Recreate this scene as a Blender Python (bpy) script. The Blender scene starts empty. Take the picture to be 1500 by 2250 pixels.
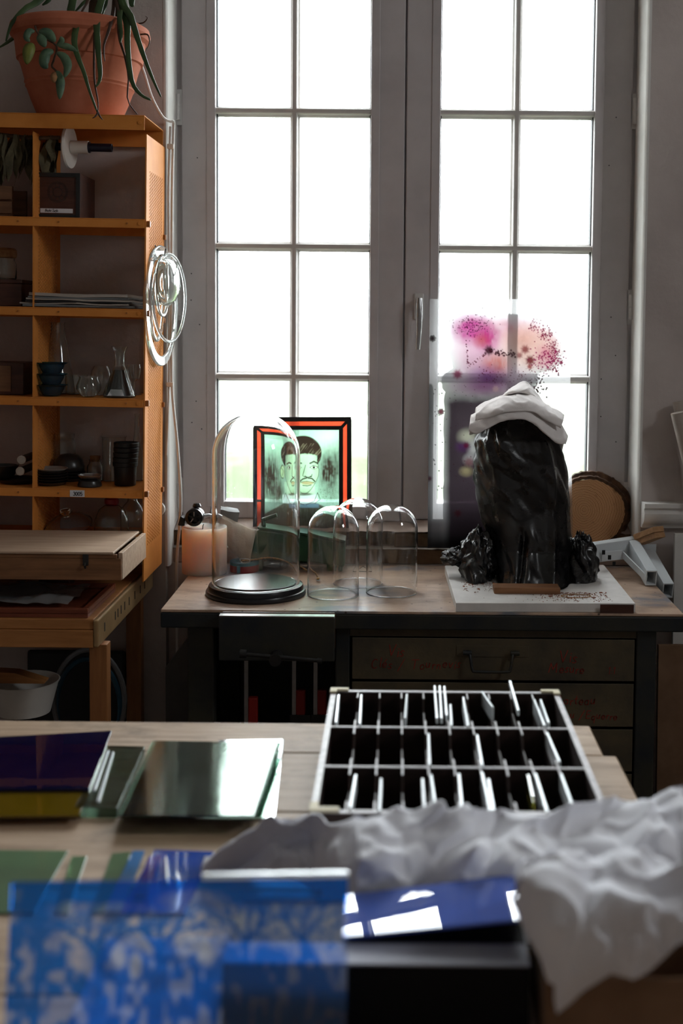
import bpy, bmesh, math, random
import numpy as np
from mathutils import Vector, Matrix, noise

random.seed(7)
PI = math.pi
C = bpy.context.scene.collection
SC = bpy.context.scene

# ------------------------------------------------------------------ camera
# pinhole fitted to the photograph (1500 x 2250): focal length and principal point in pixels
F, PX, PY, TH, ROLL, HC = 2750.0, 870.0, 891.0, 0.0694, 0.009, 1.665
RC = Matrix.Rotation(PI/2 - TH, 3, 'X') @ Matrix.Rotation(ROLL, 3, 'Z')
cam = bpy.data.cameras.new('camera')
camo = bpy.data.objects.new('camera', cam)
C.objects.link(camo)
camo.matrix_world = Matrix.Translation((0, 0, HC)) @ RC.to_4x4()
cam.sensor_fit = 'VERTICAL'
cam.sensor_height = 36.0
cam.sensor_width = 24.0
cam.lens = F/2250*36
cam.shift_x = -(PX-750)/2250
cam.shift_y = (PY-1125)/2250
cam.clip_start = 0.05
cam.clip_end = 500
cam.dof.use_dof = True
cam.dof.focus_distance = 3.7
cam.dof.aperture_fstop = 2.5
SC.camera = camo

# ------------------------------------------------------------------ sky, exposure, sampling
w = bpy.data.worlds.new('overcast_sky')
SC.world = w
w.use_nodes = True
nt = w.node_tree
bg = nt.nodes['Background']
bg.inputs[0].default_value = (0.93, 0.97, 1.0, 1)
bg.inputs[1].default_value = 18.0
SC.view_settings.view_transform = 'Standard'
SC.view_settings.look = 'None'
SC.view_settings.gamma = 1.0
SC.view_settings.exposure = 0.0
SC.view_settings.use_curve_mapping = False
cy = SC.cycles
cy.use_denoising = True
cy.max_bounces = 14
cy.diffuse_bounces = 5
cy.glossy_bounces = 6
cy.transmission_bounces = 14
cy.transparent_max_bounces = 24
cy.sample_clamp_indirect = 20.0
cy.blur_glossy = 0.6
cy.use_adaptive_sampling = True
cy.adaptive_threshold = 0.02

def portal(name, loc, rot, sx, sy):            # sampling portal set in a window opening
    l = bpy.data.lights.new(name, 'AREA')
    l.shape = 'RECTANGLE'; l.size = sx; l.size_y = sy
    l.cycles.is_portal = True
    o = bpy.data.objects.new(name, l)
    o.location = loc; o.rotation_euler = rot
    C.objects.link(o)
portal('portal_window', (0.02, 4.36, 2.37), (-PI/2, 0, 0), 1.5, 2.9)
portal('portal_side', (2.68, 1.5, 3.05), (PI/2, 0, PI/2), 0.75, 0.95)

# ------------------------------------------------------------------ helpers
def ray(px, py):
    return RC @ Vector(((px-PX)/F, -(py-PY)/F, -1.0))
def W(px, py, Y):                               # the point at depth Y seen at a pixel of the photograph
    d = ray(px, py); t = Y/d.y
    return Vector((t*d.x, Y, HC+t*d.z))
def G(px, py, z):                               # the point at height z seen at a pixel
    d = ray(px, py); t = (z-HC)/d.z
    return Vector((t*d.x, t*d.y, z))
def lin(c):
    r = []
    for v in c[:3]:
        v = v/255.0
        r.append(v/12.92 if v <= 0.04045 else ((v+0.055)/1.055)**2.4)
    return (r[0], r[1], r[2], 1.0)

class MB:
    def __init__(self):
        self.v = []; self.f = []
    def add(self, vs, fs):
        b = len(self.v)
        self.v += [tuple(p) for p in vs]
        self.f += [tuple(i+b for i in f) for f in fs]
        return self
    def box(self, x0, y0, z0, x1, y1, z1):
        x0, x1 = min(x0, x1), max(x0, x1); y0, y1 = min(y0, y1), max(y0, y1); z0, z1 = min(z0, z1), max(z0, z1)
        return self.add([(x0,y0,z0),(x1,y0,z0),(x1,y1,z0),(x0,y1,z0),(x0,y0,z1),(x1,y0,z1),(x1,y1,z1),(x0,y1,z1)],
                 [(0,3,2,1),(4,5,6,7),(0,1,5,4),(1,2,6,5),(2,3,7,6),(3,0,4,7)])
    def quad(self, a, b, c, d):
        return self.add([a,b,c,d], [(0,1,2,3)])
    def hexa(self, p):                          # eight corners: bottom four then top four
        return self.add(p, [(0,3,2,1),(4,5,6,7),(0,1,5,4),(1,2,6,5),(2,3,7,6),(3,0,4,7)])
    def bar(self, a, b, w, h, up=(0,0,1)):      # rectangular bar from a to b
        a = Vector(a); b = Vector(b); d = (b-a).normalized(); s = d.cross(Vector(up)).normalized(); u = s.cross(d)
        s = s*w/2; u = u*h/2
        return self.hexa([a-s-u, a+s-u, b+s-u, b-s-u, a-s+u, a+s+u, b+s+u, b-s+u])
    def tube(self, pts, r, n=8, cap=True):
        pts = [Vector(p) for p in pts]
        m = len(pts)
        rr = r if isinstance(r, (list, tuple)) else [r]*m
        t0 = (pts[1]-pts[0]).normalized()
        ref = Vector((0,0,1)) if abs(t0.z) < 0.9 else Vector((1,0,0))
        nx = t0.cross(ref).normalized()
        vs = []
        for i in range(m):
            t = (pts[min(i+1,m-1)]-pts[max(i-1,0)]).normalized()
            nx = (nx - t*nx.dot(t)).normalized()
            ny = t.cross(nx)
            for k in range(n):
                a = 2*PI*k/n
                vs.append(pts[i]+(nx*math.cos(a)+ny*math.sin(a))*rr[i])
        fs = []
        for i in range(m-1):
            for k in range(n):
                fs.append((i*n+k, i*n+(k+1)%n, (i+1)*n+(k+1)%n, (i+1)*n+k))
        if cap:
            fs.append(tuple(range(n-1,-1,-1))); fs.append(tuple((m-1)*n+k for k in range(n)))
        return self.add(vs, fs)
    def lathe(self, prof, n=32, c=(0,0,0), closed=False, sx=1, sy=1):
        cx, cy_, cz = c
        idx = []; vs = []; fs = []
        for (r, z) in prof:
            if r < 1e-6:
                idx.append([len(vs)]); vs.append((cx, cy_, cz+z))
            else:
                idx.append(list(range(len(vs), len(vs)+n)))
                for k in range(n):
                    a = 2*PI*k/n
                    vs.append((cx+sx*r*math.cos(a), cy_+sy*r*math.sin(a), cz+z))
        m = len(prof)
        for i in range(m if closed else m-1):
            A, B = idx[i], idx[(i+1) % m]
            for k in range(n):
                if len(A) == 1 and len(B) == 1: continue
                if len(A) == 1: fs.append((A[0], B[(k+1)%n], B[k]))
                elif len(B) == 1: fs.append((A[k], A[(k+1)%n], B[0]))
                else: fs.append((A[k], A[(k+1)%n], B[(k+1)%n], B[k]))
        return self.add(vs, fs)
    def grid(self, fn, nu, nv, wrap=False):
        vs = [fn(i/(nu if wrap else nu-1), j/(nv-1)) for j in range(nv) for i in range(nu)]
        fs = []
        for j in range(nv-1):
            for i in range(nu if wrap else nu-1):
                i2 = (i+1) % nu
                fs.append((j*nu+i, j*nu+i2, (j+1)*nu+i2, (j+1)*nu+i))
        return self.add(vs, fs)
    def prism(self, poly, fn, a0, a1):          # polygon in 2D, fn(u, v, a) -> point
        n = len(poly)
        vs = [fn(u, v, a0) for u, v in poly]+[fn(u, v, a1) for u, v in poly]
        fs = [tuple(range(n-1,-1,-1)), tuple(range(n, 2*n))]
        for i in range(n):
            j = (i+1) % n
            fs.append((i, j, n+j, n+i))
        return self.add(vs, fs)

def obj(name, mb, m, parent=None, loc=(0,0,0), rot=(0,0,0), smooth=False, bevel=0, solid=0, seg=2, off=0, ang=0.7, sub=0):
    me = bpy.data.meshes.new(name)
    me.from_pydata(mb.v, [], mb.f)
    bm = bmesh.new(); bm.from_mesh(me)
    bmesh.ops.recalc_face_normals(bm, faces=bm.faces)
    bm.to_mesh(me); bm.free()
    if smooth:
        me.polygons.foreach_set('use_smooth', [True]*len(me.polygons))
        me.set_sharp_from_angle(angle=ang)
    me.materials.append(m)
    o = bpy.data.objects.new(name, me)
    C.objects.link(o)
    o.location = loc; o.rotation_euler = rot
    if parent is not None: o.parent = parent
    if solid:
        s = o.modifiers.new('thickness', 'SOLIDIFY'); s.thickness = solid; s.offset = off
    if sub:
        s = o.modifiers.new('smoothing', 'SUBSURF'); s.levels = sub; s.render_levels = sub
    if bevel:
        b = o.modifiers.new('edges', 'BEVEL'); b.width = bevel; b.segments = seg; b.limit_method = 'ANGLE'
    return o
def tag(o, label=None, cat=None, group=None, kind=None):
    if label: o['label'] = label
    if cat: o['category'] = cat
    if group: o['group'] = group
    if kind: o['kind'] = kind
    return o
def thing(name, label, cat, loc=(0,0,0), rot=(0,0,0), group=None):
    o = bpy.data.objects.new(name, None)
    o.empty_display_size = 0.05
    C.objects.link(o)
    o.location = loc; o.rotation_euler = rot
    return tag(o, label, cat, group)
def struct(name, loc=(0,0,0), label=None):
    o = bpy.data.objects.new(name, None); C.objects.link(o); o.location = loc
    return tag(o, label, None, None, 'structure')
def dup(root, loc, rot=None, label=None, group=None):
    r = root.copy(); C.objects.link(r); r.location = loc
    if rot is not None: r.rotation_euler = rot
    if label: r['label'] = label
    if group: r['group'] = group
    for ch in list(root.children):
        c = ch.copy(); C.objects.link(c); c.parent = r
        for g in list(ch.children):
            d = g.copy(); C.objects.link(d); d.parent = c
    return r

# ------------------------------------------------------------------ materials
def newmat(name):
    m = bpy.data.materials.new(name); m.use_nodes = True
    t = m.node_tree; t.nodes.clear()
    out = t.nodes.new('ShaderNodeOutputMaterial')
    return m, t, out
def N(t, kind, **kw):
    n = t.nodes.new(kind)
    for k, v in kw.items(): setattr(n, k, v)
    return n
def setin(n, **kw):
    for k, v in kw.items(): n.inputs[k.replace('_', ' ')].default_value = v
def noise_fac(t, scale=8, stretch=(1,1,1), detail=5, rough=0.6, coord='Object', dist=0.0):
    tc = N(t, 'ShaderNodeTexCoord'); mp = N(t, 'ShaderNodeMapping'); nz = N(t, 'ShaderNodeTexNoise')
    mp.inputs['Scale'].default_value = stretch
    t.links.new(tc.outputs[coord], mp.inputs['Vector']); t.links.new(mp.outputs[0], nz.inputs['Vector'])
    setin(nz, Scale=scale, Detail=detail, Roughness=rough, Distortion=dist)
    return nz.outputs['Fac']
def ramp(t, fac, stops):
    r = N(t, 'ShaderNodeValToRGB')
    e = r.color_ramp.elements
    while len(e) < len(stops): e.new(0.5)
    for el, (p, c) in zip(e, stops):
        el.position = p; el.color = c if len(c) == 4 else (*c, 1)
    t.links.new(fac, r.inputs[0])
    return r.outputs[0]
def pm(name, c1, c2=None, scale=8, rough=0.6, bump=0.0, bscale=60, metal=0, spec=0.4, stretch=(1,1,1), detail=5, lo=0.35, hi=0.65, sheen=0, sss=0, coat=0, rvar=0.0, bstretch=None):
    m, t, out = newmat(name)
    p = N(t, 'ShaderNodeBsdfPrincipled')
    c2 = c2 or tuple(min(255, v*1.12) for v in c1)
    f = noise_fac(t, scale, stretch, detail)
    t.links.new(ramp(t, f, [(lo, lin(c1)), (hi, lin(c2))]), p.inputs['Base Color'])
    setin(p, Roughness=rough, Metallic=metal)
    p.inputs['Specular IOR Level'].default_value = spec
    if coat: p.inputs['Coat Weight'].default_value = coat
    if rvar:
        f3 = noise_fac(t, scale*2.3, stretch, 4)
        mr = N(t, 'ShaderNodeMapRange'); setin(mr, To_Min=rough-rvar, To_Max=rough+rvar)
        mr.inputs['From Min'].default_value = 0.3; mr.inputs['From Max'].default_value = 0.7
        t.links.new(f3, mr.inputs['Value']); t.links.new(mr.outputs[0], p.inputs['Roughness'])
    if bump:
        b = N(t, 'ShaderNodeBump'); setin(b, Strength=bump, Distance=0.004)
        t.links.new(noise_fac(t, bscale, bstretch or stretch, 4), b.inputs['Height']); t.links.new(b.outputs[0], p.inputs['Normal'])
    if sss:
        p.inputs['Subsurface Weight'].default_value = sss
        p.inputs['Subsurface Radius'].default_value = (0.12, 0.06, 0.04)
        p.inputs['Subsurface Scale'].default_value = 1.8
    t.links.new(p.outputs[0], out.inputs[0])
    return m
def wood(name, c1, c2, axis=0, scale=6, rough=0.55, bump=0.15, spec=0.35):
    st = [9, 9, 9]; st[axis] = 0.9
    return pm(name, c1, c2, scale=scale, rough=rough, bump=bump, bscale=scale*2.2, stretch=tuple(st), detail=7, lo=0.3, hi=0.7, spec=spec)
def glass(name, col=(0.97, 0.99, 0.98), rough=0.0, ior=1.5, dirt=0.03):
    m, t, out = newmat(name)
    g = N(t, 'ShaderNodeBsdfGlass'); setin(g, Color=(*col, 1), Roughness=rough, IOR=ior)
    d = N(t, 'ShaderNodeBsdfDiffuse'); setin(d, Color=(0.75, 0.76, 0.77, 1))
    mx = N(t, 'ShaderNodeMixShader')
    f = noise_fac(t, 7, (1,1,0.5), 6)
    mr = N(t, 'ShaderNodeMapRange'); setin(mr, To_Min=0.0, To_Max=dirt*2)
    mr.inputs['From Min'].default_value = 0.35; mr.inputs['From Max'].default_value = 0.75
    t.links.new(f, mr.inputs['Value']); t.links.new(mr.outputs[0], mx.inputs[0])
    t.links.new(g.outputs[0], mx.inputs[1]); t.links.new(d.outputs[0], mx.inputs[2]); t.links.new(mx.outputs[0], out.inputs[0])
    return m
def sheet_glass(name, col, trans=0.75, rough=0.0, attr=None, back=0.5, wave=0.03):
    """flat coloured glass: tinted see-through body, reflecting skin, a little scatter"""
    m, t, out = newmat(name)
    tr = N(t, 'ShaderNodeBsdfTransparent'); tl = N(t, 'ShaderNodeBsdfTranslucent'); gl = N(t, 'ShaderNodeBsdfGlossy')
    if attr:
        a = N(t, 'ShaderNodeVertexColor', layer_name=attr)
        col_out = a.outputs[0]
    else:
        f = noise_fac(t, 5, (1,1,1), 4)
        col_out = ramp(t, f, [(0.3, lin(col)), (0.7, lin(tuple(min(255, v*1.08+3) for v in col)))])
    dfu = N(t, 'ShaderNodeBsdfDiffuse'); t.links.new(col_out, dfu.inputs[0])
    sc = N(t, 'ShaderNodeMixShader'); sc.inputs[0].default_value = back
    t.links.new(col_out, tr.inputs[0]); t.links.new(col_out, tl.inputs[0])
    t.links.new(dfu.outputs[0], sc.inputs[1]); t.links.new(tl.outputs[0], sc.inputs[2])
    setin(gl, Roughness=rough, Color=(1,1,1,1))
    mx = N(t, 'ShaderNodeMixShader'); mx.inputs[0].default_value = 1-trans
    fr = N(t, 'ShaderNodeFresnel'); fr.inputs['IOR'].default_value = 1.5
    bp = N(t, 'ShaderNodeBump'); setin(bp, Strength=wave, Distance=0.002)
    t.links.new(noise_fac(t, 25, (1,1,1), 2), bp.inputs['Height'])
    t.links.new(bp.outputs[0], gl.inputs['Normal'])
    m2 = N(t, 'ShaderNodeMixShader')
    t.links.new(tr.outputs[0], mx.inputs[1]); t.links.new(sc.outputs[0], mx.inputs[2])
    t.links.new(fr.outputs[0], m2.inputs[0]); t.links.new(mx.outputs[0], m2.inputs[1]); t.links.new(gl.outputs[0], m2.inputs[2])
    t.links.new(m2.outputs[0], out.inputs[0])
    return m

M = {}
M['plaster'] = pm('plaster_wall', (178,168,163), (196,186,181), scale=3, rough=0.9, bump=0.35, bscale=55, spec=0.15)
M['reveal'] = pm('reveal_plaster', (205,203,198), (218,216,212), scale=4, rough=0.85, bump=0.2, bscale=40, spec=0.2)
M['ceiling'] = pm('ceiling_paint', (205,202,198), scale=3, rough=0.9, spec=0.1)
M['floor'] = pm('floor_concrete', (92,82,74), (120,108,98), scale=4, rough=0.8, bump=0.2)
M['frame'] = pm('window_paint', (176,170,170), (190,184,184), scale=5, rough=0.5, bump=0.05, bscale=25, spec=0.35)
M['bead'] = pm('glazing_bead', (188,184,180), (202,196,190), scale=7, rough=0.45, spec=0.4)
M['gasket'] = pm('rubber_gasket', (18,22,28), (30,34,40), scale=30, rough=0.7)
M['hinge'] = pm('hinge_metal', (190,188,186), (205,203,200), scale=10, rough=0.4, spec=0.5)
M['dark_hole'] = pm('screw_hole', (22,20,20), scale=20, rough=0.9)
M['orange'] = pm('orange_metal', (204,128,58), (218,142,70), scale=9, rough=0.6, bump=0.06, bscale=60, spec=0.15)
M['orange_bolt'] = pm('orange_bolt', (150,92,40), (170,104,46), scale=30, rough=0.4)
M['terracotta'] = pm('terracotta', (164,92,66), (190,114,86), scale=6, rough=0.85, bump=0.15, bscale=30, spec=0.2)
M['soil'] = pm('soil', (40,30,24), (62,48,38), scale=30, rough=1, bump=0.6, bscale=60)
M['leaf'] = pm('strap_leaf', (44,64,38), (70,92,54), scale=12, rough=0.45, stretch=(1,1,0.3), spec=0.4)
M['leaf_dry'] = pm('dry_leaf', (58,40,32), (84,58,44), scale=20, rough=0.7)
M['leaf_soft'] = pm('round_leaf', (66,92,72), (104,128,96), scale=20, rough=0.5)
M['leaf_yellow'] = pm('yellowing_leaf', (92,104,44), (126,130,60), scale=20, rough=0.5)
M['stem'] = pm('plant_stem', (70,54,42), (98,76,58), scale=30, rough=0.8, bump=0.3)
M['white_plastic'] = pm('white_plastic', (206,202,194), (220,216,208), scale=6, rough=0.45)
M['cable'] = pm('white_cable', (205,202,196), (220,217,212), scale=10, rough=0.4)
M['navy_plastic'] = pm('navy_plastic', (22,24,40), (32,34,52), scale=10, rough=0.35)
M['dark_wood'] = wood('dark_box_wood', (58,34,26), (84,50,38), axis=0, rough=0.45)
M['mid_wood'] = wood('brown_box_wood', (92,62,42), (124,86,58), axis=0)
M['pale_wood'] = wood('pale_box_wood', (168,140,116), (196,170,146), axis=0, rough=0.6)
M['box_front'] = wood('aged_front_wood', (108,72,46), (146,102,68), axis=0, rough=0.6)
M['red_wood'] = wood('red_tray_wood', (96,46,32), (132,70,48), axis=0, rough=0.35)
M['table_wood'] = wood('honey_table_wood', (150,98,54), (182,126,74), axis=0, rough=0.45)
M['leg_wood'] = wood('leg_wood', (130,84,48), (160,106,62), axis=2, rough=0.5)
M['rail_metal'] = pm('slotted_rail', (150,120,82), (172,140,98), scale=9, rough=0.4, metal=0.3)
M['steel'] = pm('steel', (150,150,150), (185,185,185), scale=8, rough=0.3, metal=0.9)
M['brass'] = pm('brass', (150,112,60), (180,140,80), scale=10, rough=0.35, metal=0.9)
M['black_iron'] = pm('black_iron', (18,18,18), (32,31,30), scale=12, rough=0.45, spec=0.5)
M['black_plastic'] = pm('black_plastic', (14,14,15), (24,24,26), scale=8, rough=0.4, spec=0.5)
M['black_gloss'] = pm('black_lacquer', (10,10,13), (18,18,22), scale=6, rough=0.3, spec=0.5)
M['stoneware'] = pm('dark_stoneware', (26,24,24), (46,42,40), scale=9, rough=0.3, spec=0.5)
M['cream_glaze'] = pm('cream_glaze', (120,112,106), (140,132,126), scale=9, rough=0.35)
M['paper'] = pm('paper', (158,148,138), (176,166,156), scale=6, rough=0.85)
M['grey_paper'] = pm('grey_folder', (96,98,98), (120,121,120), scale=6, rough=0.8)
M['label_white'] = pm('label_paper', (200,202,206), (215,216,220), scale=6, rough=0.8)
M['ink'] = pm('black_ink', (24,22,26), scale=20, rough=0.8)
M['red_ink'] = pm('red_marker', (128,38,28), (146,50,36), scale=20, rough=0.7)
M['cork'] = pm('cork', (132,92,58), (164,120,80), scale=60, rough=0.95, bump=0.3, bscale=120)
M['dried'] = pm('dried_plant', (70,64,46), (104,94,68), scale=20, rough=0.9)
M['glass'] = glass('clear_glass')
M['glass_thin'] = glass('clear_glassware', dirt=0.02)
M['glass_blue'] = glass('blue_glass', (0.25, 0.55, 0.72))
M['glass_aqua'] = glass('pale_aqua_glass', (0.95, 0.99, 0.98), dirt=0.34)
M['candle'] = pm('candle_wax', (247,192,176), (249,201,187), scale=4, rough=0.5, sss=1.0)
M['bench_metal'] = pm('bench_paint', (20,27,33), (46,44,34), scale=5, rough=0.5, bump=0.12, bscale=70, lo=0.38, hi=0.62, spec=0.45)
M['drawer_metal'] = pm('drawer_paint', (60,54,44), (88,77,55), scale=5, rough=0.55, bump=0.15, bscale=80, spec=0.4)
M['tool_red'] = pm('red_tool_handle', (130,24,20), (150,34,28), scale=8, rough=0.4)
M['bag'] = pm('black_bin_bag', (8,8,9), (13,13,15), scale=10, rough=0.30, spec=0.6, bump=0.25, bscale=38, rvar=0.08)
M['cloth'] = pm('white_cotton', (228,222,220), (238,232,230), scale=7, rough=0.95, bump=0.12, bscale=260, spec=0.1)
M['tissue'] = pm('tissue_paper', (224,225,232), (236,237,243), scale=7, rough=0.85, bump=0.1, bscale=20, spec=0.15)
M['white_metal'] = pm('white_enamel', (198,204,208), (212,218,221), scale=5, rough=0.4, spec=0.45)
M['stick_wood'] = wood('offcut_wood', (150,108,72), (188,146,104), axis=0, rough=0.6)
M['green_iron'] = pm('green_enamel', (16,58,34), (26,80,48), scale=8, rough=0.4, spec=0.5, bump=0.08)
M['canvas'] = pm('beige_canvas', (158,144,128), (180,166,150), scale=9, rough=0.95, bump=0.4, bscale=220)
M['red_tape'] = pm('red_tape', (126,22,30), (146,32,40), scale=10, rough=0.4)
M['teal_tape'] = pm('teal_tape', (24,92,110), (36,108,124), scale=10, rough=0.4)
M['cord'] = pm('braided_cord', (150,110,58), (70,48,30), scale=160, rough=0.8)
M['brick'] = pm('sill_block', (84,64,46), (122,98,74), scale=9, rough=0.95, bump=0.5, bscale=40)
M['sill_top'] = pm('sill_mortar', (150,130,120), (178,160,150), scale=8, rough=0.9, bump=0.4, bscale=40)
M['clay'] = pm('clay_crumb', (120,66,42), (148,88,60), scale=30, rough=1)
M['rubber'] = pm('rubber_band', (150,110,66), scale=20, rough=0.7)
M['case_wood'] = wood('type_case_wood', (34,22,18), (52,34,28), axis=0, rough=0.6)
M['case_rim'] = pm('type_case_rim', (150,146,148), (180,176,178), scale=20, rough=0.45, stretch=(2,2,2), spec=0.5)
M['cream'] = pm('cream_corner', (206,196,162), (222,212,180), scale=12, rough=0.6)
M['cardboard'] = pm('cardboard', (112,84,62), (134,104,80), scale=6, rough=0.9)
M['black_card'] = pm('black_box_board', (6,6,8), (12,12,15), scale=6, rough=0.7, spec=0.2)
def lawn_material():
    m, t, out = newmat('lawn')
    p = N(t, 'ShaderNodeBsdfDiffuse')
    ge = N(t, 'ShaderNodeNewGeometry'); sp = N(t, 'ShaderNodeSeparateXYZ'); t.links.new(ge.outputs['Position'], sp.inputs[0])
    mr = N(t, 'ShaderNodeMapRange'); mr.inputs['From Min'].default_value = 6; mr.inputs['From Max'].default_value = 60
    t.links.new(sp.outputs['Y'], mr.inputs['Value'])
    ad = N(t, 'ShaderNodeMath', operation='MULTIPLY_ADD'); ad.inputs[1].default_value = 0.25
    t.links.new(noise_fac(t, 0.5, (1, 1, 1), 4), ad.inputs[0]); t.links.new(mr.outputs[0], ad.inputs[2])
    # mown grass close to the house, distant mist painted in as paling ground colour
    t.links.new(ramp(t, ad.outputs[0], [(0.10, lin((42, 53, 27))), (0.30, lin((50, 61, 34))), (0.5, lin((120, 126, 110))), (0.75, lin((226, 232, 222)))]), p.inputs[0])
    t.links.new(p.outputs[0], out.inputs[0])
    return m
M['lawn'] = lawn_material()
M['hedge'] = pm('hedge_foliage', (84,90,74), (104,110,92), scale=2, rough=1, spec=0.05)
M['grey_board'] = pm('grey_board', (84,80,78), (100,96,94), scale=4, rough=0.8)
M['hose_blue'] = pm('blue_hose', (40,86,110), (54,102,126), scale=8, rough=0.35)
M['hose_grey'] = pm('grey_hose', (110,112,114), (128,130,132), scale=8, rough=0.4)
# ------------------------------------------------------------------ room shell
YW, YF, YG = 4.05, 4.21, 4.262
XNL = W(362, 700, YW).x; XNR = W(1416, 700, YW).x
ZB = 0.85
x0, x1, yb, zc = -3.0, 2.6, -1.7, 4.2
tag(obj('floor', MB().box(x0-0.2, yb-0.2, -0.12, x1+0.2, 4.42, 0), M['floor']), kind='structure')
tag(obj('ceiling', MB().box(x0-0.2, yb-0.2, zc, x1+0.2, 4.42, zc+0.12), M['ceiling']), kind='structure')
m = MB()
m.box(x0, YW, 0, XNL, 4.42, zc); m.box(XNR, YW, 0, x1, 4.42, zc); m.box(XNL, YW, 3.86, XNR, 4.42, zc); m.box(XNL, 4.10, 0, XNR, 4.42, 0.85)
tag(obj('wall_back', m, M['plaster']), kind='structure')
tag(obj('wall_left', MB().box(x0-0.2, yb-0.2, 0, x0, 4.42, zc), M['plaster']), kind='structure')
m = MB()                                        # unseen window opening added in the right-hand wall for fill light
m.box(x1, yb, 0, x1+0.2, 1.125, zc); m.box(x1, 1.875, 0, x1+0.2, 4.42, zc); m.box(x1, 1.125, 0, x1+0.2, 1.875, 2.575); m.box(x1, 1.125, 3.525, x1+0.2, 1.875, zc)
tag(obj('wall_right', m, M['plaster']), kind='structure')
tag(obj('wall_front', MB().box(x0-0.2, yb-0.2, 0, x1+0.2, yb, zc), M['plaster']), kind='structure')
# plaster reveals beside the window, rounded towards the room
for i, (xa, sgn) in enumerate(((XNL, 1), (XNR, -1))):
    p = [(-0.001, -0.002), (0.006, -0.003), (0.011, 0.002), (0.013, 0.012), (0.012, 0.168), (-0.001, 0.168)]
    m = MB().prism(p, lambda u, v, a: (xa+sgn*u, YW+v, a), 0.85, 3.86)
    tag(obj('trim_%d' % (i+1), m, M['reveal'], smooth=True), kind='structure')

# ------------------------------------------------------------------ window
def wx(px): return W(px, 700, YF).x
def wz(py, px=640): return W(px, py, YF).z
BARS = [wz(242, 560), wz(540, 560), wz(827, 560)]
pitch = (BARS[0]-BARS[2])/2
ZGB = wz(1102, 560); ZTOP = BARS[0]+3*pitch
BARS += [BARS[0]+pitch, BARS[0]+2*pitch]
ZHEAD = ZTOP+0.14
def pane_material():
    m, t, out = newmat('window_pane')
    tr = N(t, 'ShaderNodeBsdfTransparent'); setin(tr, Color=(0.985, 0.995, 0.99, 1))
    gl = N(t, 'ShaderNodeBsdfGlossy'); setin(gl, Roughness=0.0)
    fr = N(t, 'ShaderNodeFresnel'); setin(fr, IOR=1.5)
    m1 = N(t, 'ShaderNodeMixShader')
    hf = N(t, 'ShaderNodeMath', operation='MULTIPLY'); hf.inputs[1].default_value = 0.5; t.links.new(fr.outputs[0], hf.inputs[0])
    t.links.new(hf.outputs[0], m1.inputs[0]); t.links.new(tr.outputs[0], m1.inputs[1]); t.links.new(gl.outputs[0], m1.inputs[2])
    # condensation, thickest on the lowest panes, running down in streaks
    ge = N(t, 'ShaderNodeNewGeometry'); sp = N(t, 'ShaderNodeSeparateXYZ'); t.links.new(ge.outputs['Position'], sp.inputs[0])
    mr = N(t, 'ShaderNodeMapRange'); setin(mr, To_Min=0.05, To_Max=0.02)
    mr.inputs['From Min'].default_value = 1.05; mr.inputs['From Max'].default_value = 1.95
    t.links.new(sp.outputs['Z'], mr.inputs['Value'])
    f = noise_fac(t, 9, (3, 1, 0.35), 5)
    r = ramp(t, f, [(0.3, (0.6, 0.6, 0.6)), (0.7, (1.2, 1.2, 1.2))])
    mu = N(t, 'ShaderNodeMath', operation='MULTIPLY'); t.links.new(mr.outputs[0], mu.inputs[0]); t.links.new(r, mu.inputs[1])
    tl = N(t, 'ShaderNodeBsdfTranslucent'); setin(tl, Color=(0.9, 0.92, 0.92, 1))
    m2 = N(t, 'ShaderNodeMixShader')
    t.links.new(mu.outputs[0], m2.inputs[0]); t.links.new(m1.outputs[0], m2.inputs[1]); t.links.new(tl.outputs[0], m2.inputs[2])
    t.links.new(m2.outputs[0], out.inputs[0])
    return m
M['pane'] = pane_material()
BARP = [(-0.0165, 0.05), (-0.0165, 0.034), (-0.010, 0.026), (-0.009, 0.006), (-0.006, 0.002), (0.006, 0.002), (0.009, 0.006), (0.010, 0.026), (0.0165, 0.034), (0.0165, 0.05)]
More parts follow.
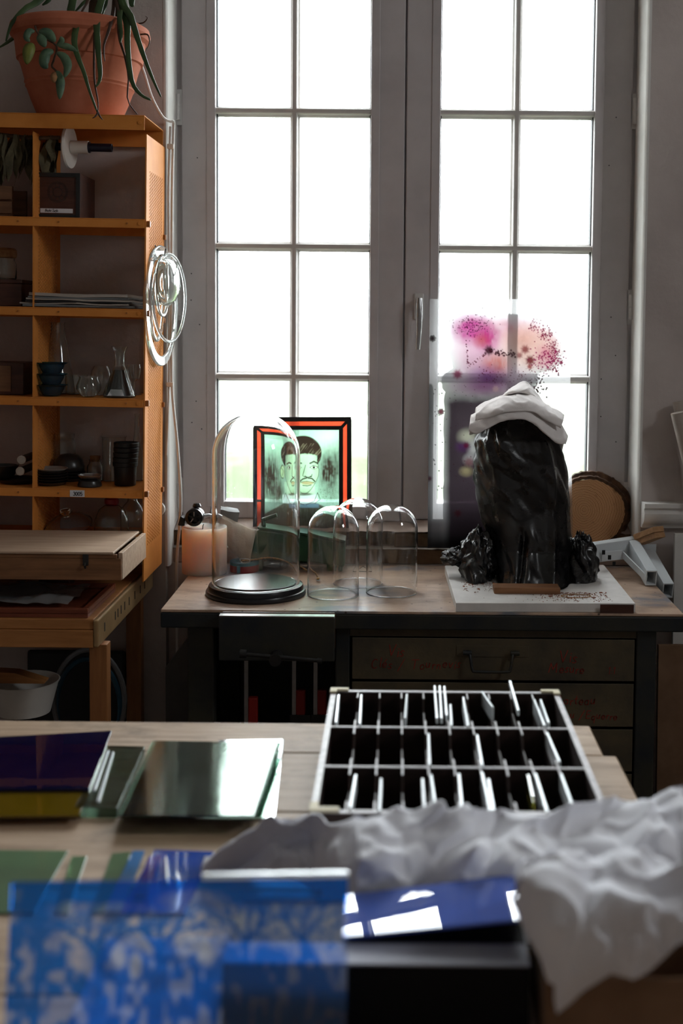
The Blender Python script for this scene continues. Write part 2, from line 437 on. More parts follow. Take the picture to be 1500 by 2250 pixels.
def sash(name, xl, xgl, xm, xgr, xr, hinge_x, zs_b, zs_t):
    root = struct(name, ((xl+xr)/2, YF, zs_b))
    ox, oz = (xl+xr)/2, zs_b
    def part(nm, mb, m, **k):
        mb.v = [(a-ox, b-YF, c-oz) for a, b, c in mb.v]
        return obj(nm, mb, m, root, **k)
    for a, b, inner in ((xl, xgl, 1), (xgr, xr, -1)):
        mb = MB().box(a, YF, zs_b, b, YF+0.07, zs_t)
        part('stile', mb, M['frame'], bevel=0.003)
        xi = b if inner > 0 else a
        part('gasket', MB().box(xi-0.001*inner, YF+0.022, ZGB, xi+0.0035*inner, YF+0.06, ZTOP), M['gasket'])
        # shallow moulded bead standing just proud beside the glass
        part('glazing_bead', MB().box(xi-0.030*inner, YF-0.004, ZGB-0.02, xi-0.001*inner, YF+0.001, ZTOP+0.02), M['frame'], bevel=0.002)
    part('rail', MB().box(xgl, YF, zs_b, xgr, YF+0.07, ZGB), M['frame'], bevel=0.003)
    part('rail', MB().box(xgl, YF, ZTOP, xgr, YF+0.07, zs_t), M['frame'], bevel=0.003)
    part('glazing_bar', MB().prism(BARP, lambda u, v, a: (xm+u, YF+v, a), ZGB, ZTOP), M['bead'])
    for z in BARS:
        for a, b in ((xgl, xm-0.006), (xm+0.006, xgr)):
            part('glazing_bar', MB().prism(BARP, lambda u, v, q: (q, YF+v, z+u), a, b), M['bead'])
    zz = [ZGB]+sorted(BARS)+[ZTOP]
    for i in range(len(zz)-1):
        for a, b in ((xgl, xm), (xm, xgr)):
            part('pane', MB().box(a, YG-0.002, zz[i], b, YG+0.002, zz[i+1]), M['pane'])
    sg = 1 if hinge_x < 0 else -1
    for zc_ in (wz(238), wz(668), wz(1090)):
        h = MB().lathe([(0, -0.042), (0.0085, -0.042), (0.0085, -0.001), (0.007, 0), (0.0085, 0.001), (0.0085, 0.042), (0, 0.042)], 14, (hinge_x, YF-0.006, zc_))
        h.box(hinge_x-0.013, YF, zc_-0.058, hinge_x+0.013, YF+0.012, zc_+0.058)
        part('hinge', h, M['hinge'], smooth=True)
    nb = MB()
    for k in range(7):
        px_ = xl+(xgl-xl)*random.uniform(0.25, 0.75) if hinge_x < 0 else xgr+(xr-xgr)*random.uniform(0.25, 0.75)
        pz_ = random.uniform(1.2, 2.4)
        nb.lathe([(0, -0.0025), (0.002, -0.0025), (0.002, 0.0)], 8, (0, 0, 0))
        n_ = len(nb.v)
        for q in range(n_-17, n_):
            a, b, c = nb.v[q]; nb.v[q] = (px_+a, YF+c-0.0005*0, pz_+b)
    e = part('nail_hole', nb, M['dark_hole']); e['kind'] = 'stuff'
    return root, part
ZSB = wz(1141, 900)
XS = dict(l=wx(400), gl=wx(474), m=wx(645), gr=wx(811), c1=wx(885.0), c2=wx(889), rgl=wx(963), rm=wx(1129), rgr=wx(1297), r=wx(1380))
window_1, part1 = sash('window_1', XS['l'], XS['gl'], XS['m'], XS['gr'], XS['c1'], XS['l']-0.012, ZSB, ZTOP+0.08)
window_2, part2 = sash('window_2', XS['c2'], XS['rgl'], XS['rm'], XS['rgr'], XS['r'], XS['r']+0.008, ZSB, ZTOP+0.08)
# fixed frame behind the sashes
m = MB()
fl, fr_ = XNL+0.002, XNR-0.002
m.box(fl, YF+0.012, ZSB-0.03, XS['l']+0.015, YF+0.09, 3.84); m.box(XS['r']-0.015, YF+0.012, ZSB-0.03, fr_, YF+0.09, 3.84)
m.box(fl, YF+0.072, ZTOP+0.06, fr_, YF+0.1, 3.84)
m.box(XS['c1']-0.02, YF+0.072, ZSB, XS['c2']+0.02, YF+0.09, ZTOP+0.08)
m.box(fl, YF+0.03, ZSB-0.05, fr_, YF+0.1, ZSB+0.004)
tag(obj('trim_3', m, M['frame'], bevel=0.002), kind='structure')
# handle on the right sash
hx = W(920, 680, YF).x
hb = MB().box(hx-0.016, YF-0.009, wz(702, 920), hx+0.016, YF, wz(644, 920))
hd = part2('handle_plate', hb, M['hinge'], bevel=0.004)
zt_ = wz(664, 920); zb_ = wz(767, 920)
lv = MB().bar((hx, YF-0.005, zt_), (hx, YF-0.045, zt_), 0.02, 0.02)
lv.tube([(hx, YF-0.045, zt_+0.012), (hx, YF-0.05, zt_-0.02), (hx, YF-0.05, (zt_+zb_)/2), (hx-0.003, YF-0.046, zb_)], [0.010, 0.012, 0.0105, 0.008], 10)
part2('handle', lv, M['steel'], smooth=True)
# masonry under the window: rough mortar slope, block courses
s = struct('trim_4', (0, 4.12, 0.85), 'rough masonry sill under the window')
def sl(mb): mb.v = [(a, b-4.12, c-0.85) for a, b, c in mb.v]; return mb
def slope(u, v):
    x = XNL+0.014+(XNR-XNL-0.028)*u
    z = 0.957+(ZSB+0.002-0.957)*v
    n = noise.noise(Vector((x*14, v*3, 2.0)))*0.006+noise.noise(Vector((x*50, v*9, 1.0)))*0.003
    return (x, 4.126+(YF+0.02-4.126)*v+noise.noise(Vector((x*20, 0, 5)))*0.005*(1-v), z+n*(1-v))
g = MB().grid(slope, 160, 8)
obj('mortar', sl(g), M['sill_top'], s, smooth=True)
def block(x0_, x1_, y0_, z0_, z1_, seed):
    bm = bmesh.new(); bmesh.ops.create_cube(bm, size=1)
    bmesh.ops.subdivide_edges(bm, edges=bm.edges, cuts=3, use_grid_fill=True)
    mb = MB()
    bm.verts.ensure_lookup_table()
    vs = []
    for v in bm.verts:
        p = Vector((x0_+(v.co.x+0.5)*(x1_-x0_), y0_+(v.co.y+0.5)*0.09, z0_+(v.co.z+0.5)*(z1_-z0_)))
        k = noise.noise_vector(p*26+Vector((seed, 0, 0)))*0.0045
        vs.append(p+k)
    mb.add(vs, [tuple(q.index for q in f.verts) for f in bm.faces]); bm.free()
    return mb
xs = [XNL+0.02]
rr = random.Random(3)
edges = [wx(p) for p in (372, 520, 690, 772, 868, 1062, 1200, 1330, 1406)]
for i in range(len(edges)-1):
    gap = 0.012
    yy = 4.134 + (0.03 if i == 3 else 0.0) + rr.uniform(-0.003, 0.003)
    obj('brick', sl(block(edges[i]+gap*0.5, edges[i+1]-gap*0.5, yy, 0.906, 0.953, i*3.1)), M['brick'], s)
obj('mortar', sl(MB().box(edges[0], 4.172, 0.852, edges[-1], 4.30, 0.955)), M['sill_top'], s)
obj('ledge', sl(MB().grid(lambda u, v: (edges[0]+(edges[-1]-edges[0])*u, 4.104+0.06*v, 0.903+noise.noise(Vector((u*60, v*2, 0)))*0.003), 90, 4)), M['reveal'], s, smooth=True)
low = [wx(p) for p in (372, 600, 840, 1010, 1200, 1406)]
for i in range(len(low)-1):
    obj('brick', sl(block(low[i]+0.004, low[i+1]-0.004, 4.112, 0.853, 0.9, 40+i*2.3)), M['sill_top'] if i in (0, 1, 4) else M['brick'], s)

# ------------------------------------------------------------------ outside
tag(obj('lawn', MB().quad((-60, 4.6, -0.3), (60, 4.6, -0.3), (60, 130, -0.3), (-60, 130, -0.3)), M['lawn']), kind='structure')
def hedge_fn(u, v):
    a = PI*v
    x = -14+28*u
    k = 1+0.35*noise.noise(Vector((x*1.3, v*3, 1)))+0.2*noise.noise(Vector((x*4, v*7, 4)))
    return (x, 0.7*math.cos(a)*k, 0.75*math.sin(a)*k)
tag(obj('hedge', MB().grid(hedge_fn, 160, 10), M['hedge'], loc=(0, 26, -0.3), smooth=True), 'low grey-green hedge across the lawn outside the window', 'hedge')
# ------------------------------------------------------------------ orange metal shelving unit
YFR, YBK = 3.74, 4.03
AL = 0.012                                       # the unit leans a little to the right
XR = W(312, 690, YFR).x; XD = W(67, 690, YFR).x; XL = XD-(XR-XD)
ZT = 0.86                                        # top of the low table it stands on
SR = Vector((W(190, 690, YFR).x, 3.885, ZT))
shelf = thing('metal_shelf', 'tall orange metal shelving unit with perforated side panels left of the window', 'shelf', SR, (0, AL, 0))
def L(p): return (p[0]-SR.x, p[1]-SR.y, p[2]-SR.z)
def S(x, y, z):                                  # unit's own coordinates -> room
    return Vector((SR.x+math.cos(AL)*x+math.sin(AL)*z, SR.y+y, SR.z-math.sin(AL)*x+math.cos(AL)*z))
yf, ybk = YFR-SR.y, YBK-SR.y
def lvl(py): return W(190, py, YFR).z-SR.z
LV = [lvl(252), lvl(479), lvl(677), lvl(875), lvl(1075), lvl(1192)]
LIP = [lvl(252)-lvl(285), 0.027, 0.025, 0.025, 0.025, 0.03]
xr, xd, xl = XR-SR.x, XD-SR.x, XL-SR.x
ZTP = LV[0]-0.0
for i, z in enumerate(LV):
    m = MB()
    h = LIP[i]
    xe = xr-0.004
    y0 = yf-0.004 if i else yf-0.012
    m.box(xl+0.004, y0, z-0.003, xe, ybk-0.004, z)
    m.box(xl+0.004, y0, z-h, xe, y0+0.003, z-0.0031)
    m.box(xl+0.004, ybk-0.010, z-h*1.25, xe, ybk-0.006, z-0.0031)
    obj('shelf_board', m, M['orange'], shelf, bevel=0.0012)
def perforated(name, xq, z0, z1, blank_top, blank_bottom, rows_pitch):
    """sheet standing in the Y-Z plane, staggered slots punched through it"""
    m = MB()
    ya, yb_ = yf+0.0, ybk
    m0, m1 = ya+0.042, yb_-0.040
    zA, zB = z0+blank_bottom, z1-blank_top
    def q(y0, z0_, y1, z1_): m.quad((xq, y0, z0_), (xq, y1, z0_), (xq, y1, z1_), (xq, y0, z1_))
    q(ya, z0, m0, z1); q(m1, z0, yb_, z1); q(m0, z0, m1, zA); q(m0, zB, m1, z1)
    nc = 15; cw = (m1-m0)/nc; hw = cw*0.5
    nr = int((zB-zA)/rows_pitch); rp = (zB-zA)/nr
    for c in range(nc):
        y0 = m0+c*cw
        q(y0, zA, y0+cw-hw, zB)
        off = rp*0.5 if c % 2 else 0.0
        zc_ = zA
        for r in range(nr):
            hz0 = zA+r*rp+off+rp*0.18; hz1 = hz0+rp*0.64
            if hz1 > zB: break
            q(y0+cw-hw, zc_, y0+cw, hz0); zc_ = hz1
        q(y0+cw-hw, zc_, y0+cw, zB)
    o = obj(name, m, M['orange'], shelf, solid=0.0014)
    return o
ztop_side = lvl(292)
perforated('side_panel', xr, 0.005, ztop_side, 0.10, 0.10, 0.0102)
perforated('side_panel', xd, 0.005, ztop_side, 0.10, 0.10, 0.0102)
perforated('side_panel', xl, 0.005, ztop_side, 0.10, 0.10, 0.0102)
for xq, sg in ((xr, 1), (xd, 1), (xl, -1)):      # folded front and back edges
    for yq, ye in ((yf-0.0005, yf+0.0015), (ybk-0.0015, ybk)):
        obj('panel_flange', MB().box(xq-0.0035*sg, yq, 0.005, xq+0.0008*sg, ye, ztop_side), M['orange'], shelf)
for i, z in enumerate(LV[:5]):
    hz = z-LIP[i]/2
    xs_ = [xr-0.018, xr-0.055 if i else None, xd+0.075 if i else None, xd-0.045 if i else None]
    for k, xb in enumerate(xs_):
        if xb is None: continue
        r_ = 0.0055 if k == 0 else 0.0028
        yy = yf-0.004 if i else yf-0.012
        mb = MB().lathe([(0, -0.004), (r_, -0.003), (r_, 0.0), (0, 0.0)], 12)
        mb.v = [(xb+a, yy+c, hz+b) for a, b, c in mb.v]
        obj('bolt', mb, M['orange'] if k == 0 else M['orange_bolt'], shelf, smooth=True)
    if i:
        obj('bolt', MB().box(xr, yf+0.004, hz-0.009, xr+0.011, yf+0.020, hz+0.009), M['orange_bolt'], shelf, bevel=0.002)
        obj('bolt', MB().box(xr, ybk-0.022, hz-0.03, xr+0.009, ybk-0.008, hz-0.014), M['orange_bolt'], shelf, bevel=0.002)
# paper number label on the fourth lip
def stroke(mb, pts, wd, fn):
    """flat pen stroke: pts in 2D, fn maps (u, v) into the room"""
    for a, b in zip(pts[:-1], pts[1:]):
        a = Vector(a); b = Vector(b); d = b-a
        if d.length < 1e-7: continue
        d.normalize(); n = Vector((-d.y, d.x))*wd/2; e = d*wd*0.4
        mb.add([fn(*(a-n-e)), fn(*(b-n+e)), fn(*(b+n+e)), fn(*(a+n-e))], [(0, 1, 2, 3)])
def arc(cx, cy_, r, a0, a1, n=10, ry=None):
    ry = ry or r
    return [(cx+r*math.cos(math.radians(a0+(a1-a0)*i/n)), cy_+ry*math.sin(math.radians(a0+(a1-a0)*i/n))) for i in range(n+1)]
GL = {
 'V': (0.7, [[(0, 1), (0.3, 0), (0.62, 1.05)]]),
 'i': (0.25, [[(0.1, 0.5), (0.1, 0)], [(0.1, 0.72), (0.13, 0.76)]]),
 's': (0.42, [[(0.35, 0.48), (0.18, 0.55), (0.05, 0.42), (0.2, 0.27), (0.32, 0.13), (0.2, 0), (0, 0.05)]]),
 'C': (0.65, [arc(0.32, 0.5, 0.32, 50, 310, 12, 0.5)]),
 'l': (0.25, [[(0.1, 1.0), (0.08, 0.1), (0.18, 0)]]),
 'e': (0.5, [[(0.05, 0.27)]+arc(0.22, 0.26, 0.2, 0, 320, 10, 0.26)]),
 'é': (0.5, [[(0.05, 0.27)]+arc(0.22, 0.26, 0.2, 0, 320, 10, 0.26), [(0.2, 0.66), (0.36, 0.86)]]),
 '/': (0.7, [[(0.02, -0.25), (0.55, 1.05)]]),
 'T': (0.75, [[(0, 1), (0.72, 1.02)], [(0.36, 1), (0.33, 0)]]),
 'o': (0.5, [arc(0.22, 0.26, 0.2, 90, 450, 12, 0.26)]),
 'u': (0.52, [[(0.03, 0.5), (0.03, 0.12), (0.15, 0), (0.32, 0.08), (0.37, 0.5)], [(0.37, 0.5), (0.4, 0)]]),
 'r': (0.38, [[(0.05, 0.5), (0.07, 0)], [(0.07, 0.3), (0.18, 0.48), (0.32, 0.48)]]),
 'n': (0.52, [[(0.04, 0.5), (0.05, 0)], [(0.05, 0.3), (0.2, 0.5), (0.34, 0.4), (0.38, 0)]]),
 'm': (0.78, [[(0.04, 0.5), (0.05, 0)], [(0.05, 0.3), (0.2, 0.5), (0.32, 0.4), (0.33, 0)], [(0.33, 0.3), (0.48, 0.5), (0.6, 0.4), (0.64, 0)]]),
 'v': (0.45, [[(0.02, 0.5), (0.18, 0), (0.38, 0.52)]]),
 'a': (0.52, [arc(0.2, 0.24, 0.19, 40, 330, 10, 0.25), [(0.39, 0.48), (0.4, 0)]]),
 't': (0.4, [[(0.16, 0.85), (0.14, 0.1), (0.28, 0)], [(0.0, 0.55), (0.32, 0.56)]]),
 'M': (0.95, [[(0, 0), (0.1, 1), (0.4, 0.3), (0.72, 1), (0.82, 0)]]),
 'E': (0.6, [[(0.5, 1), (0.05, 0.97), (0.05, 0), (0.52, 0.03)], [(0.05, 0.5), (0.4, 0.52)]]),
 'q': (0.52, [arc(0.2, 0.24, 0.19, 40, 330, 10, 0.25), [(0.39, 0.48), (0.4, -0.4)]]),
 'è': (0.5, [[(0.05, 0.27)]+arc(0.22, 0.26, 0.2, 0, 320, 10, 0.26), [(0.12, 0.86), (0.28, 0.68)]]),
 'B': (0.65, [[(0.05, 0), (0.05, 1), (0.4, 0.9), (0.4, 0.6), (0.06, 0.52), (0.5, 0.4), (0.45, 0.05), (0.02, 0)]]),
 'c': (0.45, [arc(0.2, 0.25, 0.19, 50, 310, 10, 0.25)]),
 'h': (0.52, [[(0.05, 1), (0.05, 0)], [(0.05, 0.3), (0.2, 0.5), (0.34, 0.4), (0.38, 0)]]),
 'S': (0.6, [[(0.5, 0.9), (0.25, 1), (0.05, 0.78), (0.25, 0.55), (0.48, 0.28), (0.3, 0), (0, 0.08)]]),
 'f': (0.4, [[(0.38, 0.95), (0.2, 0.9), (0.14, -0.35)], [(0, 0.45), (0.32, 0.47)]]),
 '3': (0.62, [arc(0.26, 0.74, 0.25, 140, -80, 10), arc(0.26, 0.26, 0.27, 80, -150, 10)]),
 '0': (0.66, [arc(0.3, 0.5, 0.26, 90, 450, 16, 0.5)]),
 '5': (0.62, [[(0.5, 1), (0.1, 1), (0.06, 0.56)]+arc(0.26, 0.31, 0.27, 120, -140, 10, 0.31)]),
 '1': (0.35, [[(0.05, 0.8), (0.2, 1), (0.2, 0)]]), ':': (0.25, [[(0.1, 0.1), (0.11, 0.14)], [(0.1, 0.5), (0.11, 0.54)]]),
 ' ': (0.4, []),
}
def write(mb, text, h, wd, fn, u0=0.0, v0=0.0, slant=0.12, jit=0.0, sp=1.15, rnd=random.Random(5)):
    u = u0
    for ch in text:
        w_, st = GL[ch]
        dv = rnd.uniform(-jit, jit)*h
        for s_ in st:
            stroke(mb, [(u+(p[0]+p[1]*slant)*h, v0+dv+p[1]*h) for p in s_], wd, fn)
        u += w_*h*sp
    return u
z = LV[4]
la, lb = W(155, 1085, YFR).x-SR.x-0.004, W(187, 1085, YFR).x-SR.x-0.004
lab = obj('number_label', MB().box(la, yf-0.0052, z-0.023, lb, yf-0.0042, z-0.003), M['label_white'], shelf)
mb = MB(); write(mb, '3005', 0.0105, 0.0018, lambda u, v: (la+0.010+u, yf-0.0056, z-0.019+v), slant=0.0, sp=1.05)
obj('lettering', mb, M['ink'], lab)['kind'] = 'stuff'

def at(i, px, Y, dz=0.0015):
    """a resting place on shelf i (0 = top of the unit) below a pixel column of the photograph, at depth Y"""
    py = [252, 479, 677, 875, 1075, 1192][i]
    x = W(px, py, Y).x-SR.x
    for _ in range(3):
        p = S(x, Y-SR.y, LV[i]+dz); x += W(px, py, Y).x-p.x
    return p
TILT = (0, AL, 0)
def px2m(n, Y): return n*Y/F
def shell(prof, t):
    """wall of thickness t from an outer profile (r, z) running bottom to top"""
    inner = [(max(r-t, 0.0004), z+(t if k == 0 else 0)) for k, (r, z) in enumerate(prof)]
    inner[0] = (0.0, prof[0][1]+t)
    return [(0.0, prof[0][1])]+[p for p in prof if p[0] > 0]+[p for p in reversed(inner[1:])]+[inner[0]]
def vessel(name, label, cat, prof, t, loc, mat='glass_thin', n=32, rot=TILT, group=None):
    o = obj(name, MB().lathe(shell(prof, t), n), M[mat], loc=loc, rot=rot, smooth=True)
    return tag(o, label, cat, group)

# --- second row: carton, dried bunch, reel
p = at(1, 137, 3.86)
hw_ = px2m(50, 3.80)
bx = thing('wooden_box', 'dark framed wooden box with white handwritten paper label on upper shelf', 'box', p, TILT)
bw, bh, bd = px2m(101, 3.8)/2, px2m(98, 3.8), 0.062
obj('body', MB().box(-bw, -bd, 0, bw, bd+0.06, bh), M['dark_wood'], bx, bevel=0.002)
for a in ((-bw, 0, -bw+0.012, bh), (bw-0.012, 0, bw, bh)): obj('frame_strip', MB().box(a[0], -bd-0.004, a[1], a[2], -bd, a[3]), M['black_iron'], bx)
for a in ((0.0, 0.012), (bh-0.012, bh)): obj('frame_strip', MB().box(-bw+0.012, -bd-0.004, a[0], bw-0.012, -bd, a[1]), M['black_iron'], bx)
lb_ = obj('paper_label', MB().box(-bw+0.02, -bd-0.0012, 0.016, bw-0.022, -bd-0.0002, 0.029), M['label_white'], bx)
mb = MB(); write(mb, 'Bocha Surfa', 0.0075, 0.0011, lambda u, v: (-bw+0.034+u, -bd-0.0016, 0.0195+v), slant=0.3, jit=0.1, sp=0.95)
obj('lettering', mb, M['ink'], lb_)['kind'] = 'stuff'
em = MB()
for r_ in (0.026, 0.030, 0.014):
    c = arc(0, 0, r_, 0, 360, 28); stroke(em, c, 0.0012, lambda u, v: (0.002+u, -bd-0.0006, 0.078+v))
for k in range(10):
    a = 2*PI*k/10; stroke(em, [(0.014*math.cos(a), 0.014*math.sin(a)), (0.026*math.cos(a), 0.026*math.sin(a))], 0.001, lambda u, v: (0.002+u, -bd-0.0006, 0.078+v))
obj('round_emblem', em, M['black_iron'], bx)
p = at(1, 20, 3.86)
cr = thing('wooden_crate', 'small slatted brown crate at left end of upper shelf under dried plants', 'crate', p, TILT)
obj('base', MB().box(-0.07, -0.07, 0, 0.032, 0.08, 0.008), M['mid_wood'], cr)
for z0, z1 in ((0.010, 0.046), (0.052, 0.092)):
    obj('slat', MB().box(-0.07, -0.078, z0, 0.032, -0.070, z1), M['mid_wood'], cr, bevel=0.0015)
for xx in (-0.066, 0.022): obj('corner_post', MB().box(xx, -0.0695, 0.0085, xx+0.01, -0.060, 0.092), M['mid_wood'], cr)
obj('back_slat', MB().box(-0.07, 0.072, 0.0085, 0.032, 0.08, 0.092), M['mid_wood'], cr)
# white reel on a rod fixed through the perforated divider
pr = W(152, 323, 3.84)
rl = thing('cable_reel', 'white plastic reel with navy tube end hung through the perforated divider', 'reel', pr, TILT)
def lx(mb): mb.v = [(c, b, -a) for a, b, c in mb.v]; return mb
R_ = px2m(47, 3.84)
obj('flange', lx(MB().lathe([(0, -0.003), (R_*0.96, -0.004), (R_, 0.0), (R_*0.97, 0.005), (0, 0.006)], 40)), M['white_plastic'], rl, rot=(0, 0, -0.08), smooth=True)
obj('hub', lx(MB().lathe([(0, 0.006), (0.0195, 0.006), (0.0195, px2m(42, 3.84)), (0, px2m(42, 3.84))], 28)), M['white_plastic'], rl, smooth=True)
obj('tube_end', lx(MB().lathe([(0.010, px2m(42, 3.84)), (0.0165, px2m(42, 3.84)), (0.0165, px2m(46, 3.84)), (0.0125, px2m(46, 3.84)), (0.0125, px2m(93, 3.84)), (0.010, px2m(93, 3.84))], 28, closed=True)), M['navy_plastic'], rl, smooth=True)
obj('rod', lx(MB().lathe([(0, -0.13), (0.012, -0.13), (0.012, -0.004), (0, -0.004)], 16)), M['black_plastic'], rl, smooth=True)
# dried leaves hanging in front of the reel rod
pd_ = W(70, 296, 3.80)
dr = thing('dried_bunch', 'brown bunch of dried leaves hanging upside down over the wooden crate', 'dried plants', pd_)
rn = random.Random(11)
obj('tie', MB().tube([(-0.10, 0.0, 0.0), (0.0, -0.01, -0.012), (0.085, 0.0, -0.008)], 0.006, 8), M['stem'], dr)
for k in range(46):
    bx_ = rn.uniform(-0.13, 0.062); by_ = rn.uniform(-0.03, 0.03)
    ln = rn.uniform(0.07, 0.17)*(1.0 if bx_ > -0.02 else 0.92)
    wd = rn.uniform(0.010, 0.020); tx = rn.uniform(-0.03, 0.012); ph = rn.uniform(0, PI)
    def lf(u, v, bx_=bx_, by_=by_, ln=ln, wd=wd, tx=tx, ph=ph):
        w_ = wd*math.sin(PI*min(1, v*0.92+0.06))**0.8*(2*u-1)
        return (bx_+tx*v+w_*math.cos(ph)+0.004*math.sin(v*9+ph), by_+w_*math.sin(ph)+0.006*math.sin(v*7), -0.005-ln*v+0.004*abs(2*u-1))
    obj('leaf', MB().grid(lf, 3, 7), M['dried'], dr)

# --- third row: papers, corked jar on a box
yy = 0.0
rnd = random.Random(2)
base = at(2, 188, 3.86)
stackl = [('dark folder', 'grey_paper', 0.006), ('pale sheets', 'paper', 0.004), ('dark folder', 'black_plastic', 0.005), ('white sheets', 'paper', 0.005), ('dark folder', 'grey_paper', 0.005), ('buff card', 'paper', 0.009)]
lbls = ['lowest dark folder of the paper pile on the middle shelf', 'pale loose sheets just above the lowest folder in the paper pile', 'black folder in the middle of the paper pile', 'white sheets with curled corner above the black folder', 'grey folder second from top of the paper pile', 'buff card wallet on top of the paper pile']
zz = 0.001
for k, ((nm, mt, th), lb2) in enumerate(zip(stackl, lbls)):
    w2 = px2m(120-k*3.2, 3.82); ox = rnd.uniform(-0.006, 0.006)+k*0.001
    def top(u, v, w2=w2, k=k): return (-w2+2*w2*u, -0.115+0.23*v, 0.004*noise.noise(Vector((u*3, v*2, k*4.1)))*(1 if k else 0))
    o = obj('paper_folder' if 'folder' in nm else 'paper_sheets', MB().grid(top, 12, 8), M[mt], loc=base+Vector((ox, 0, zz+th*0.5)), rot=(0, AL, rnd.uniform(-0.03, 0.03)), solid=th)
    tag(o, lb2, 'folder' if 'folder' in nm else 'paper', 'paper pile on the middle shelf')
    zz += th+0.0012
p = at(2, 28, 3.86)
wb = thing('wooden_box', 'plain dark brown wooden box on middle shelf under the corked jar', 'box', p, TILT)
obj('body', MB().box(-0.09, -0.075, 0, 0.050, 0.075, 0.068), M['dark_wood'], wb, bevel=0.002)
obj('lid', MB().box(-0.092, -0.078, 0.0685, 0.052, 0.077, 0.080), M['dark_wood'], wb, bevel=0.002)
p2 = W(10, 640, 3.86); p2.z = p.z+0.082
jr = thing('glass_jar', 'glass storage jar with fat wooden stopper standing on plain brown box', 'jar', p2, TILT)
obj('jar_body', MB().lathe(shell([(0.034, 0), (0.037, 0.004), (0.037, 0.045), (0.031, 0.056), (0.031, 0.064)], 0.003), 28), M['glass_thin'], jr, smooth=True)
obj('stopper', MB().lathe([(0, 0.066), (0.034, 0.066), (0.038, 0.072), (0.037, 0.088), (0.030, 0.095), (0, 0.097)], 28), M['cork'], jr, smooth=True)

# --- fourth row: glassware
bowl = [(0.020, 0.0), (0.026, 0.002), (0.034, 0.016), (0.0365, 0.021), (0.038, 0.028), (0.0455, 0.032), (0.0485, 0.034)]
pb = at(3, 114, 3.80)
for k, lb2 in enumerate(('bottom blue glass bowl of the stack of three', 'middle blue glass bowl of the stack of three', 'top blue glass bowl of the stack of three')):
    vessel('glass_bowl', lb2, 'bowl', bowl, 0.0025, pb+Vector((0, 0, 0.0335*k)), 'glass_blue', group='blue glass bowls')
vessel('glass_vase', 'tall clear conical glass vase behind the blue bowls', 'vase', [(0.052, 0), (0.054, 0.003), (0.040, 0.09), (0.030, 0.15), (0.022, 0.19), (0.020, 0.215), (0.022, 0.222)], 0.0022, at(3, 127, 3.925), n=40)
vessel('glass_cup', 'small round clear glass cup in front of the decanter', 'cup', [(0.016, 0), (0.024, 0.003), (0.037, 0.022), (0.0375, 0.034), (0.032, 0.048), (0.0285, 0.056), (0.0285, 0.062)], 0.0018, at(3, 195, 3.79))
vessel('glass_goblet', 'clear glass globe standing behind the round cup', 'glass', [(0.022, 0), (0.024, 0.002), (0.030, 0.02), (0.033, 0.045), (0.030, 0.075), (0.022, 0.09)], 0.002, at(3, 222, 3.88))
vessel('glass_beaker', 'low clear glass beaker behind the blue bowls right side', 'glass', [(0.030, 0), (0.033, 0.003), (0.034, 0.055), (0.036, 0.062)], 0.002, at(3, 168, 3.90))
dc = thing('decanter', 'flared glass decanter with twisted ribs and dark contents', 'decanter', at(3, 262, 3.81), TILT)
mb = MB()
prof = shell([(0.046, 0), (0.049, 0.004), (0.044, 0.018), (0.030, 0.055), (0.020, 0.085), (0.0155, 0.098), (0.0145, 0.115), (0.017, 0.138), (0.0245, 0.152), (0.026, 0.154)], 0.002)
mb.lathe(prof, 48)
nv = []
for a, b, c in mb.v:
    an = math.atan2(b, a)+c*14; r_ = math.hypot(a, b)
    k = 1+0.035*math.sin(an*14)*(1 if c < 0.09 else 0)*(1 if r_ > 0.012 else 0)
    nv.append((a*k, b*k, c))
mb.v = nv
obj('decanter_body', mb, M['glass_thin'], dc, smooth=True)
obj('contents', MB().lathe([(0, 0.0035), (0.041, 0.005), (0.038, 0.018), (0.027, 0.052), (0.017, 0.082), (0, 0.082)], 32), M['black_plastic'], dc, smooth=True)
obj('paper_tag', MB().prism([(-0.026, 0.006), (0.024, 0.006), (0.016, 0.024), (-0.018, 0.024)], lambda u, v, a: (u, -0.0495+v*0.55+a, v), 0, 0.0006), M['label_white'], dc)
vessel('wine_glass', 'clear stemmed glass at right end behind the decanter', 'glass', [(0.026, 0), (0.026, 0.002), (0.004, 0.006), (0.004, 0.04), (0.018, 0.05), (0.024, 0.075), (0.021, 0.095)], 0.0015, at(3, 293, 3.93))
p = at(3, 25, 3.86)
wc = thing('wooden_box', 'square brown wooden box with darker frame at left of the glassware shelf', 'box', p, TILT)
obj('body', MB().box(-0.08, -0.06, 0, 0.055, 0.07, 0.098), M['dark_wood'], wc, bevel=0.002)
obj('front_panel', MB().box(-0.07, -0.064, 0.010, 0.018, -0.0605, 0.088), M['mid_wood'], wc)

# --- fifth row: plates, jars, pots
pp = at(4, 112, 3.82)
plate = [(0.034, 0.0), (0.040, 0.001), (0.050, 0.008), (0.0515, 0.010)]
for k in range(6):
    o = obj('stoneware_plate', MB().lathe(shell(plate, 0.0026), 36), M['stoneware'] if k < 5 else M['cream_glaze'], loc=pp+Vector((0.0, 0, 0.0082*k)), rot=TILT, smooth=True)
    tag(o, ['lowest', 'second lowest', 'third lowest', 'fourth lowest', 'fifth lowest'][min(k, 4)]+' dark stoneware plate in the stack under the cream dish' if k < 5 else 'cream glazed dish on top of the dark plate stack', 'plate', 'plates stacked on the fifth shelf')
pb2 = at(4, 152, 3.92)
for k in range(3):
    tag(obj('stoneware_plate', MB().lathe(shell(plate, 0.003), 32), M['stoneware'], loc=pb2+Vector((0, 0, 0.009*k)), rot=TILT, smooth=True), ['bottom', 'middle', 'top'][k]+' dark stoneware plate of three under the upturned black bowl', 'plate', 'plates under the upturned bowl')
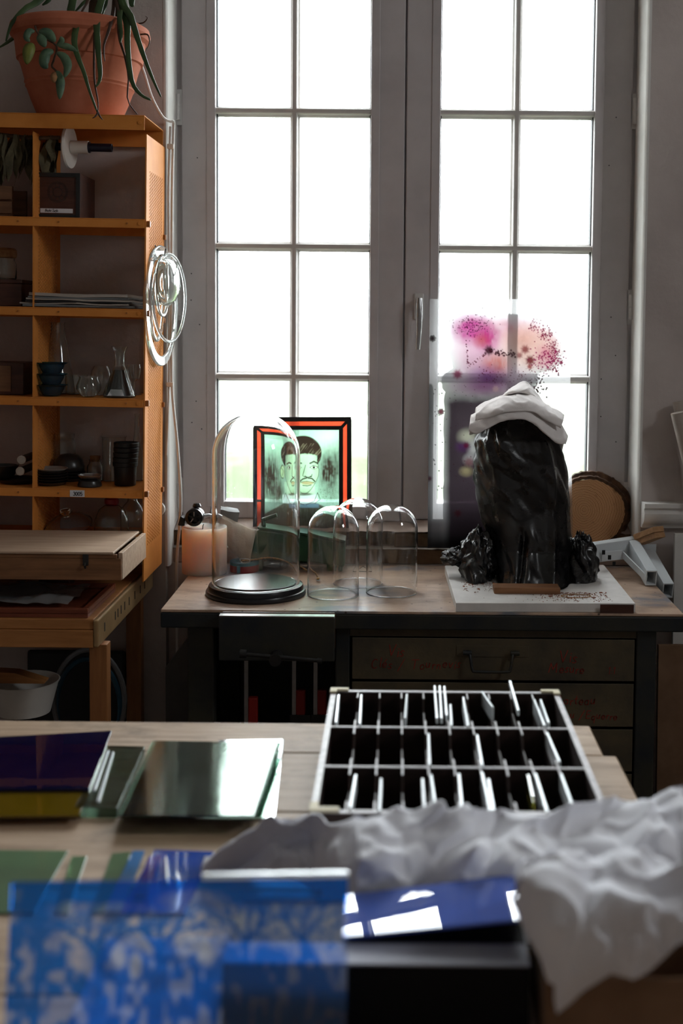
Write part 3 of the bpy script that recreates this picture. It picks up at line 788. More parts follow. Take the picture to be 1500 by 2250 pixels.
tag(obj('upturned_bowl', MB().lathe([(0.046, 0.0), (0.0465, 0.014), (0.040, 0.034), (0.026, 0.048), (0.0, 0.053)], 36), M['stoneware'], loc=pb2+Vector((0, 0, 0.0325)), rot=TILT, smooth=True, solid=0.003), 'upturned glossy black bowl on dark plates behind the plate stack', 'bowl')
vessel('preserving_jar', 'wide empty glass preserving jar at back behind upturned bowl', 'jar', [(0.036, 0), (0.040, 0.004), (0.040, 0.112), (0.035, 0.124), (0.037, 0.130), (0.037, 0.142)], 0.003, at(4, 138, 3.985))
cj = thing('glass_bottle', 'small glass bottle with cork behind the little round tin', 'bottle', at(4, 209, 3.93), TILT)
obj('bottle_body', MB().lathe(shell([(0.024, 0), (0.026, 0.003), (0.026, 0.044), (0.020, 0.054), (0.018, 0.062), (0.020, 0.068)], 0.002), 28), M['glass_thin'], cj, smooth=True)
obj('cork', MB().lathe([(0, 0.060), (0.0145, 0.060), (0.0165, 0.078), (0, 0.078)], 20), M['cork'], cj, smooth=True)
tn = thing('round_tin', 'small round dark tin with dished lid in front of corked bottle', 'tin', at(4, 197, 3.80), TILT)
obj('tin_body', MB().lathe([(0, 0), (0.036, 0), (0.037, 0.004), (0.032, 0.017), (0.022, 0.021), (0, 0.021)], 32), M['stoneware'], tn, smooth=True)
obj('tin_lid', MB().lathe(shell([(0.020, 0.0225), (0.028, 0.026), (0.035, 0.033), (0.036, 0.035)], 0.002), 32), M['steel'], tn, smooth=True)
pc = at(4, 275, 3.84)
for k in range(5):
    h0 = 0.0 if k == 0 else 0.050+0.0135*k
    o = obj('plant_pot', MB().lathe(shell([(0.031, 0), (0.0325, 0.002), (0.0345, 0.058), (0.038, 0.060), (0.039, 0.071), (0.037, 0.073)] if k == 0 else [(0.032, 0.002), (0.035, 0.056), (0.038, 0.058), (0.039, 0.069), (0.0375, 0.071)], 0.0015), 32), M['black_plastic'], loc=pc+Vector((0.001*k, 0, 0.0 if k == 0 else 0.0155*k)), rot=TILT, smooth=True)
    tag(o, ['outermost lowest', 'second from bottom', 'middle', 'second from top', 'topmost'][k]+' black plastic plant pot of the nested stack', 'pot', 'nested black plant pots')
vessel('glass_beaker', 'tall clear glass beaker half hidden behind black plant pots', 'glass', [(0.034, 0), (0.036, 0.003), (0.037, 0.135), (0.041, 0.140)], 0.002, at(4, 250, 3.945))
vessel('glass_cruet', 'slim clear glass cruet with narrow neck behind the black pots', 'bottle', [(0.022, 0), (0.024, 0.003), (0.026, 0.07), (0.013, 0.11), (0.008, 0.16), (0.007, 0.205), (0.010, 0.212)], 0.002, at(4, 300, 3.96))
for (px_, py_, lb2) in ((48, 1010, 'upper dark tube with white end cap lying on the fifth shelf'), (45, 1035, 'lower dark tube with white end cap lying on the fifth shelf')):
    q = W(px_, py_, 3.80); r_ = px2m(9.5, 3.80)
    tb = thing('capped_tube', lb2, 'tube', q, (PI/2, 0, 0))
    obj('tube_body', MB().lathe([(0, -0.16), (r_*0.9, -0.16), (r_*0.9, -0.001), (0, -0.001)], 20), M['black_plastic'], tb, smooth=True)
    obj('end_cap', MB().lathe([(0, 0), (r_, 0), (r_, 0.005), (r_*0.75, 0.006), (r_*0.7, 0.0045), (0, 0.0045)], 24), M['white_plastic'], tb, smooth=True)
tg = at(4, 42, 3.86)
tag(obj('tool_tray', MB().lathe(shell([(0.05, 0), (0.056, 0.002), (0.062, 0.012)], 0.002), 28, sx=1.0, sy=1.2), M['black_iron'], loc=tg, rot=TILT, smooth=True), 'shallow dark oval tray under the capped tubes', 'tray')
tq = at(4, 15, 3.86)
tag(obj('black_bowl', MB().lathe([(0.03, 0.014), (0.038, 0.03), (0.044, 0.045), (0.046, 0.052), (0.042, 0.052), (0.030, 0.018), (0, 0.016)], 28), M['stoneware'], loc=tq+Vector((-0.01, 0, 0)), rot=TILT, smooth=True), 'black bowl at far left standing on the oval tray', 'bowl')

# --- sixth row: glass lid, lidded jar, mostly behind the pale box
gl_ = thing('casserole_lid', 'oval clear glass casserole lid with knob tilted on the low shelf', 'lid', at(5, 150, 3.86)+Vector((0, 0, 0.029)), (0.30, -0.10, 0))
obj('lid_dome', MB().lathe([(0.0, 0.030), (0.03, 0.028), (0.052, 0.018), (0.066, 0.003), (0.070, 0.0), (0.067, -0.002), (0.051, 0.013), (0.03, 0.0235), (0, 0.0255)], 40, sx=1.05, sy=1.25), M['glass'], gl_, smooth=True)
obj('knob', MB().lathe([(0, 0.031), (0.010, 0.031), (0.008, 0.036), (0.016, 0.044), (0.016, 0.052), (0, 0.055)], 24), M['glass'], gl_, smooth=True)
tj = thing('glass_canister', 'clear glass canister with dark red knob beside the glass lid', 'jar', at(5, 245, 3.88), TILT)
obj('canister_body', MB().lathe(shell([(0.050, 0), (0.054, 0.004), (0.053, 0.045), (0.040, 0.078), (0.022, 0.092)], 0.0025), 36), M['glass_thin'], tj, smooth=True)
obj('knob', MB().lathe([(0, 0.0935), (0.018, 0.0935), (0.022, 0.098), (0.022, 0.111), (0.014, 0.118), (0, 0.119)], 24), M['red_tape'], tj, smooth=True)
vessel('glass_bottle', 'round clear glass bottle at right end of the low shelf', 'bottle', [(0.034, 0), (0.037, 0.003), (0.038, 0.06), (0.030, 0.085), (0.016, 0.100), (0.015, 0.112)], 0.002, at(5, 291, 3.92))

# ------------------------------------------------------------------ low table under the shelving, pale case in front
xt = W(216, 1374, 3.28).x
tbl = thing('work_table', 'honey wooden table with slotted metal edge rail under the shelving', 'table', (xt-0.5, 3.65, 0))
def T(mb): mb.v = [(a-(xt-0.5), b-3.65, c) for a, b, c in mb.v]; return mb
xtl = xt-1.15
obj('table_top', T(MB().box(xtl, 3.285, ZT-0.030, xt-0.014, 4.03, ZT-0.001)), M['table_wood'], tbl, bevel=0.003)
obj('apron', T(MB().box(xtl, 3.28, ZT-0.078, xt-0.014, 3.30, ZT-0.0305)), M['table_wood'], tbl, bevel=0.002)
rl_ = obj('edge_rail', T(MB().box(xt-0.0135, 3.278, ZT-0.076, xt, 4.03, ZT-0.002)), M['rail_metal'], tbl, bevel=0.004)
sm = MB()
for q in (0.10, 0.29, 0.34, 0.40, 0.47, 0.56, 0.68, 0.80, 0.90):
    yq = 3.28+0.75*q*0.9
    sm.box(xt, yq, ZT-0.050, xt+0.0008, yq+0.008, ZT-0.026)
obj('slots', T(sm), M['dark_hole'], rl_)
for (lx_, ly_) in ((W(220, 1500, 3.34).x, 3.34), (xtl+0.05, 3.34), (xt-0.05, 3.98), (xtl+0.05, 3.98)):
    obj('leg', T(MB().box(lx_-0.024, ly_-0.022, 0, lx_+0.024, ly_+0.022, ZT-0.0785 if ly_ < 3.5 else ZT-0.0305)), M['leg_wood'], tbl, bevel=0.002)
# dark red tray lying on the table
xtr = W(194, 1362, 3.30).x
ty = thing('wooden_tray', 'dark red wooden tray lying on the honey table below the pale case', 'tray', (xtr-0.35, 3.46, ZT))
obj('base', MB().box(-0.35, -0.165, 0.0, 0.35, 0.165, 0.010), M['red_wood'], ty)
for a in ((-0.35, -0.165, 0.35, -0.150), (-0.35, 0.150, 0.35, 0.165)): obj('side', MB().box(a[0], a[1], 0.0105, a[2], a[3], 0.024), M['red_wood'], ty, bevel=0.002)
obj('side', MB().box(0.333, -0.1495, 0.0105, 0.35, 0.1495, 0.024), M['red_wood'], ty, bevel=0.002)
def plas(u, v):
    x = -0.33+0.62*u; y = -0.14+0.26*v
    return (x, y, 0.030+0.014*noise.noise(Vector((u*5, v*3, 2)))+0.010*abs(noise.noise(Vector((u*11, v*6, 7)))))
M['film'] = sheet_glass('clear_film', (205, 208, 210), trans=0.55, rough=0.15)
o = obj('plastic_sheet', MB().grid(plas, 46, 20), M['film'], loc=(xtr-0.35, 3.46, ZT), smooth=True)
tag(o, 'crumpled clear plastic sheet lying in the dark red tray', 'plastic')
# blocks that carry the pale case
for k, (bx0, lb2) in enumerate(((xt-0.26, 'dark timber block under right end of pale wooden case'), (xt-0.80, 'dark timber block under left end of pale wooden case'))):
    tag(obj('timber_block', MB().box(0, 0, 0, 0.09, 0.062, 0.083), M['dark_wood'], loc=(bx0, 3.635, ZT), bevel=0.002), lb2, 'block', 'timber blocks under the pale case')
yc0, yc1 = 3.376, 3.715
xc1 = W(266, 1260, yc0).x
zb0 = ZT+0.0845; zb1 = W(266, 1213, yc0).z
cs = thing('wooden_case', 'long pale wooden case with hinged lid and latch in front of shelving', 'case', (xc1-0.35, yc0, zb0))
hh = zb1-zb0
obj('front_board', MB().box(-0.6, 0, 0, 0.35, 0.010, hh-0.019), M['box_front'], cs, bevel=0.0015)
obj('end_board', MB().box(0.340, 0.0105, 0, 0.352, yc1-yc0-0.0105, hh-0.004), M['pale_wood'], cs, bevel=0.0015)
obj('back_board', MB().box(-0.6, yc1-yc0-0.010, 0, 0.35, yc1-yc0, hh-0.019), M['pale_wood'], cs)
obj('bottom_board', MB().box(-0.6, 0.0105, 0, 0.3395, yc1-yc0-0.0105, 0.006), M['pale_wood'], cs)
obj('lid_front', MB().box(-0.6, 0, hh-0.0185, 0.338, 0.010, hh-0.0075), M['box_front'], cs, bevel=0.001)
obj('lid', MB().box(-0.6, -0.004, hh-0.007, 0.330, yc1-yc0, hh), M['pale_wood'], cs, bevel=0.002)
lt = obj('latch', MB().box(0.246, -0.005, hh-0.038, 0.262, -0.0003, hh-0.006), M['black_iron'], cs, bevel=0.002)
obj('latch_hook', MB().tube([(0.254, -0.006, hh-0.030), (0.254, -0.012, hh-0.036), (0.254, -0.006, hh-0.044)], 0.003, 8), M['black_iron'], lt)
# under the table
mb = MB()
def hoop(cx, cz, Y, r, ry, mt, lb2):
    c = [(r*math.cos(a), 0.0, ry*math.sin(a)) for a in [2*PI*k/48 for k in range(49)]]
    p_ = W(cx, cz, Y)
    o = obj('hose_coil', MB().tube(c, 0.008, 8, cap=False), M[mt], loc=p_, smooth=True)
    tag(o, lb2, 'hose', 'hose loops hanging under the table')
hoop(196, 1540, 3.80, 0.110, 0.160, 'hose_grey', 'grey hose loop hanging under the honey table behind its front leg')
hoop(194, 1555, 3.83, 0.099, 0.155, 'hose_blue', 'blue hose loop hanging inside the grey one under the table')
vb = W(42, 1590, 3.55); 
bs = thing('basin', 'white round basin on a dark stand below the honey table', 'basin', (vb.x, 3.6, 0))
obj('basin_shell', MB().lathe(shell([(0.05, 0.50), (0.075, 0.505), (0.098, 0.59), (0.104, 0.60)], 0.004), 36), M['white_plastic'], bs, smooth=True)
obj('stand', MB().lathe([(0, 0), (0.11, 0), (0.11, 0.02), (0.03, 0.03), (0.03, 0.49), (0.06, 0.4985), (0, 0.4985)], 24), M['black_iron'], bs, smooth=True)
wp = thing('wood_wedge', 'orange brown wooden wedge lying in the white basin', 'wood', (vb.x-0.02, 3.6, 0.5945))
obj('wedge', MB().prism([(-0.075, 0), (0.085, 0), (0.085, 0.004), (0.0, 0.030), (-0.075, 0.034)], lambda u, v, a: (u, a, v), -0.02, 0.03), M['table_wood'], wp)
db = W(150, 1500, 3.9)
o = obj('dark_board', MB().box(-0.16, 0, 0, 0.16, 0.02, 0.56), M['black_iron'], loc=(db.x, 3.98, 0.02), rot=(-0.03, 0, 0), bevel=0.02)
tag(o, 'dark rounded board leaning against wall under the table', 'board')
gb = W(388, 1590, 3.85)
o = obj('grey_duct', MB().prism([(-0.040, 0), (0.036, 0), (0.036, 0.66), (-0.040, 0.56)], lambda u, v, a: (u, a, v), 0, 0.12), M['grey_board'], loc=(gb.x, 3.88, 0))
tag(o, 'grey board box with sloping top beside left leg of the workbench', 'box')

# ------------------------------------------------------------------ plant on top of the shelving
pc_ = at(0, 176, 3.86)
pl = thing('potted_plant', 'terracotta pot of drooping strap-leaved plant on top of the shelving', 'plant', pc_, TILT)
def rz(npx): return px2m(npx, 3.86)
pot = [(rz(85), 0.0), (rz(88), 0.003), (rz(104), rz(40)), (rz(112), rz(62)), (rz(115), rz(66)), (rz(114), rz(70)), (rz(117), rz(74)), (rz(116), rz(79)), (rz(124), rz(108)), (rz(128), rz(118)), (rz(128), rz(121)), (rz(133), rz(123)), (rz(136), rz(150)), (rz(138), rz(166)), (rz(146), rz(172)), (rz(149), rz(183)), (rz(146), rz(195)), (rz(138), rz(200)), (rz(130), rz(198))]
pr_ = [(0, 0)]+pot+[(rz(124), rz(170)), (0, rz(168))]
obj('pot', MB().lathe(pr_, 64), M['terracotta'], pl, smooth=True, ang=0.5)
def so(u, v):
    a = 2*PI*u; r_ = rz(126)*v
    return (r_*math.cos(a), r_*math.sin(a), rz(182)+0.012*noise.noise(Vector((math.cos(a)*v*4, math.sin(a)*v*4, 1))))
obj('soil', MB().grid(so, 36, 8, True), M['soil'], pl)
def PL(px, py, Y): return W(px, py, Y)-pc_
def smoothpts(pts, n):
    P = [Vector(p) for p in pts]; out = []
    m = len(P)-1
    for k in range(n):
        t = k/(n-1)*m; i = min(int(t), m-1); f = t-i
        p0, p1, p2_, p3 = P[max(i-1, 0)], P[i], P[i+1], P[min(i+2, m)]
        out.append(0.5*((2*p1)+(p2_-p0)*f+(2*p0-5*p1+4*p2_-p3)*f*f+(3*p1-p0-3*p2_+p3)*f**3))
    return out
def strap(pts, w, name='leaf', mt='leaf', n=22, tipw=0.15, face=(0, -1, 0), tip_p=1.6):
    sp_ = smoothpts(pts, n)
    vs = []; fs = []
    for i, q in enumerate(sp_):
        t = (sp_[min(i+1, n-1)]-sp_[max(i-1, 0)]).normalized()
        s_ = t.cross(Vector(face)).normalized(); u_ = s_.cross(t)
        k = i/(n-1); ww = w*(1-k**tip_p*(1-tipw))*(0.75+0.25*min(1, k*5))
        ww *= 1+0.05*math.sin(i*2.3)
        vs += [q-s_*ww, q-u_*ww*0.35, q+s_*ww]
    for i in range(n-1):
        for j in range(2): fs.append((i*3+j, i*3+j+1, (i+1)*3+j+1, (i+1)*3+j))
    return obj(name, MB().add(vs, fs), M[mt], pl, smooth=True, solid=0.0022)
crown = [(222, -150, 3.86)]
def lf(pxs, w, Y0=3.80, Y1=3.62, mt='leaf', **k):
    n = len(pxs)
    pts = [PL(a, b, Y0+(Y1-Y0)*min(1, 1.6*i/(n-1))) for i, (a, b) in enumerate(pxs)]
    strap(pts, w, mt=mt, **k)
lf([(222, -130), (150, -70), (84, 0), (53, 20), (24, 52), (11, 92)], 0.013, 3.84, 3.72)
lf([(70, 60), (40, 76), (14, 95), (-6, 108)], 0.008, 3.92, 3.86)
lf([(215, -140), (170, -60), (157, 0), (153, 31), (165, 53), (161, 84), (166, 115), (183, 157), (195, 196), (214, 246)], 0.013, 3.82, 3.62)
lf([(228, -110), (226, -30), (214, 20), (210, 56), (214, 110), (219, 160), (216, 180), (209, 190)], 0.012, 3.80, 3.61)
lf([(238, -120), (248, -40), (252, 0), (258, 34), (259, 78), (272, 120), (281, 168), (280, 218), (302, 249)], 0.010, 3.80, 3.66, mt='leaf_dry', tipw=0.1, tip_p=0.5)
lf([(238, -120), (246, -30), (268, 22), (277, 56), (278, 98), (288, 174), (308, 205), (331, 217)], 0.012, 3.80, 3.64, tipw=0.2)
lf([(248, -130), (258, -50), (266, 5), (284, 34), (298, 76), (316, 126), (336, 174), (353, 210)], 0.012, 3.80, 3.66)
lf([(205, -60), (190, 0), (180, 20), (164, 44)], 0.006, 3.80, 3.70, mt='leaf_dry')
lf([(250, -60), (246, 20), (238, 60), (226, 100), (229, 134)], 0.006, 3.80, 3.64, mt='leaf_dry')
lf([(262, -80), (262, 0), (260, 40), (264, 74), (262, 92)], 0.010, 3.82, 3.66)
lf([(290, -60), (286, 0), (290, 12)], 0.012, 3.84, 3.74)
lf([(92, -50), (108, -20), (104, 0), (90, 12)], 0.012, 3.84, 3.78)
lf([(206, 30), (205, 80), (206, 168), (215, 224), (214, 250)], 0.0035, 3.72, 3.62, mt='leaf_dry')
lf([(230, -100), (205, -20), (178, 8), (160, 28)], 0.008, 3.86, 3.80)
lf([(240, -110), (228, 0), (222, 24), (218, 40), (230, 60)], 0.009, 3.86, 3.74)
lf([(216, 244), (210, 254), (203, 259)], 0.003, 3.66, 3.645, mt='leaf_dry', n=8); lf([(213, 240), (219, 254), (226, 262)], 0.003, 3.66, 3.645, mt='leaf_dry', n=8)
lf([(304, 74), (322, 74), (326, 92), (316, 114)], 0.0025, 3.80, 3.74, mt='leaf_dry', n=14)
lf([(296, 50), (312, 48), (321, 38), (316, 33)], 0.002, 3.84, 3.80, mt='leaf_dry', n=14)
for (a, b, r0) in (((204, 60), (202, -60), 0.020), ((262, 62), (252, -60), 0.015)):
    obj('stem', MB().tube([PL(a[0], a[1], 3.84), PL((a[0]+b[0])/2+3, (a[1]+b[1])/2, 3.84), PL(b[0], b[1], 3.84)], [r0, r0*0.9, r0*0.8], 12), M['stem'], pl, smooth=True)
for k in range(14):                                # dry litter on the soil
    a = random.uniform(0, 2*PI); r_ = random.uniform(0.03, 0.15)
    q = Vector((r_*math.cos(a), r_*math.sin(a), rz(186)))
    obj('litter', MB().grid(lambda u, v: (q.x+0.03*(v-0.5)*math.cos(a*3)+0.008*(u-0.5), q.y+0.02*(v-0.5), q.z+0.02*math.sin(PI*v)+0.014*random.random()), 2, 5), M['leaf_dry'], pl, solid=0.001)
# small round-leaved cutting hanging over the front left of the rim
obj('cutting_stem', MB().tube(smoothpts([PL(76, 40, 3.72), PL(76, 62, 3.67), PL(88, 80, 3.64), (PL(122, 100, 3.63)), PL(118, 128, 3.63), PL(113, 146, 3.63), PL(124, 160, 3.63), PL(130, 200, 3.63)], 24), 0.003, 8), M['stem'], pl, smooth=True)
def oval(pxs, w, mt):
    n = 12
    sp_ = smoothpts([PL(a, b, 3.615-0.006*i) for i, (a, b) in enumerate(pxs)], n)
    vs = []; fs = []
    for i, q in enumerate(sp_):
        t = (sp_[min(i+1, n-1)]-sp_[max(i-1, 0)]).normalized(); s_ = t.cross(Vector((0, -1, 0))).normalized()
        k = i/(n-1); ww = w*max(0.06, math.sin(PI*(0.04+0.94*k))**0.8)
        vs += [q-s_*ww, q+Vector((0, -0.25*ww, 0)), q+s_*ww]
    for i in range(n-1):
        for j in range(2): fs.append((i*3+j, i*3+j+1, (i+1)*3+j+1, (i+1)*3+j))
    obj('oval_leaf', MB().add(vs, fs), M[mt], pl, smooth=True, solid=0.003)
oval([(74, 70), (62, 70), (57, 84), (64, 92)], 0.010, 'leaf_soft'); oval([(84, 70), (104, 74), (120, 92)], 0.014, 'leaf_soft')
oval([(70, 96), (62, 112), (58, 142)], 0.017, 'leaf_yellow'); oval([(88, 74), (90, 86), (98, 104)], 0.014, 'leaf_soft')
oval([(124, 100), (134, 90), (132, 80)], 0.008, 'leaf_soft'); oval([(126, 100), (146, 102), (168, 112)], 0.009, 'leaf_soft')
oval([(116, 113), (100, 118), (96, 140), (104, 150)], 0.015, 'leaf_soft'); oval([(124, 116), (140, 126), (148, 146), (141, 170)], 0.013, 'leaf_soft')
oval([(124, 156), (132, 180), (131, 218)], 0.013, 'leaf_soft'); oval([(124, 160), (118, 168), (119, 182)], 0.010, 'cork')

# ------------------------------------------------------------------ white cable and fittings on the left reveal
yc_ = 4.02
pts = [(275, -60, 3.98), (281, 20, 3.98), (300, 110, 3.98), (318, 165, 3.98), (334, 215, 3.99), (356, 255, 4.0), (372, 266, 4.02), (381, 268, 4.03), (381, 290, 4.04), (378, 420, 4.045), (377, 600, 4.045), (377, 800, 4.045), (379, 870, 4.04), (390, 980, 4.02), (397, 1090, 4.0), (394, 1160, 4.0), (389, 1220, 4.0), (388, 1290, 4.0), (389, 1420, 4.0), (388, 1560, 4.0), (386, 1700, 4.0)]
cb = thing('cable', 'white cable running down the left window reveal behind the bench', 'cable', W(388, 1290, 4.0))
o_ = W(388, 1290, 4.0)
obj('cord', MB().tube([p-o_ for p in smoothpts([W(*q) for q in pts], 150)], 0.0046, 8), M['cable'], cb, smooth=True)
cp2 = [(374, 278, 4.035), (370, 420, 4.044), (371, 600, 4.044), (371, 840, 4.044), (366, 1000, 4.04)]
obj('cord', MB().tube([p-o_ for p in smoothpts([W(*q) for q in cp2], 60)], 0.0035, 8), M['cable'], cb, smooth=True)
for (a, b) in ((376, 322), (376, 610), (375, 845)):
    c = W(a, b, 4.04)-o_
    obj('clip', MB().box(c.x-0.012, c.y-0.009, c.z-0.008, c.x+0.009, c.y+0.006, c.z+0.008), M['white_plastic'], cb, bevel=0.002)
q = W(346, 1118, 4.035)
sk = obj('wall_knob', MB().lathe([(0, 0.012), (0.006, 0.012), (0.012, 0.008), (0.023, 0.004), (0.025, -0.002), (0, -0.014)], 28), M['white_plastic'], loc=q, rot=(PI/2, 0, 0), smooth=True)
tag(sk, 'round white wall knob peeping out behind the shelving edge', 'knob')

# ------------------------------------------------------------------ glass rings and blown dish hung on the perforated side
def hang(px, py, Y): return W(px, py, Y)
DIR = Vector((math.sin(0.10), math.cos(0.10), 0)); OUT = Vector((math.cos(0.10), -math.sin(0.10), 0))
def ring(name, label, cpx, cpy, Y, ra, rb, wd, th, mt='glass_aqua', yaw=0.0, cat='glass ring'):
    c = W(cpx, cpy, Y)
    d = Vector((math.sin(0.10+yaw), math.cos(0.10+yaw), 0)); o2 = Vector((d.y, -d.x, 0))
    m = MB()
    n = 72; prof = [(-wd/2, -th/2), (wd/2, -th/2), (wd/2, th/2), (-wd/2, th/2)]
    vs = []; fs = []
    for i in range(n):
        a = 2*PI*i/n
        w2 = 1+0.06*math.sin(a*3+1)
        for (u, v) in prof:
            vs.append(d*((ra+u*w2)*math.cos(a))+Vector((0, 0, (rb+u*w2)*math.sin(a)))+o2*v)
    for i in range(n):
        for j in range(4):
            fs.append((i*4+j, i*4+(j+1) % 4, ((i+1) % n)*4+(j+1) % 4, ((i+1) % n)*4+j))
    o = obj(name, m.add(vs, fs), M[mt], loc=c, smooth=True, bevel=th*0.35)
    return tag(o, label, cat, 'glass rings on the hook')
ring('glass_ring', 'largest flat aqua glass ring hanging lowest on the orange side panel', 354, 672, 3.90, 0.160, 0.172, 0.030, 0.010)
ring('glass_ring', 'thin glass ring swinging outward nearest the window', 372, 655, 3.89, 0.090, 0.135, 0.009, 0.008, yaw=0.30)
ring('glass_ring', 'medium aqua glass ring lying against the perforations', 344, 650, 3.87, 0.080, 0.135, 0.013, 0.009, yaw=-0.02)
ring('glass_ring', 'small glass ring just below the blown glass dome', 357, 630, 3.87, 0.05, 0.088, 0.010, 0.008, yaw=0.10)
cdm = W(366, 618, 3.86)
dm = thing('glass_dome', 'thick blown glass dome hanging from a wire against the side panel', 'glass dome', cdm, (0, 0, -0.10))
mb = MB().lathe([(0.074, 0.0), (0.077, 0.006), (0.074, 0.020), (0.060, 0.036), (0.034, 0.047), (0.0, 0.050), (0.0, 0.044), (0.032, 0.041), (0.056, 0.031), (0.068, 0.018), (0.069, 0.004)], 44, closed=True)
mb.v = [(c-0.012, a, b) for a, b, c in mb.v]
obj('dome_glass', mb, M['glass'], dm, smooth=True)
mb = MB().lathe([(0.070, 0.0), (0.076, 0.004), (0.074, 0.010), (0.066, 0.006)], 44, closed=True)
mb.v = [(c-0.034, a, b) for a, b, c in mb.v]
obj('rim_ring', mb, M['glass_aqua'], dm, smooth=True)
hk = W(350, 548, 3.88)
mb = MB().tube([p-hk for p in smoothpts([W(339, 537, 3.88), W(345, 548, 3.88), W(356, 566, 3.875), W(361, 560, 3.87), W(364, 546, 3.87)], 20)], 0.0022, 8)
tag(obj('wire_hook', mb, M['black_iron'], loc=hk, smooth=True), 'bent black wire hook holding the glass rings', 'hook')
# ------------------------------------------------------------------ workbench
YBF, YBB = 3.44, 4.095
XBL = W(352, 1355, YBF).x; XBR = W(1503, 1362, YBF).x
wbn = thing('workbench', 'old painted metal workbench with worn brown top and lettered drawers', 'workbench', ((XBL+XBR)/2, YBF, 0))
BX = (XBL+XBR)/2
def B(mb): mb.v = [(a-BX, b-YBF, c) for a, b, c in mb.v]; return mb
def benchtop_material():
    m, t, out = newmat('worn_bench_top')
    p = N(t, 'ShaderNodeBsdfPrincipled')
    f = noise_fac(t, 7, (0.6, 1, 1), 8, 0.65)
    base = ramp(t, f, [(0.3, lin((124, 100, 82))), (0.5, lin((182, 154, 132))), (0.7, lin((206, 182, 160)))])
    st = noise_fac(t, 2.6, (1, 1.4, 1), 5, 0.6)
    mk = ramp(t, st, [(0.52, (0, 0, 0)), (0.62, (0.9, 0.9, 0.9))])
    mx = N(t, 'ShaderNodeMix', data_type='RGBA'); mx.inputs['B'].default_value = lin((106, 112, 122))
    t.links.new(mk, mx.inputs['Factor']); t.links.new(base, mx.inputs['A'])
    vo = N(t, 'ShaderNodeTexVoronoi'); setin(vo, Scale=26.0); tc = N(t, 'ShaderNodeTexCoord'); t.links.new(tc.outputs['Object'], vo.inputs['Vector'])
    sp = ramp(t, vo.outputs['Distance'], [(0.06, (1, 1, 1)), (0.11, (0, 0, 0))])
    m2 = N(t, 'ShaderNodeMix', data_type='RGBA'); m2.inputs['B'].default_value = lin((70, 58, 50))
    t.links.new(sp, m2.inputs['Factor']); t.links.new(mx.outputs['Result'], m2.inputs['A'])
    t.links.new(m2.outputs['Result'], p.inputs['Base Color'])
    setin(p, Roughness=0.42); p.inputs['Specular IOR Level'].default_value = 0.35
    b = N(t, 'ShaderNodeBump'); setin(b, Strength=0.15, Distance=0.003)
    t.links.new(noise_fac(t, 30, (1, 1, 1), 5), b.inputs['Height']); t.links.new(b.outputs[0], p.inputs['Normal'])
    t.links.new(p.outputs[0], out.inputs[0])
    return m
M['benchtop'] = benchtop_material()
obj('worktop', B(MB().box(XBL+0.001, YBF+0.001, ZB-0.008, XBR-0.001, YBB, ZB)), M['benchtop'], wbn, bevel=0.002)
obj('top_frame', B(MB().box(XBL, YBF, ZB-0.052, XBR, YBB, ZB-0.0085)), M['bench_metal'], wbn, bevel=0.004)
def zf(py, px=900, Y=3.46): return W(px, py, Y).z
def xf(px, py=1450, Y=3.46): return W(px, py, Y).x
YC = 3.46
zt0 = ZB-0.0525
for (a, b) in ((412, 470), (736, 768), (1397, 1441)):
    obj('leg', B(MB().box(xf(a), YC, 0, xf(b), YC+0.05, zt0)), M['bench_metal'], wbn, bevel=0.004)
    obj('leg', B(MB().box(xf(a), YBB-0.06, 0, xf(b), YBB-0.01, zt0)), M['bench_metal'], wbn, bevel=0.004)
obj('side_plate', B(MB().box(xf(412)+0.004, YC+0.0505, 0.06, xf(412)+0.010, YBB-0.0605, zt0)), M['bench_metal'], wbn)
obj('side_plate', B(MB().box(xf(752), YC+0.0505, 0.06, xf(752)+0.006, YBB-0.0605, zt0)), M['bench_metal'], wbn)
obj('side_plate', B(MB().box(xf(1420), YC+0.0505, 0.06, xf(1420)+0.006, YBB-0.0605, zt0)), M['bench_metal'], wbn)
obj('back_plate', B(MB().box(xf(470), YBB-0.016, 0.06, xf(1397), YBB-0.012, zt0)), M['black_iron'], wbn)
obj('lower_shelf', B(MB().box(xf(470), YC+0.02, 0.22, xf(736), YBB-0.0605, 0.24)), M['bench_metal'], wbn)
obj('top_rail', B(MB().box(xf(768), YC+0.004, zf(1399), xf(1397), YC+0.03, zt0)), M['drawer_metal'], wbn)
xa, xb = xf(771), xf(1395)
rows = [(1401, 1492), (1498, 1592), (1598, 1690), (1696, 1788)]
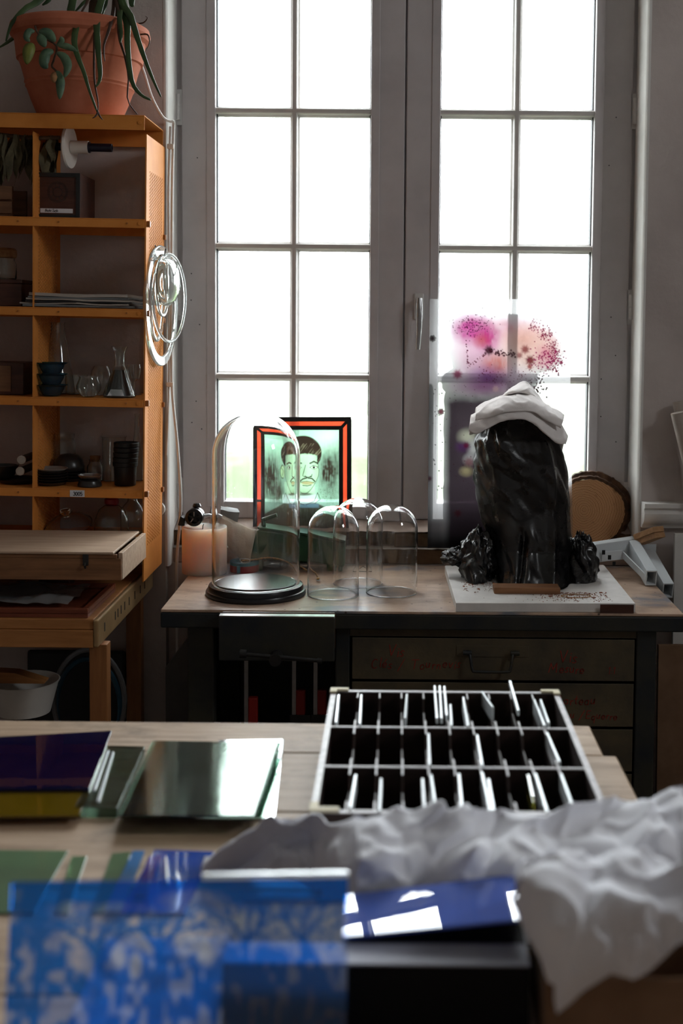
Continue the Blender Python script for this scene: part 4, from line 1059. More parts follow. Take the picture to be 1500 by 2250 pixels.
for k, (ya, yb2) in enumerate(rows):
    z1, z0 = zf(ya), zf(yb2)
    xm = (xa+xb)/2; zm = (z0+z1)/2
    m = MB().box(xa+0.003, YC-0.004, z0, xb-0.003, YC+0.0, z1)
    m.box(xa+0.008, YC+0.0005, z0+0.004, xb-0.008, YC+0.45, z0+0.008)
    m.box(xa+0.008, YC+0.0005, z0+0.0085, xa+0.011, YC+0.45, z1-0.01); m.box(xb-0.011, YC+0.0005, z0+0.0085, xb-0.008, YC+0.45, z1-0.01)
    dw = obj('drawer', B(m), M['drawer_metal'], wbn, bevel=0.0015)
    yd = YC-0.0045
    hx0, hx1 = xf(1030), xf(1125)
    zh = z1-(zf(1401)-zf(1430)); zl = z1-(zf(1401)-zf(1468))
    obj('handle_plate', B(MB().box(xf(1002), yd-0.0015, zh-0.014, xf(1160), yd-0.0001, zh+0.018)), M['drawer_metal'], dw, bevel=0.001)
    hm = MB().tube(smoothpts([(hx0, yd-0.012, zh), (hx0+0.003, yd-0.02, zh-0.015), (hx0+0.008, yd-0.024, zl+0.006), (hx0+0.02, yd-0.025, zl), (hx1-0.02, yd-0.025, zl), (hx1-0.008, yd-0.024, zl+0.006), (hx1-0.003, yd-0.02, zh-0.015), (hx1, yd-0.012, zh)], 30), 0.0042, 10)
    for hx_, sg in ((hx0, -1), (hx1, 1)):
        hm.tube([(hx_-0.006*sg, yd-0.012, zh), (hx_+0.018*sg, yd-0.012, zh)], 0.0068, 12)
        hm.box(hx_+0.006*sg, yd-0.011, zh-0.005, hx_+0.012*sg, yd-0.0016, zh+0.005)
    obj('handle', B(hm), M['steel'] if k > 5 else M['bench_metal'], dw, smooth=True)
    wr = MB()
    def at_(px, py): return lambda u, v: (xf(px)+u, yd-0.0006, zf(py)+v)
    if k == 0:
        write(wr, 'Vis', 0.030, 0.0026, at_(852, 1440), slant=0.15, jit=0.1)
        write(wr, 'Clés / Tournevis', 0.026, 0.0022, at_(816, 1467), slant=0.15, jit=0.12, sp=1.28)
        write(wr, 'Vis', 0.032, 0.0026, at_(1228, 1451), slant=0.1, jit=0.1, sp=1.2)
        write(wr, 'Mesure', 0.026, 0.0024, at_(1205, 1475), slant=0.15, jit=0.1, sp=1.2)
        write(wr, '1:1', 0.020, 0.0018, at_(1335, 1476), slant=0.1)
    elif k == 1:
        write(wr, 'Marteau', 0.026, 0.0024, at_(1215, 1543), slant=0.15, jit=0.1, sp=1.25)
        write(wr, 'niveau /Equerre', 0.022, 0.0022, at_(1207, 1575), slant=0.15, jit=0.12, sp=1.22)
    if wr.v: obj('lettering', B(wr), M['red_ink'], dw)['kind'] = 'stuff'
# bench vice on the left of the front
zj1 = ZB-0.006; zj0 = zf(1452, 600, 3.39)
vs_ = obj('vice_jaw', B(MB().box(W(480, 1370, 3.385).x, 3.385, zj0, W(735, 1370, 3.385).x, 3.412, zj1)), M['bench_metal'], wbn, bevel=0.003)
obj('jaw_edge', B(MB().box(W(481, 1370, 3.385).x, 3.386, zj1+0.0002, W(734, 1370, 3.385).x, 3.411, zj1+0.0035)), M['steel'], vs_)
obj('jaw_lining', B(MB().box(W(483, 1370, 3.385).x, 3.4125, zj0+0.03, W(735, 1370, 3.385).x, 3.421, zj1+0.002)), M['mid_wood'], vs_)
obj('jaw_lining', B(MB().box(W(485, 1370, 3.385).x, 3.424, zj0+0.03, W(733, 1370, 3.385).x, 3.432, zj1+0.004)), M['dark_wood'], vs_)
v0 = W(606, 1446, 3.36)
sc = MB().tube([(v0.x, 3.335, v0.z), (v0.x, 3.384, v0.z)], 0.017, 16); sc.tube([(v0.x, 3.414, v0.z), (v0.x, 3.60, v0.z)], 0.012, 12)
obj('vice_screw', B(sc), M['black_iron'], vs_, smooth=True)
hb0, hb1 = W(535, 1437, 3.345), W(702, 1452, 3.345)
hm = MB().tube([hb0, hb1], 0.0055, 10); hm.tube([hb0-Vector((0.010, 0, -0.001)), hb0+Vector((0.008, 0, 0))], 0.012, 12); hm.tube([hb1-Vector((0.006, 0, 0)), hb1+Vector((0.006, 0, 0))], 0.0085, 12)
obj('vice_handle', B(hm), M['black_iron'], vs_, smooth=True)
# hand saws / clamps hanging in the dark bay
for k, (px_, py_, h_, mt, lb2) in enumerate(((556, 1531, 0.12, 'tool_red', 'red-handled clamp standing in the dark bay, leftmost of three'), (661, 1514, 0.075, 'tool_red', 'red-handled clamp in the dark bay, middle of three'), (708, 1514, 0.075, 'tool_red', 'red-handled clamp in the dark bay nearest the drawers'))):
    q = W(px_, py_, 3.62)
    c = thing('clamp', lb2, 'clamp', (q.x, 3.62, 0.2405), group='clamps in the bench bay')
    zt2 = q.z-0.2405
    obj('grip', MB().box(-0.014, -0.012, zt2-h_, 0.014, 0.012, zt2), M[mt], c, bevel=0.004)
    obj('bar', MB().box(-0.026, -0.004, 0.0, -0.0145, 0.004, zt2+0.17), M['steel'], c)
    obj('jaw', MB().box(-0.032, -0.006, 0.0, 0.028, 0.006, zt2-h_-0.001), M['black_iron'], c)

# ------------------------------------------------------------------ domes
def dome(label, pxc, pyc, rad, h, t, base=None):
    c = G(pxc, pyc, ZB)
    z0 = base or 0.0005
    m = MB()
    hs = h-rad
    out_ = [(rad, 0.0), (rad, hs*0.25), (rad, hs*0.5), (rad, hs*0.75)]+[(rad*math.cos(a), hs+rad*math.sin(a)) for a in [PI/2*k/22 for k in range(23)]]
    ri = rad-t
    inn = [(ri*math.cos(a), hs+(rad-t*1.15)*math.sin(a)) for a in [PI/2*k/22 for k in range(22, -1, -1)]]+[(ri, hs*0.75), (ri, hs*0.5), (ri, hs*0.25), (ri, 0.0)]
    out_[-1] = (0.0, h); inn[0] = (0.0, h-t*1.15)
    # rounded ground rim
    prof = out_+inn+[(ri+t*0.25, -0.0004+0.0002), (rad-t*0.25, -0.0002)]
    m.lathe(prof, 72, closed=False)
    n0 = len(out_)+len(inn)
    # close the rim ring
    m2 = MB().lathe([(0.0, h)]+list(reversed(out_[:-1]))+[(rad-t*0.3, -0.0003), (ri+t*0.3, -0.0003)]+list(reversed(inn[1:]))+[(0.0, h-t*1.15)], 72)
    return c, z0, m2
M['dome_glass'] = glass('dome_glass', (0.995, 0.998, 0.998), dirt=0.006)
M['ground_rim'] = glass('ground_rim', (1, 1, 1), rough=0.3, dirt=0.4)
c, z0, m = dome('', 562, 1305, px2m(96.5, 3.68), W(562, 903, 3.68).z-ZB-0.033, 0.0055, 0.033)
dsp = thing('display_base', 'black turned wooden base of the tall glass dome on the bench', 'base', (c.x, c.y, ZB+0.0004))
rb = px2m(111, c.y)
obj('plinth', MB().lathe([(0, 0), (rb*0.985, 0), (rb, 0.004), (rb, 0.010), (rb*0.985, 0.015), (rb*0.955, 0.0165), (rb*0.95, 0.024), (rb*0.935, 0.030), (rb*0.90, 0.0325), (0, 0.0325)], 72), M['black_gloss'], dsp, smooth=True, ang=0.5)
obj('raised_disc', MB().lathe([(0, 0.0327), (rb*0.80, 0.0327), (rb*0.80, 0.036), (rb*0.785, 0.0375), (0, 0.0375)], 72), M['black_gloss'], dsp, smooth=True, ang=0.5)
tag(obj('glass_dome', m, M['dome_glass'], loc=(c.x, c.y, ZB+0.0336), smooth=True), 'tall clear glass dome standing on the black wooden base', 'dome')
for (px_, py_, lb2) in ((731.5, 1307, 'small clear glass dome nearest the tall dome, leftmost of three'), (860, 1302, 'small clear glass dome at front right of the group of three'), (785, 1282, 'small clear glass dome standing behind the other two small ones')):
    c0 = G(px_, py_, ZB)
    c, z0, m = dome('', px_, py_, px2m(56.5, 3.71), 0.262, 0.0026)
    dq = tag(obj('glass_dome', m, M['dome_glass'], loc=(c.x, c.y, ZB+0.0034), smooth=True), lb2, 'dome', 'small glass domes')
    rd = px2m(56.5, 3.71)-0.0013
    obj('ground_rim', MB().tube([(rd*math.cos(2*PI*k/64), rd*math.sin(2*PI*k/64), -0.0019) for k in range(65)], 0.0013, 6, cap=False), M['ground_rim'], dq, smooth=True)
# ------------------------------------------------------------------ candle with iron clamp on it
cc = G(445, 1258, ZB)
rc = px2m(45.5, cc.y); hc_ = W(445, 1157, cc.y).z-ZB
cd = thing('candle', 'thick pale pink pillar candle at left end of the bench', 'candle', (cc.x, cc.y, ZB+0.0004))
obj('wax', MB().lathe([(0, 0), (rc*0.97, 0), (rc, 0.004), (rc, hc_-0.003), (rc*0.985, hc_), (rc*0.9, hc_-0.001), (rc*0.5, hc_-0.008), (0, hc_-0.009)], 48), M['candle'], cd, smooth=True, ang=0.9)
obj('wick', MB().tube([(0, 0, hc_-0.010), (0.001, 0, hc_+0.002), (0.004, 0, hc_+0.008)], 0.0015, 6), M['black_iron'], cd)
q = W(430, 1140, cc.y+0.02)
cl = thing('lamp_clamp', 'shiny black clamp head lying on top of the pink candle', 'clamp', (q.x, cc.y+0.01, ZB+hc_+0.0025))
def drum(prof, n=28, **k):
    m_ = MB().lathe(prof, n, **k)
    m_.v = [(a_, c_, b_+0.0285) for a_, b_, c_ in m_.v]
    return m_
obj('head', drum([(0.019, -0.030), (0.028, -0.028), (0.0285, -0.016), (0.0255, -0.013), (0.0255, -0.006), (0.028, -0.003), (0.028, 0.018), (0.020, 0.030), (0, 0.032), (0, -0.010), (0.018, -0.010)], closed=False), M['black_gloss'], cl, smooth=True, ang=0.5)
for k in range(5):
    a_ = 2*PI*k/5+0.3
    obj('rib', MB().bar((0.004*math.cos(a_), -0.018, 0.0285+0.004*math.sin(a_)), (0.0185*math.cos(a_), -0.018, 0.0285+0.0185*math.sin(a_)), 0.003, 0.016, up=(0, 1, 0)), M['steel'] if k % 2 else M['black_gloss'], cl)
obj('jaw', MB().prism([(-0.052, 0.002), (-0.030, 0.0), (-0.029, 0.026), (-0.044, 0.034)], lambda u, v, a: (u, a, v), -0.026, 0.012), M['black_gloss'], cl, bevel=0.004)
obj('knob', MB().lathe([(0, 0.0), (0.012, 0.0), (0.014, 0.004), (0.010, 0.012), (0, 0.014)], 16, (0.004, 0.004, 0.0575)), M['black_gloss'], cl, smooth=True)
obj('arm', MB().tube([(0.020, 0.01, 0.026), (0.042, 0.016, 0.030), (0.060, 0.02, 0.022)], [0.008, 0.006, 0.008], 10), M['steel'], cl, smooth=True)
q = W(492, 1136, 4.03)
gk = obj('plastic_chunk', block(-0.045, 0.035, -0.02, -0.012, 0.018, 9.0), M['grey_paper'], loc=(q.x, 4.06, q.z), rot=(0, 0.12, 0.2), smooth=False)
tag(gk, 'grey broken plastic piece lying on the canvas bag behind candle', 'plastic')
# ------------------------------------------------------------------ green iron machine in its canvas bag
gy = 3.985
gz = W(650, 1255, gy)
gm = thing('hand_press', 'dark green enamelled iron hand tool with crank behind the domes', 'tool', (W(650, 1200, gy).x, gy, ZB))
def q2(px, py, Y=gy): p_ = W(px, py, Y); return (p_.x-gm.location.x, p_.z-ZB)
side = [q2(545, 1228), q2(556, 1186), q2(566, 1163), q2(640, 1171), q2(760, 1192), q2(757, 1246), q2(690, 1238), q2(620, 1232)]
obj('body', MB().prism(side, lambda u, v, a: (u, a, v), 0.0, 0.085), M['green_iron'], gm, bevel=0.006)
topp = [q2(566, 1163), q2(640, 1171), q2(760, 1192)]
obj('top_plate', MB().prism([(topp[0][0], topp[0][1]+0.001), topp[1], topp[2], (topp[2][0], topp[2][1]+0.007), (topp[1][0], topp[1][1]+0.007), (topp[0][0], topp[0][1]+0.008)], lambda u, v, a: (u, a, v+0.0005), -0.004, 0.089), M['green_iron'], gm, bevel=0.001)
for a, b in ((716, 730), (738, 752)):
    u0, u1 = q2(a, 1240)[0], q2(b, 1240)[0]
    for yy in (0.004, 0.058):
        obj('foot', MB().box(u0, yy, 0.0005, u1, yy+0.022, q2(720, 1243)[1]+0.004), M['green_iron'], gm, bevel=0.002)
u0 = q2(556, 1225)[0]
obj('foot', MB().box(u0, 0.01, 0.0005, u0+0.03, 0.075, q2(556, 1229)[1]+0.003), M['green_iron'], gm, bevel=0.002)
cr0, cr1, cr2 = q2(578, 1166), q2(578, 1147), q2(611, 1133)
crk = obj('crank', MB().tube([(cr0[0], 0.03, cr0[1]+0.004), (cr1[0], 0.03, cr1[1])], 0.0085, 12), M['green_iron'], gm, smooth=True)
obj('crank_handle', MB().tube([(cr1[0]-0.004, 0.03, cr1[1]+0.002), (cr2[0], 0.02, cr2[1])], [0.0072, 0.0064], 12), M['green_iron'], crk, smooth=True)
obj('crank_collar', MB().lathe([(0, 0), (0.016, 0), (0.015, 0.006), (0.010, 0.010), (0, 0.010)], 16, (cr0[0], 0.03, cr0[1]+0.0012)), M['steel'], crk, smooth=True)
cvp = [W(462, 1150, 4.03), W(492, 1166, 4.03), W(525, 1185, 4.02), W(556, 1200, 4.02)]
def cvf(u, v):
    P_ = smoothpts(cvp, 9); k = v*8; i = min(int(k), 7); p_ = P_[i].lerp(P_[i+1], k-i)
    a = 2*PI*u
    rz_ = 0.030+0.030*v**0.8 if v > 0.08 else 0.02+0.1*v
    n = 0.006*noise.noise(Vector((math.cos(a)*2, math.sin(a)*2, v*5)))
    dz = -0.010*v
    zz = p_.z+dz+(rz_*1.0+n)*math.sin(a)
    return (p_.x+0.012*math.sin(a)*v, p_.y+(rz_*0.75+n)*math.cos(a), max(zz, ZB+0.001))
g = MB().grid(cvf, 28, 20, True)
b_ = len(g.v)
o = obj('canvas_bag', g, M['canvas'], smooth=True, solid=0.002)
tag(o, 'beige canvas bag bunched over the back end of the green tool', 'bag')
# tape reel, dish, cord
q = G(532, 1256, ZB)
tp = thing('tape_roll', 'red tape roll with teal strip lying inside view of the tall dome', 'tape', (q.x, q.y+0.02, ZB+0.0004))
rt = px2m(36, q.y)
obj('roll', MB().lathe([(rt*0.6, 0), (rt, 0), (rt, 0.022), (rt*0.6, 0.022)], 36, closed=True), M['red_tape'], tp, smooth=True, ang=0.5)
obj('teal_strip', MB().lathe([(rt*0.62, 0.0222), (rt*1.005, 0.0222), (rt*1.005, 0.032), (rt*0.62, 0.032)], 36, closed=True), M['teal_tape'], tp, smooth=True, ang=0.5)
obj('hanging_end', MB().box(-0.018, -rt*1.02-0.0015, 0.002, -0.006, -rt*1.02, 0.024), M['teal_tape'], tp)
q = G(608, 1246, ZB)
ds = obj('metal_dish', MB().lathe(shell([(0.040, 0), (0.046, 0.001), (0.056, 0.010), (0.060, 0.011)], 0.0012), 40), M['steel'], loc=(q.x+0.005, q.y+0.0, ZB+0.0005), smooth=True)
tag(ds, 'shallow shiny metal dish under the green tool', 'dish')
sb = obj('steel_ball', MB().lathe([(0.0085*math.sin(PI*k/12) if 0 < k < 12 else 0, 0.0085-0.0085*math.cos(PI*k/12)) for k in range(13)], 20), M['steel'], loc=(q.x+0.026, q.y-0.012, ZB+0.0035), smooth=True)
tag(sb, 'small bright steel ball lying in the shallow metal dish', 'ball')
co = G(640, 1268, ZB)
cpts = [G(525, 1262, ZB+0.036), G(560, 1262, ZB+0.037), G(590, 1262, ZB+0.030), G(618, 1262, ZB+0.020), G(645, 1262, ZB+0.010), G(672, 1262, ZB+0.006), G(686, 1266, ZB+0.005), G(694, 1276, ZB+0.005), G(697, 1281, ZB+0.005)]
cpts = [W(526, 1232, 3.93), W(560, 1229, 3.94), W(595, 1225, 3.94), W(625, 1230, 3.93), W(648, 1238, 3.92), W(672, 1252, 3.90), W(688, 1259, 3.87), W(696, 1272, 3.83)]
cpts = [Vector((p_.x, p_.y, max(p_.z, ZB+0.004))) for p_ in cpts]
ck = thing('braided_cord', 'yellow and black braided cord with metal clips trailing on the bench', 'cord', (co.x, co.y, ZB))
def CK(mb): mb.v = [(a-co.x, b-co.y, c-ZB) for a, b, c in mb.v]; return mb
m = MB()
sp_ = smoothpts(cpts, 140)
m.tube(sp_, [0.0027*(1+0.22*math.sin(i*1.6)) for i in range(140)], 8)
obj('cord', CK(m), M['cord'], ck, smooth=True)
obj('clip', CK(MB().tube([p_ for p_ in smoothpts([W(526, 1232, 3.93), W(524, 1228, 3.93), W(532, 1227, 3.93), W(546, 1229, 3.93), W(546, 1235, 3.93), W(530, 1236, 3.93), W(526, 1232, 3.93)], 24)], 0.0016, 6)), M['steel'], ck, smooth=True)
e0 = cpts[-1]
obj('clip', CK(MB().tube([e0+Vector((0.007*math.sin(2*PI*k/20), 0.011*math.cos(2*PI*k/20)-0.012, 0)) for k in range(21)], 0.0018, 6)), M['steel'], ck, smooth=True)
obj('cord_end', CK(MB().box(e0.x-0.005, e0.y-0.012, e0.z-0.003, e0.x+0.005, e0.y+0.004, e0.z+0.005)), M['brass'], ck, bevel=0.002)
q = G(796, 1256, ZB)
tag(obj('glass_chip', MB().prism([(-0.016, 0), (0.018, 0), (0.012, 0.012), (0.002, 0.017), (-0.010, 0.008)], lambda u, v, a: (u, a, v), -0.006, 0.008), M['glass'], loc=(q.x, q.y, ZB+0.0005), bevel=0.001), 'little clear glass chip on the bench behind small domes', 'glass')

# ------------------------------------------------------------------ board and wrapped sculpture
zbt = ZB+0.026
bl_, br_ = G(1001, 1345, ZB), G(1395, 1346, ZB)
tl_, tr_ = G(977, 1243, zbt), G(1326, 1241, zbt)
bdo = Vector(((bl_.x+br_.x)/2, bl_.y+0.22, ZB+0.0004))
def b8(z): return [(bl_.x, bl_.y, z), (br_.x, br_.y, z), (tr_.x, min(tr_.y, 4.05), z), (tl_.x, min(tl_.y, 4.05), z)]
m = MB().hexa([Vector(p_)-bdo for p_ in b8(ZB+0.0004)+b8(zbt)])
M['board'] = pm('white_board', (208,204,200), (228,224,220), scale=9, rough=0.6, bump=0.1, bscale=40)
bd = thing('modelling_board', 'thick chipped white board under the wrapped sculpture', 'board', bdo)
obj('panel', m, M['board'], bd, bevel=0.0015)
ex = (W(1318, 1335, bl_.y).x, W(1392, 1335, bl_.y).x)
obj('bare_edge', MB().box(ex[0]-bdo.x, bl_.y-0.0008-bdo.y, 0.0005, ex[1]-bdo.x, bl_.y-0.0001-bdo.y, zbt-ZB-0.001), M['dark_wood'], bd)
pk = G(1155, 1307, zbt)
px0, px1 = G(1086, 1307, zbt).x, G(1231, 1307, zbt).x
tag(obj('wood_offcut', MB().box(px0, 0.008, 0, px1, 0.07, 0.018), M['box_front'], loc=(0, pk.y, zbt+0.0004), bevel=0.0015), 'small wooden plank poking out from under the black bag', 'wood')
SY = 3.80
prof_ = [(1299, 1094, 1260), (1284, 1086, 1264), (1262, 1084, 1264), (1240, 1086, 1262), (1215, 1082, 1260), (1185, 1072, 1258), (1150, 1060, 1257), (1100, 1051, 1255), (1050, 1046, 1251), (1000, 1044, 1243), (965, 1046, 1231), (935, 1060, 1208), (908, 1094, 1178), (896, 1122, 1156)]
def interp(tab, t):
    k = t*(len(tab)-1); i = min(int(k), len(tab)-2); f = k-i
    return [a+(b-a)*f for a, b in zip(tab[i], tab[i+1])]
CXB = 1158
F2 = lambda p_, b: noise.noise(p_, noise_basis=b)
P0 = 'PERLIN_ORIGINAL'
_tab = np.random.RandomState(12).rand(8, 256)-0.5
def facet(x, y, wrap, k):
    """piecewise flat crumple: random heights on a triangular lattice, repeating every wrap cells"""
    i, j = math.floor(x), math.floor(y); fx, fy = x-i, y-j
    h = lambda a_, b_: _tab[k][(int(a_) % wrap*37+int(b_)*101) % 256]
    if fx+fy < 1: return h(i, j)+(h(i+1, j)-h(i, j))*fx+(h(i, j+1)-h(i, j))*fy
    return h(i+1, j+1)+(h(i, j+1)-h(i+1, j+1))*(1-fx)+(h(i+1, j)-h(i+1, j+1))*(1-fy)
def ridged(p_): return (1-min(1.0, abs(F2(p_, P0))*2.6))
bgt = thing('black_bag', 'black bin bag wrapped and gathered around a tall sculpture on the board', 'bag', (W(CXB, 1250, SY).x, SY, zbt))
bo = bgt.location.copy()
def bagf(u, v):
    y, xl_, xr_ = interp(prof_, v)
    zc_ = max(W(CXB, y, SY).z, zbt+0.003)
    cx = W(CXB, y, SY).x
    aL = cx-W(xl_, y, SY).x; aR = W(xr_, y, SY).x-cx
    a = 2*PI*u
    ca, sa = math.cos(a), math.sin(a)
    base = max(0.0, min(1.0, (y-1200)/90))
    b = (0.116+(0.090 if sa < 0 else 0.05)*base) if y > 960 else 0.116*math.sqrt(max(0.02, (y-885)/75))
    x = (aR if ca > 0 else aL)*abs(ca)**0.92*(1 if ca > 0 else -1)
    yy = b*abs(sa)*(1 if sa > 0 else -1)
    r_ = math.hypot(x, yy)+1e-6
    wq = Vector((x*5, yy*5, zc_*3))
    wx_, wz_ = F2(wq, P0), F2(wq+Vector((9, 4, 2)), P0)
    long_ = ridged(Vector((ca*1.15+wx_*0.6+zc_*0.9, sa*1.15+wx_*0.5, zc_*1.3)))
    ul = max(0.0, min(1.0, (1120-y)/120))*max(0.0, min(1.0, 0.6-ca))+0.9*base+max(0.0, min(1.0, (985-y)/60))*0.5
    t1 = facet(u*13+wx_*0.9+zc_*2.2, zc_*9.0+wz_*0.8, 13, 1); t2 = facet(u*29+wz_*0.8+zc_*5, zc_*26+wx_*1.2, 29, 2); t3 = facet(u*52+wx_, zc_*60+wz_, 52, 3)
    d = 0.014*long_**2-0.006+0.018*t1+(0.006+0.012*ul)*t2+0.006*ul*t3+0.012*wx_
    # deep fold running up the front left of the hem
    da = ((a-2*PI) if a > PI else a)-(-1.98+0.25*math.sin((zc_-zbt)*9))
    low = max(0.0, min(1.0, (y-1130)/60))
    d += low*(-0.022*math.exp(-(da/0.10)**2)+0.012*math.exp(-((da-0.2)/0.14)**2))
    k = 1+d/r_*min(1, r_/0.06)
    return (cx+x*k-bo.x, SY+yy*k-bo.y, max(zbt+0.0022, zc_+0.006*wz_*(1 if v > 0.05 else 0))-bo.z)
NB = 150
g = MB().grid(bagf, 260, NB, True)
top_i = len(g.v)
q_ = W(1140, 890, SY)-bo
g.v.append(tuple(q_))
for k in range(260): g.f.append(((NB-1)*260+k, (NB-1)*260+(k+1) % 260, top_i))
obj('wrapped_body', g, M['bag'], bgt, smooth=True, ang=1.0)
def lobe(cx_, cy_, rx_, ry_, Yc_, ry2, sd, fine, squash=0.0):
    c = W(cx_, cy_, Yc_); ax, az = px2m(rx_, Yc_), px2m(ry_, Yc_)
    def fn(u, v):
        a = 2*PI*u; b = PI*(0.01+0.98*v)
        dx, dy, dz = math.sin(b)*math.cos(a), math.sin(b)*math.sin(a), -math.cos(b)
        p_ = Vector((c.x+dx*ax, c.y+dy*ry2, c.z+dz*az))
        w1 = noise.noise_vector(p_*12+Vector((sd, 0, 0)))
        q = p_*fine+w1*0.9+Vector((sd, 2, 3))
        f1 = F2(q, 'VORONOI_F1'); f2 = ridged(q*0.8); f3 = ridged(q*2.1+Vector((4, 4, 4)))
        gth = ridged(Vector((a*1.7+w1.x*0.8+sd, dz*1.1+w1.y*0.6, sd)))
        k = 0.95+0.24*w1.z+0.12*gth**2+0.34*facet(u*11+w1.x*0.8, v*6+w1.y*0.7, 11, 4)+0.20*facet(u*23+w1.y, v*13+w1.x, 23, 5)+0.08*f2**2
        taper = 1-squash*(dz*0.5+0.5)
        return (c.x+dx*ax*k*taper-bo.x, c.y+dy*ry2*k*taper-bo.y, max(zbt+0.0024, c.z+dz*az*k)-bo.z)
    obj('gathered_fold', MB().grid(fn, 120, 70, True), M['bag'], bgt, smooth=True, ang=0.9)
lobe(1052, 1228, 46, 66, 3.77, 0.085, 1.0, 30, 0.35)
lobe(1010, 1224, 36, 20, 3.80, 0.045, 5.0, 40)
lobe(1274, 1232, 44, 64, 3.77, 0.085, 9.0, 30, 0.30)
# cotton cloth on the head
def curve(pts, n):
    P_ = smoothpts([(a, b, 0) for a, b in pts], n*3)
    L_ = [0]
    for a, b in zip(P_[:-1], P_[1:]): L_.append(L_[-1]+(b-a).length)
    out = []
    for k in range(n):
        t = L_[-1]*k/(n-1); i = 0
        while i < len(L_)-2 and L_[i+1] < t: i += 1
        f = (t-L_[i])/max(1e-9, L_[i+1]-L_[i]); out.append(P_[i].lerp(P_[i+1], min(1, f)))
    return out
clo = thing('cloth', 'crumpled folded white cotton cloth draped over the top of black bag', 'cloth', W(1140, 900, SY))
co_ = clo.location.copy()
def layer(nm, bot, top, y0, y1, yb_, sd, th, drop=0.07):
    nu, nv = 70, 34
    Bc = curve(bot, nu); Tc = curve(top, nu)
    m = MB(); vs = []
    for j in range(nv):
        v = j/(nv-1)
        for i in range(nu):
            b = W(Bc[i].x, Bc[i].y, y0+0.03*abs(2*i/(nu-1)-1)**2); t = W(Tc[i].x, Tc[i].y, y1)
            if v < 0.7:
                s_ = v/0.7
                p_ = b.lerp(t, s_); p_.z = b.z+(t.z-b.z)*math.sin(s_*PI/2)**0.85; p_.y = b.y+(t.y-b.y)*(1-math.cos(s_*PI/2)*0.9)/1.0-(1-0.9)*0
            else:
                s_ = (v-0.7)/0.3
                p_ = t+Vector((0, yb_*s_, -drop*s_**1.6))
            n1 = F2(Vector((p_.x*13+sd, p_.y*13, p_.z*9)), P0)
            n2 = ridged(Vector((p_.x*14+p_.z*16+sd, p_.y*10, p_.z*30-p_.x*8+n1)))**2; n3 = ridged(Vector((p_.x*34+sd+n1, p_.y*20, p_.z*46+3)))**2
            e = 0.3 if j == 0 else 1.0
            p_.z += e*(0.005*n1+0.0035*n2+0.0012*n3-0.002); p_.y -= e*(0.005*n1+0.004*n2+0.0015*n3-0.002)
            vs.append(p_-co_)
    fs = [(j*nu+i, j*nu+i+1, (j+1)*nu+i+1, (j+1)*nu+i) for j in range(nv-1) for i in range(nu-1)]
    obj(nm, m.add(vs, fs), M['cloth'], clo, smooth=True, solid=th, ang=1.3, bevel=0)
layer('fold', [(1030, 947), (1050, 953), (1095, 929), (1140, 922), (1165, 928), (1195, 950), (1222, 974), (1243, 976)], [(1036, 912), (1060, 900), (1100, 880), (1135, 874), (1170, 880), (1200, 905), (1228, 930), (1245, 955)], 3.615, 3.74, 0.12, 1.0, 0.006)
layer('fold', [(1044, 925), (1075, 918), (1110, 908), (1145, 904), (1172, 906), (1196, 922), (1215, 932), (1232, 942)], [(1046, 896), (1072, 882), (1105, 869), (1138, 862), (1165, 866), (1195, 886), (1220, 900), (1238, 913)], 3.612, 3.755, 0.10, 4.0, 0.004)
layer('fold', [(1100, 872), (1122, 866), (1140, 864), (1160, 866), (1180, 875), (1196, 888)], [(1112, 862), (1126, 850), (1140, 844), (1153, 840), (1166, 850), (1194, 884)], 3.69, 3.79, 0.08, 7.0, 0.003)
# clay crumbs and rubber band on the board
m = MB(); rn = random.Random(4)
for k in range(800):
    if rn.random() < 0.6: q = G(rn.gauss(1275, 55), 1302+abs(rn.gauss(0, 11)), zbt)
    else: q = G(rn.gauss(1050, 25), 1275+rn.gauss(0, 12), zbt)
    if not (bl_.x+0.03 < q.x < br_.x-0.06 and bl_.y+0.02 < q.y < 3.72): continue
    s_ = rn.uniform(0.0003, 0.0014)*(2.2 if rn.random() < 0.06 else 1); m.box(q.x-s_*rn.uniform(0.6, 2), q.y-s_, zbt+0.0002, q.x+s_, q.y+s_*rn.uniform(0.6, 1.5), zbt+0.0003+s_*0.9)
tag(obj('clay_crumbs', m, M['clay']), 'reddish clay crumbs scattered on the white board', 'clay', kind='stuff')
q = G(1265, 1311, zbt)
m = MB().tube([(0.042*math.cos(a)*(1+0.08*math.sin(2*a)), 0.022*math.sin(a), 0.0018) for a in [2*PI*k/40 for k in range(41)]], 0.0012, 6, cap=False)
tag(obj('rubber_band', m, M['rubber'], loc=(q.x, q.y, zbt+0.0002), smooth=True), 'thin brown rubber band lying on the board before the bag', 'band')
q = G(1012, 1222, ZB)
q = W(1011, 1206, 4.02)
tag(obj('clay_lump', MB().grid(lambda u, v: ((0.030*math.sin(PI*v)*math.cos(2*PI*u))*(1+0.25*noise.noise(Vector((u*6, v*4, 3)))), 0.022*math.sin(PI*v)*math.sin(2*PI*u), 0.036-0.036*math.cos(PI*v)+0.005*noise.noise(Vector((u*7, v*5, 8)))), 20, 12, True), pm('pink_clay', (140, 92, 72), (168, 116, 94), scale=20, rough=0.9), loc=(q.x, 4.055, ZB+0.0005), smooth=True), 'small lump of pinkish clay behind left fold of the black bag', 'clay')

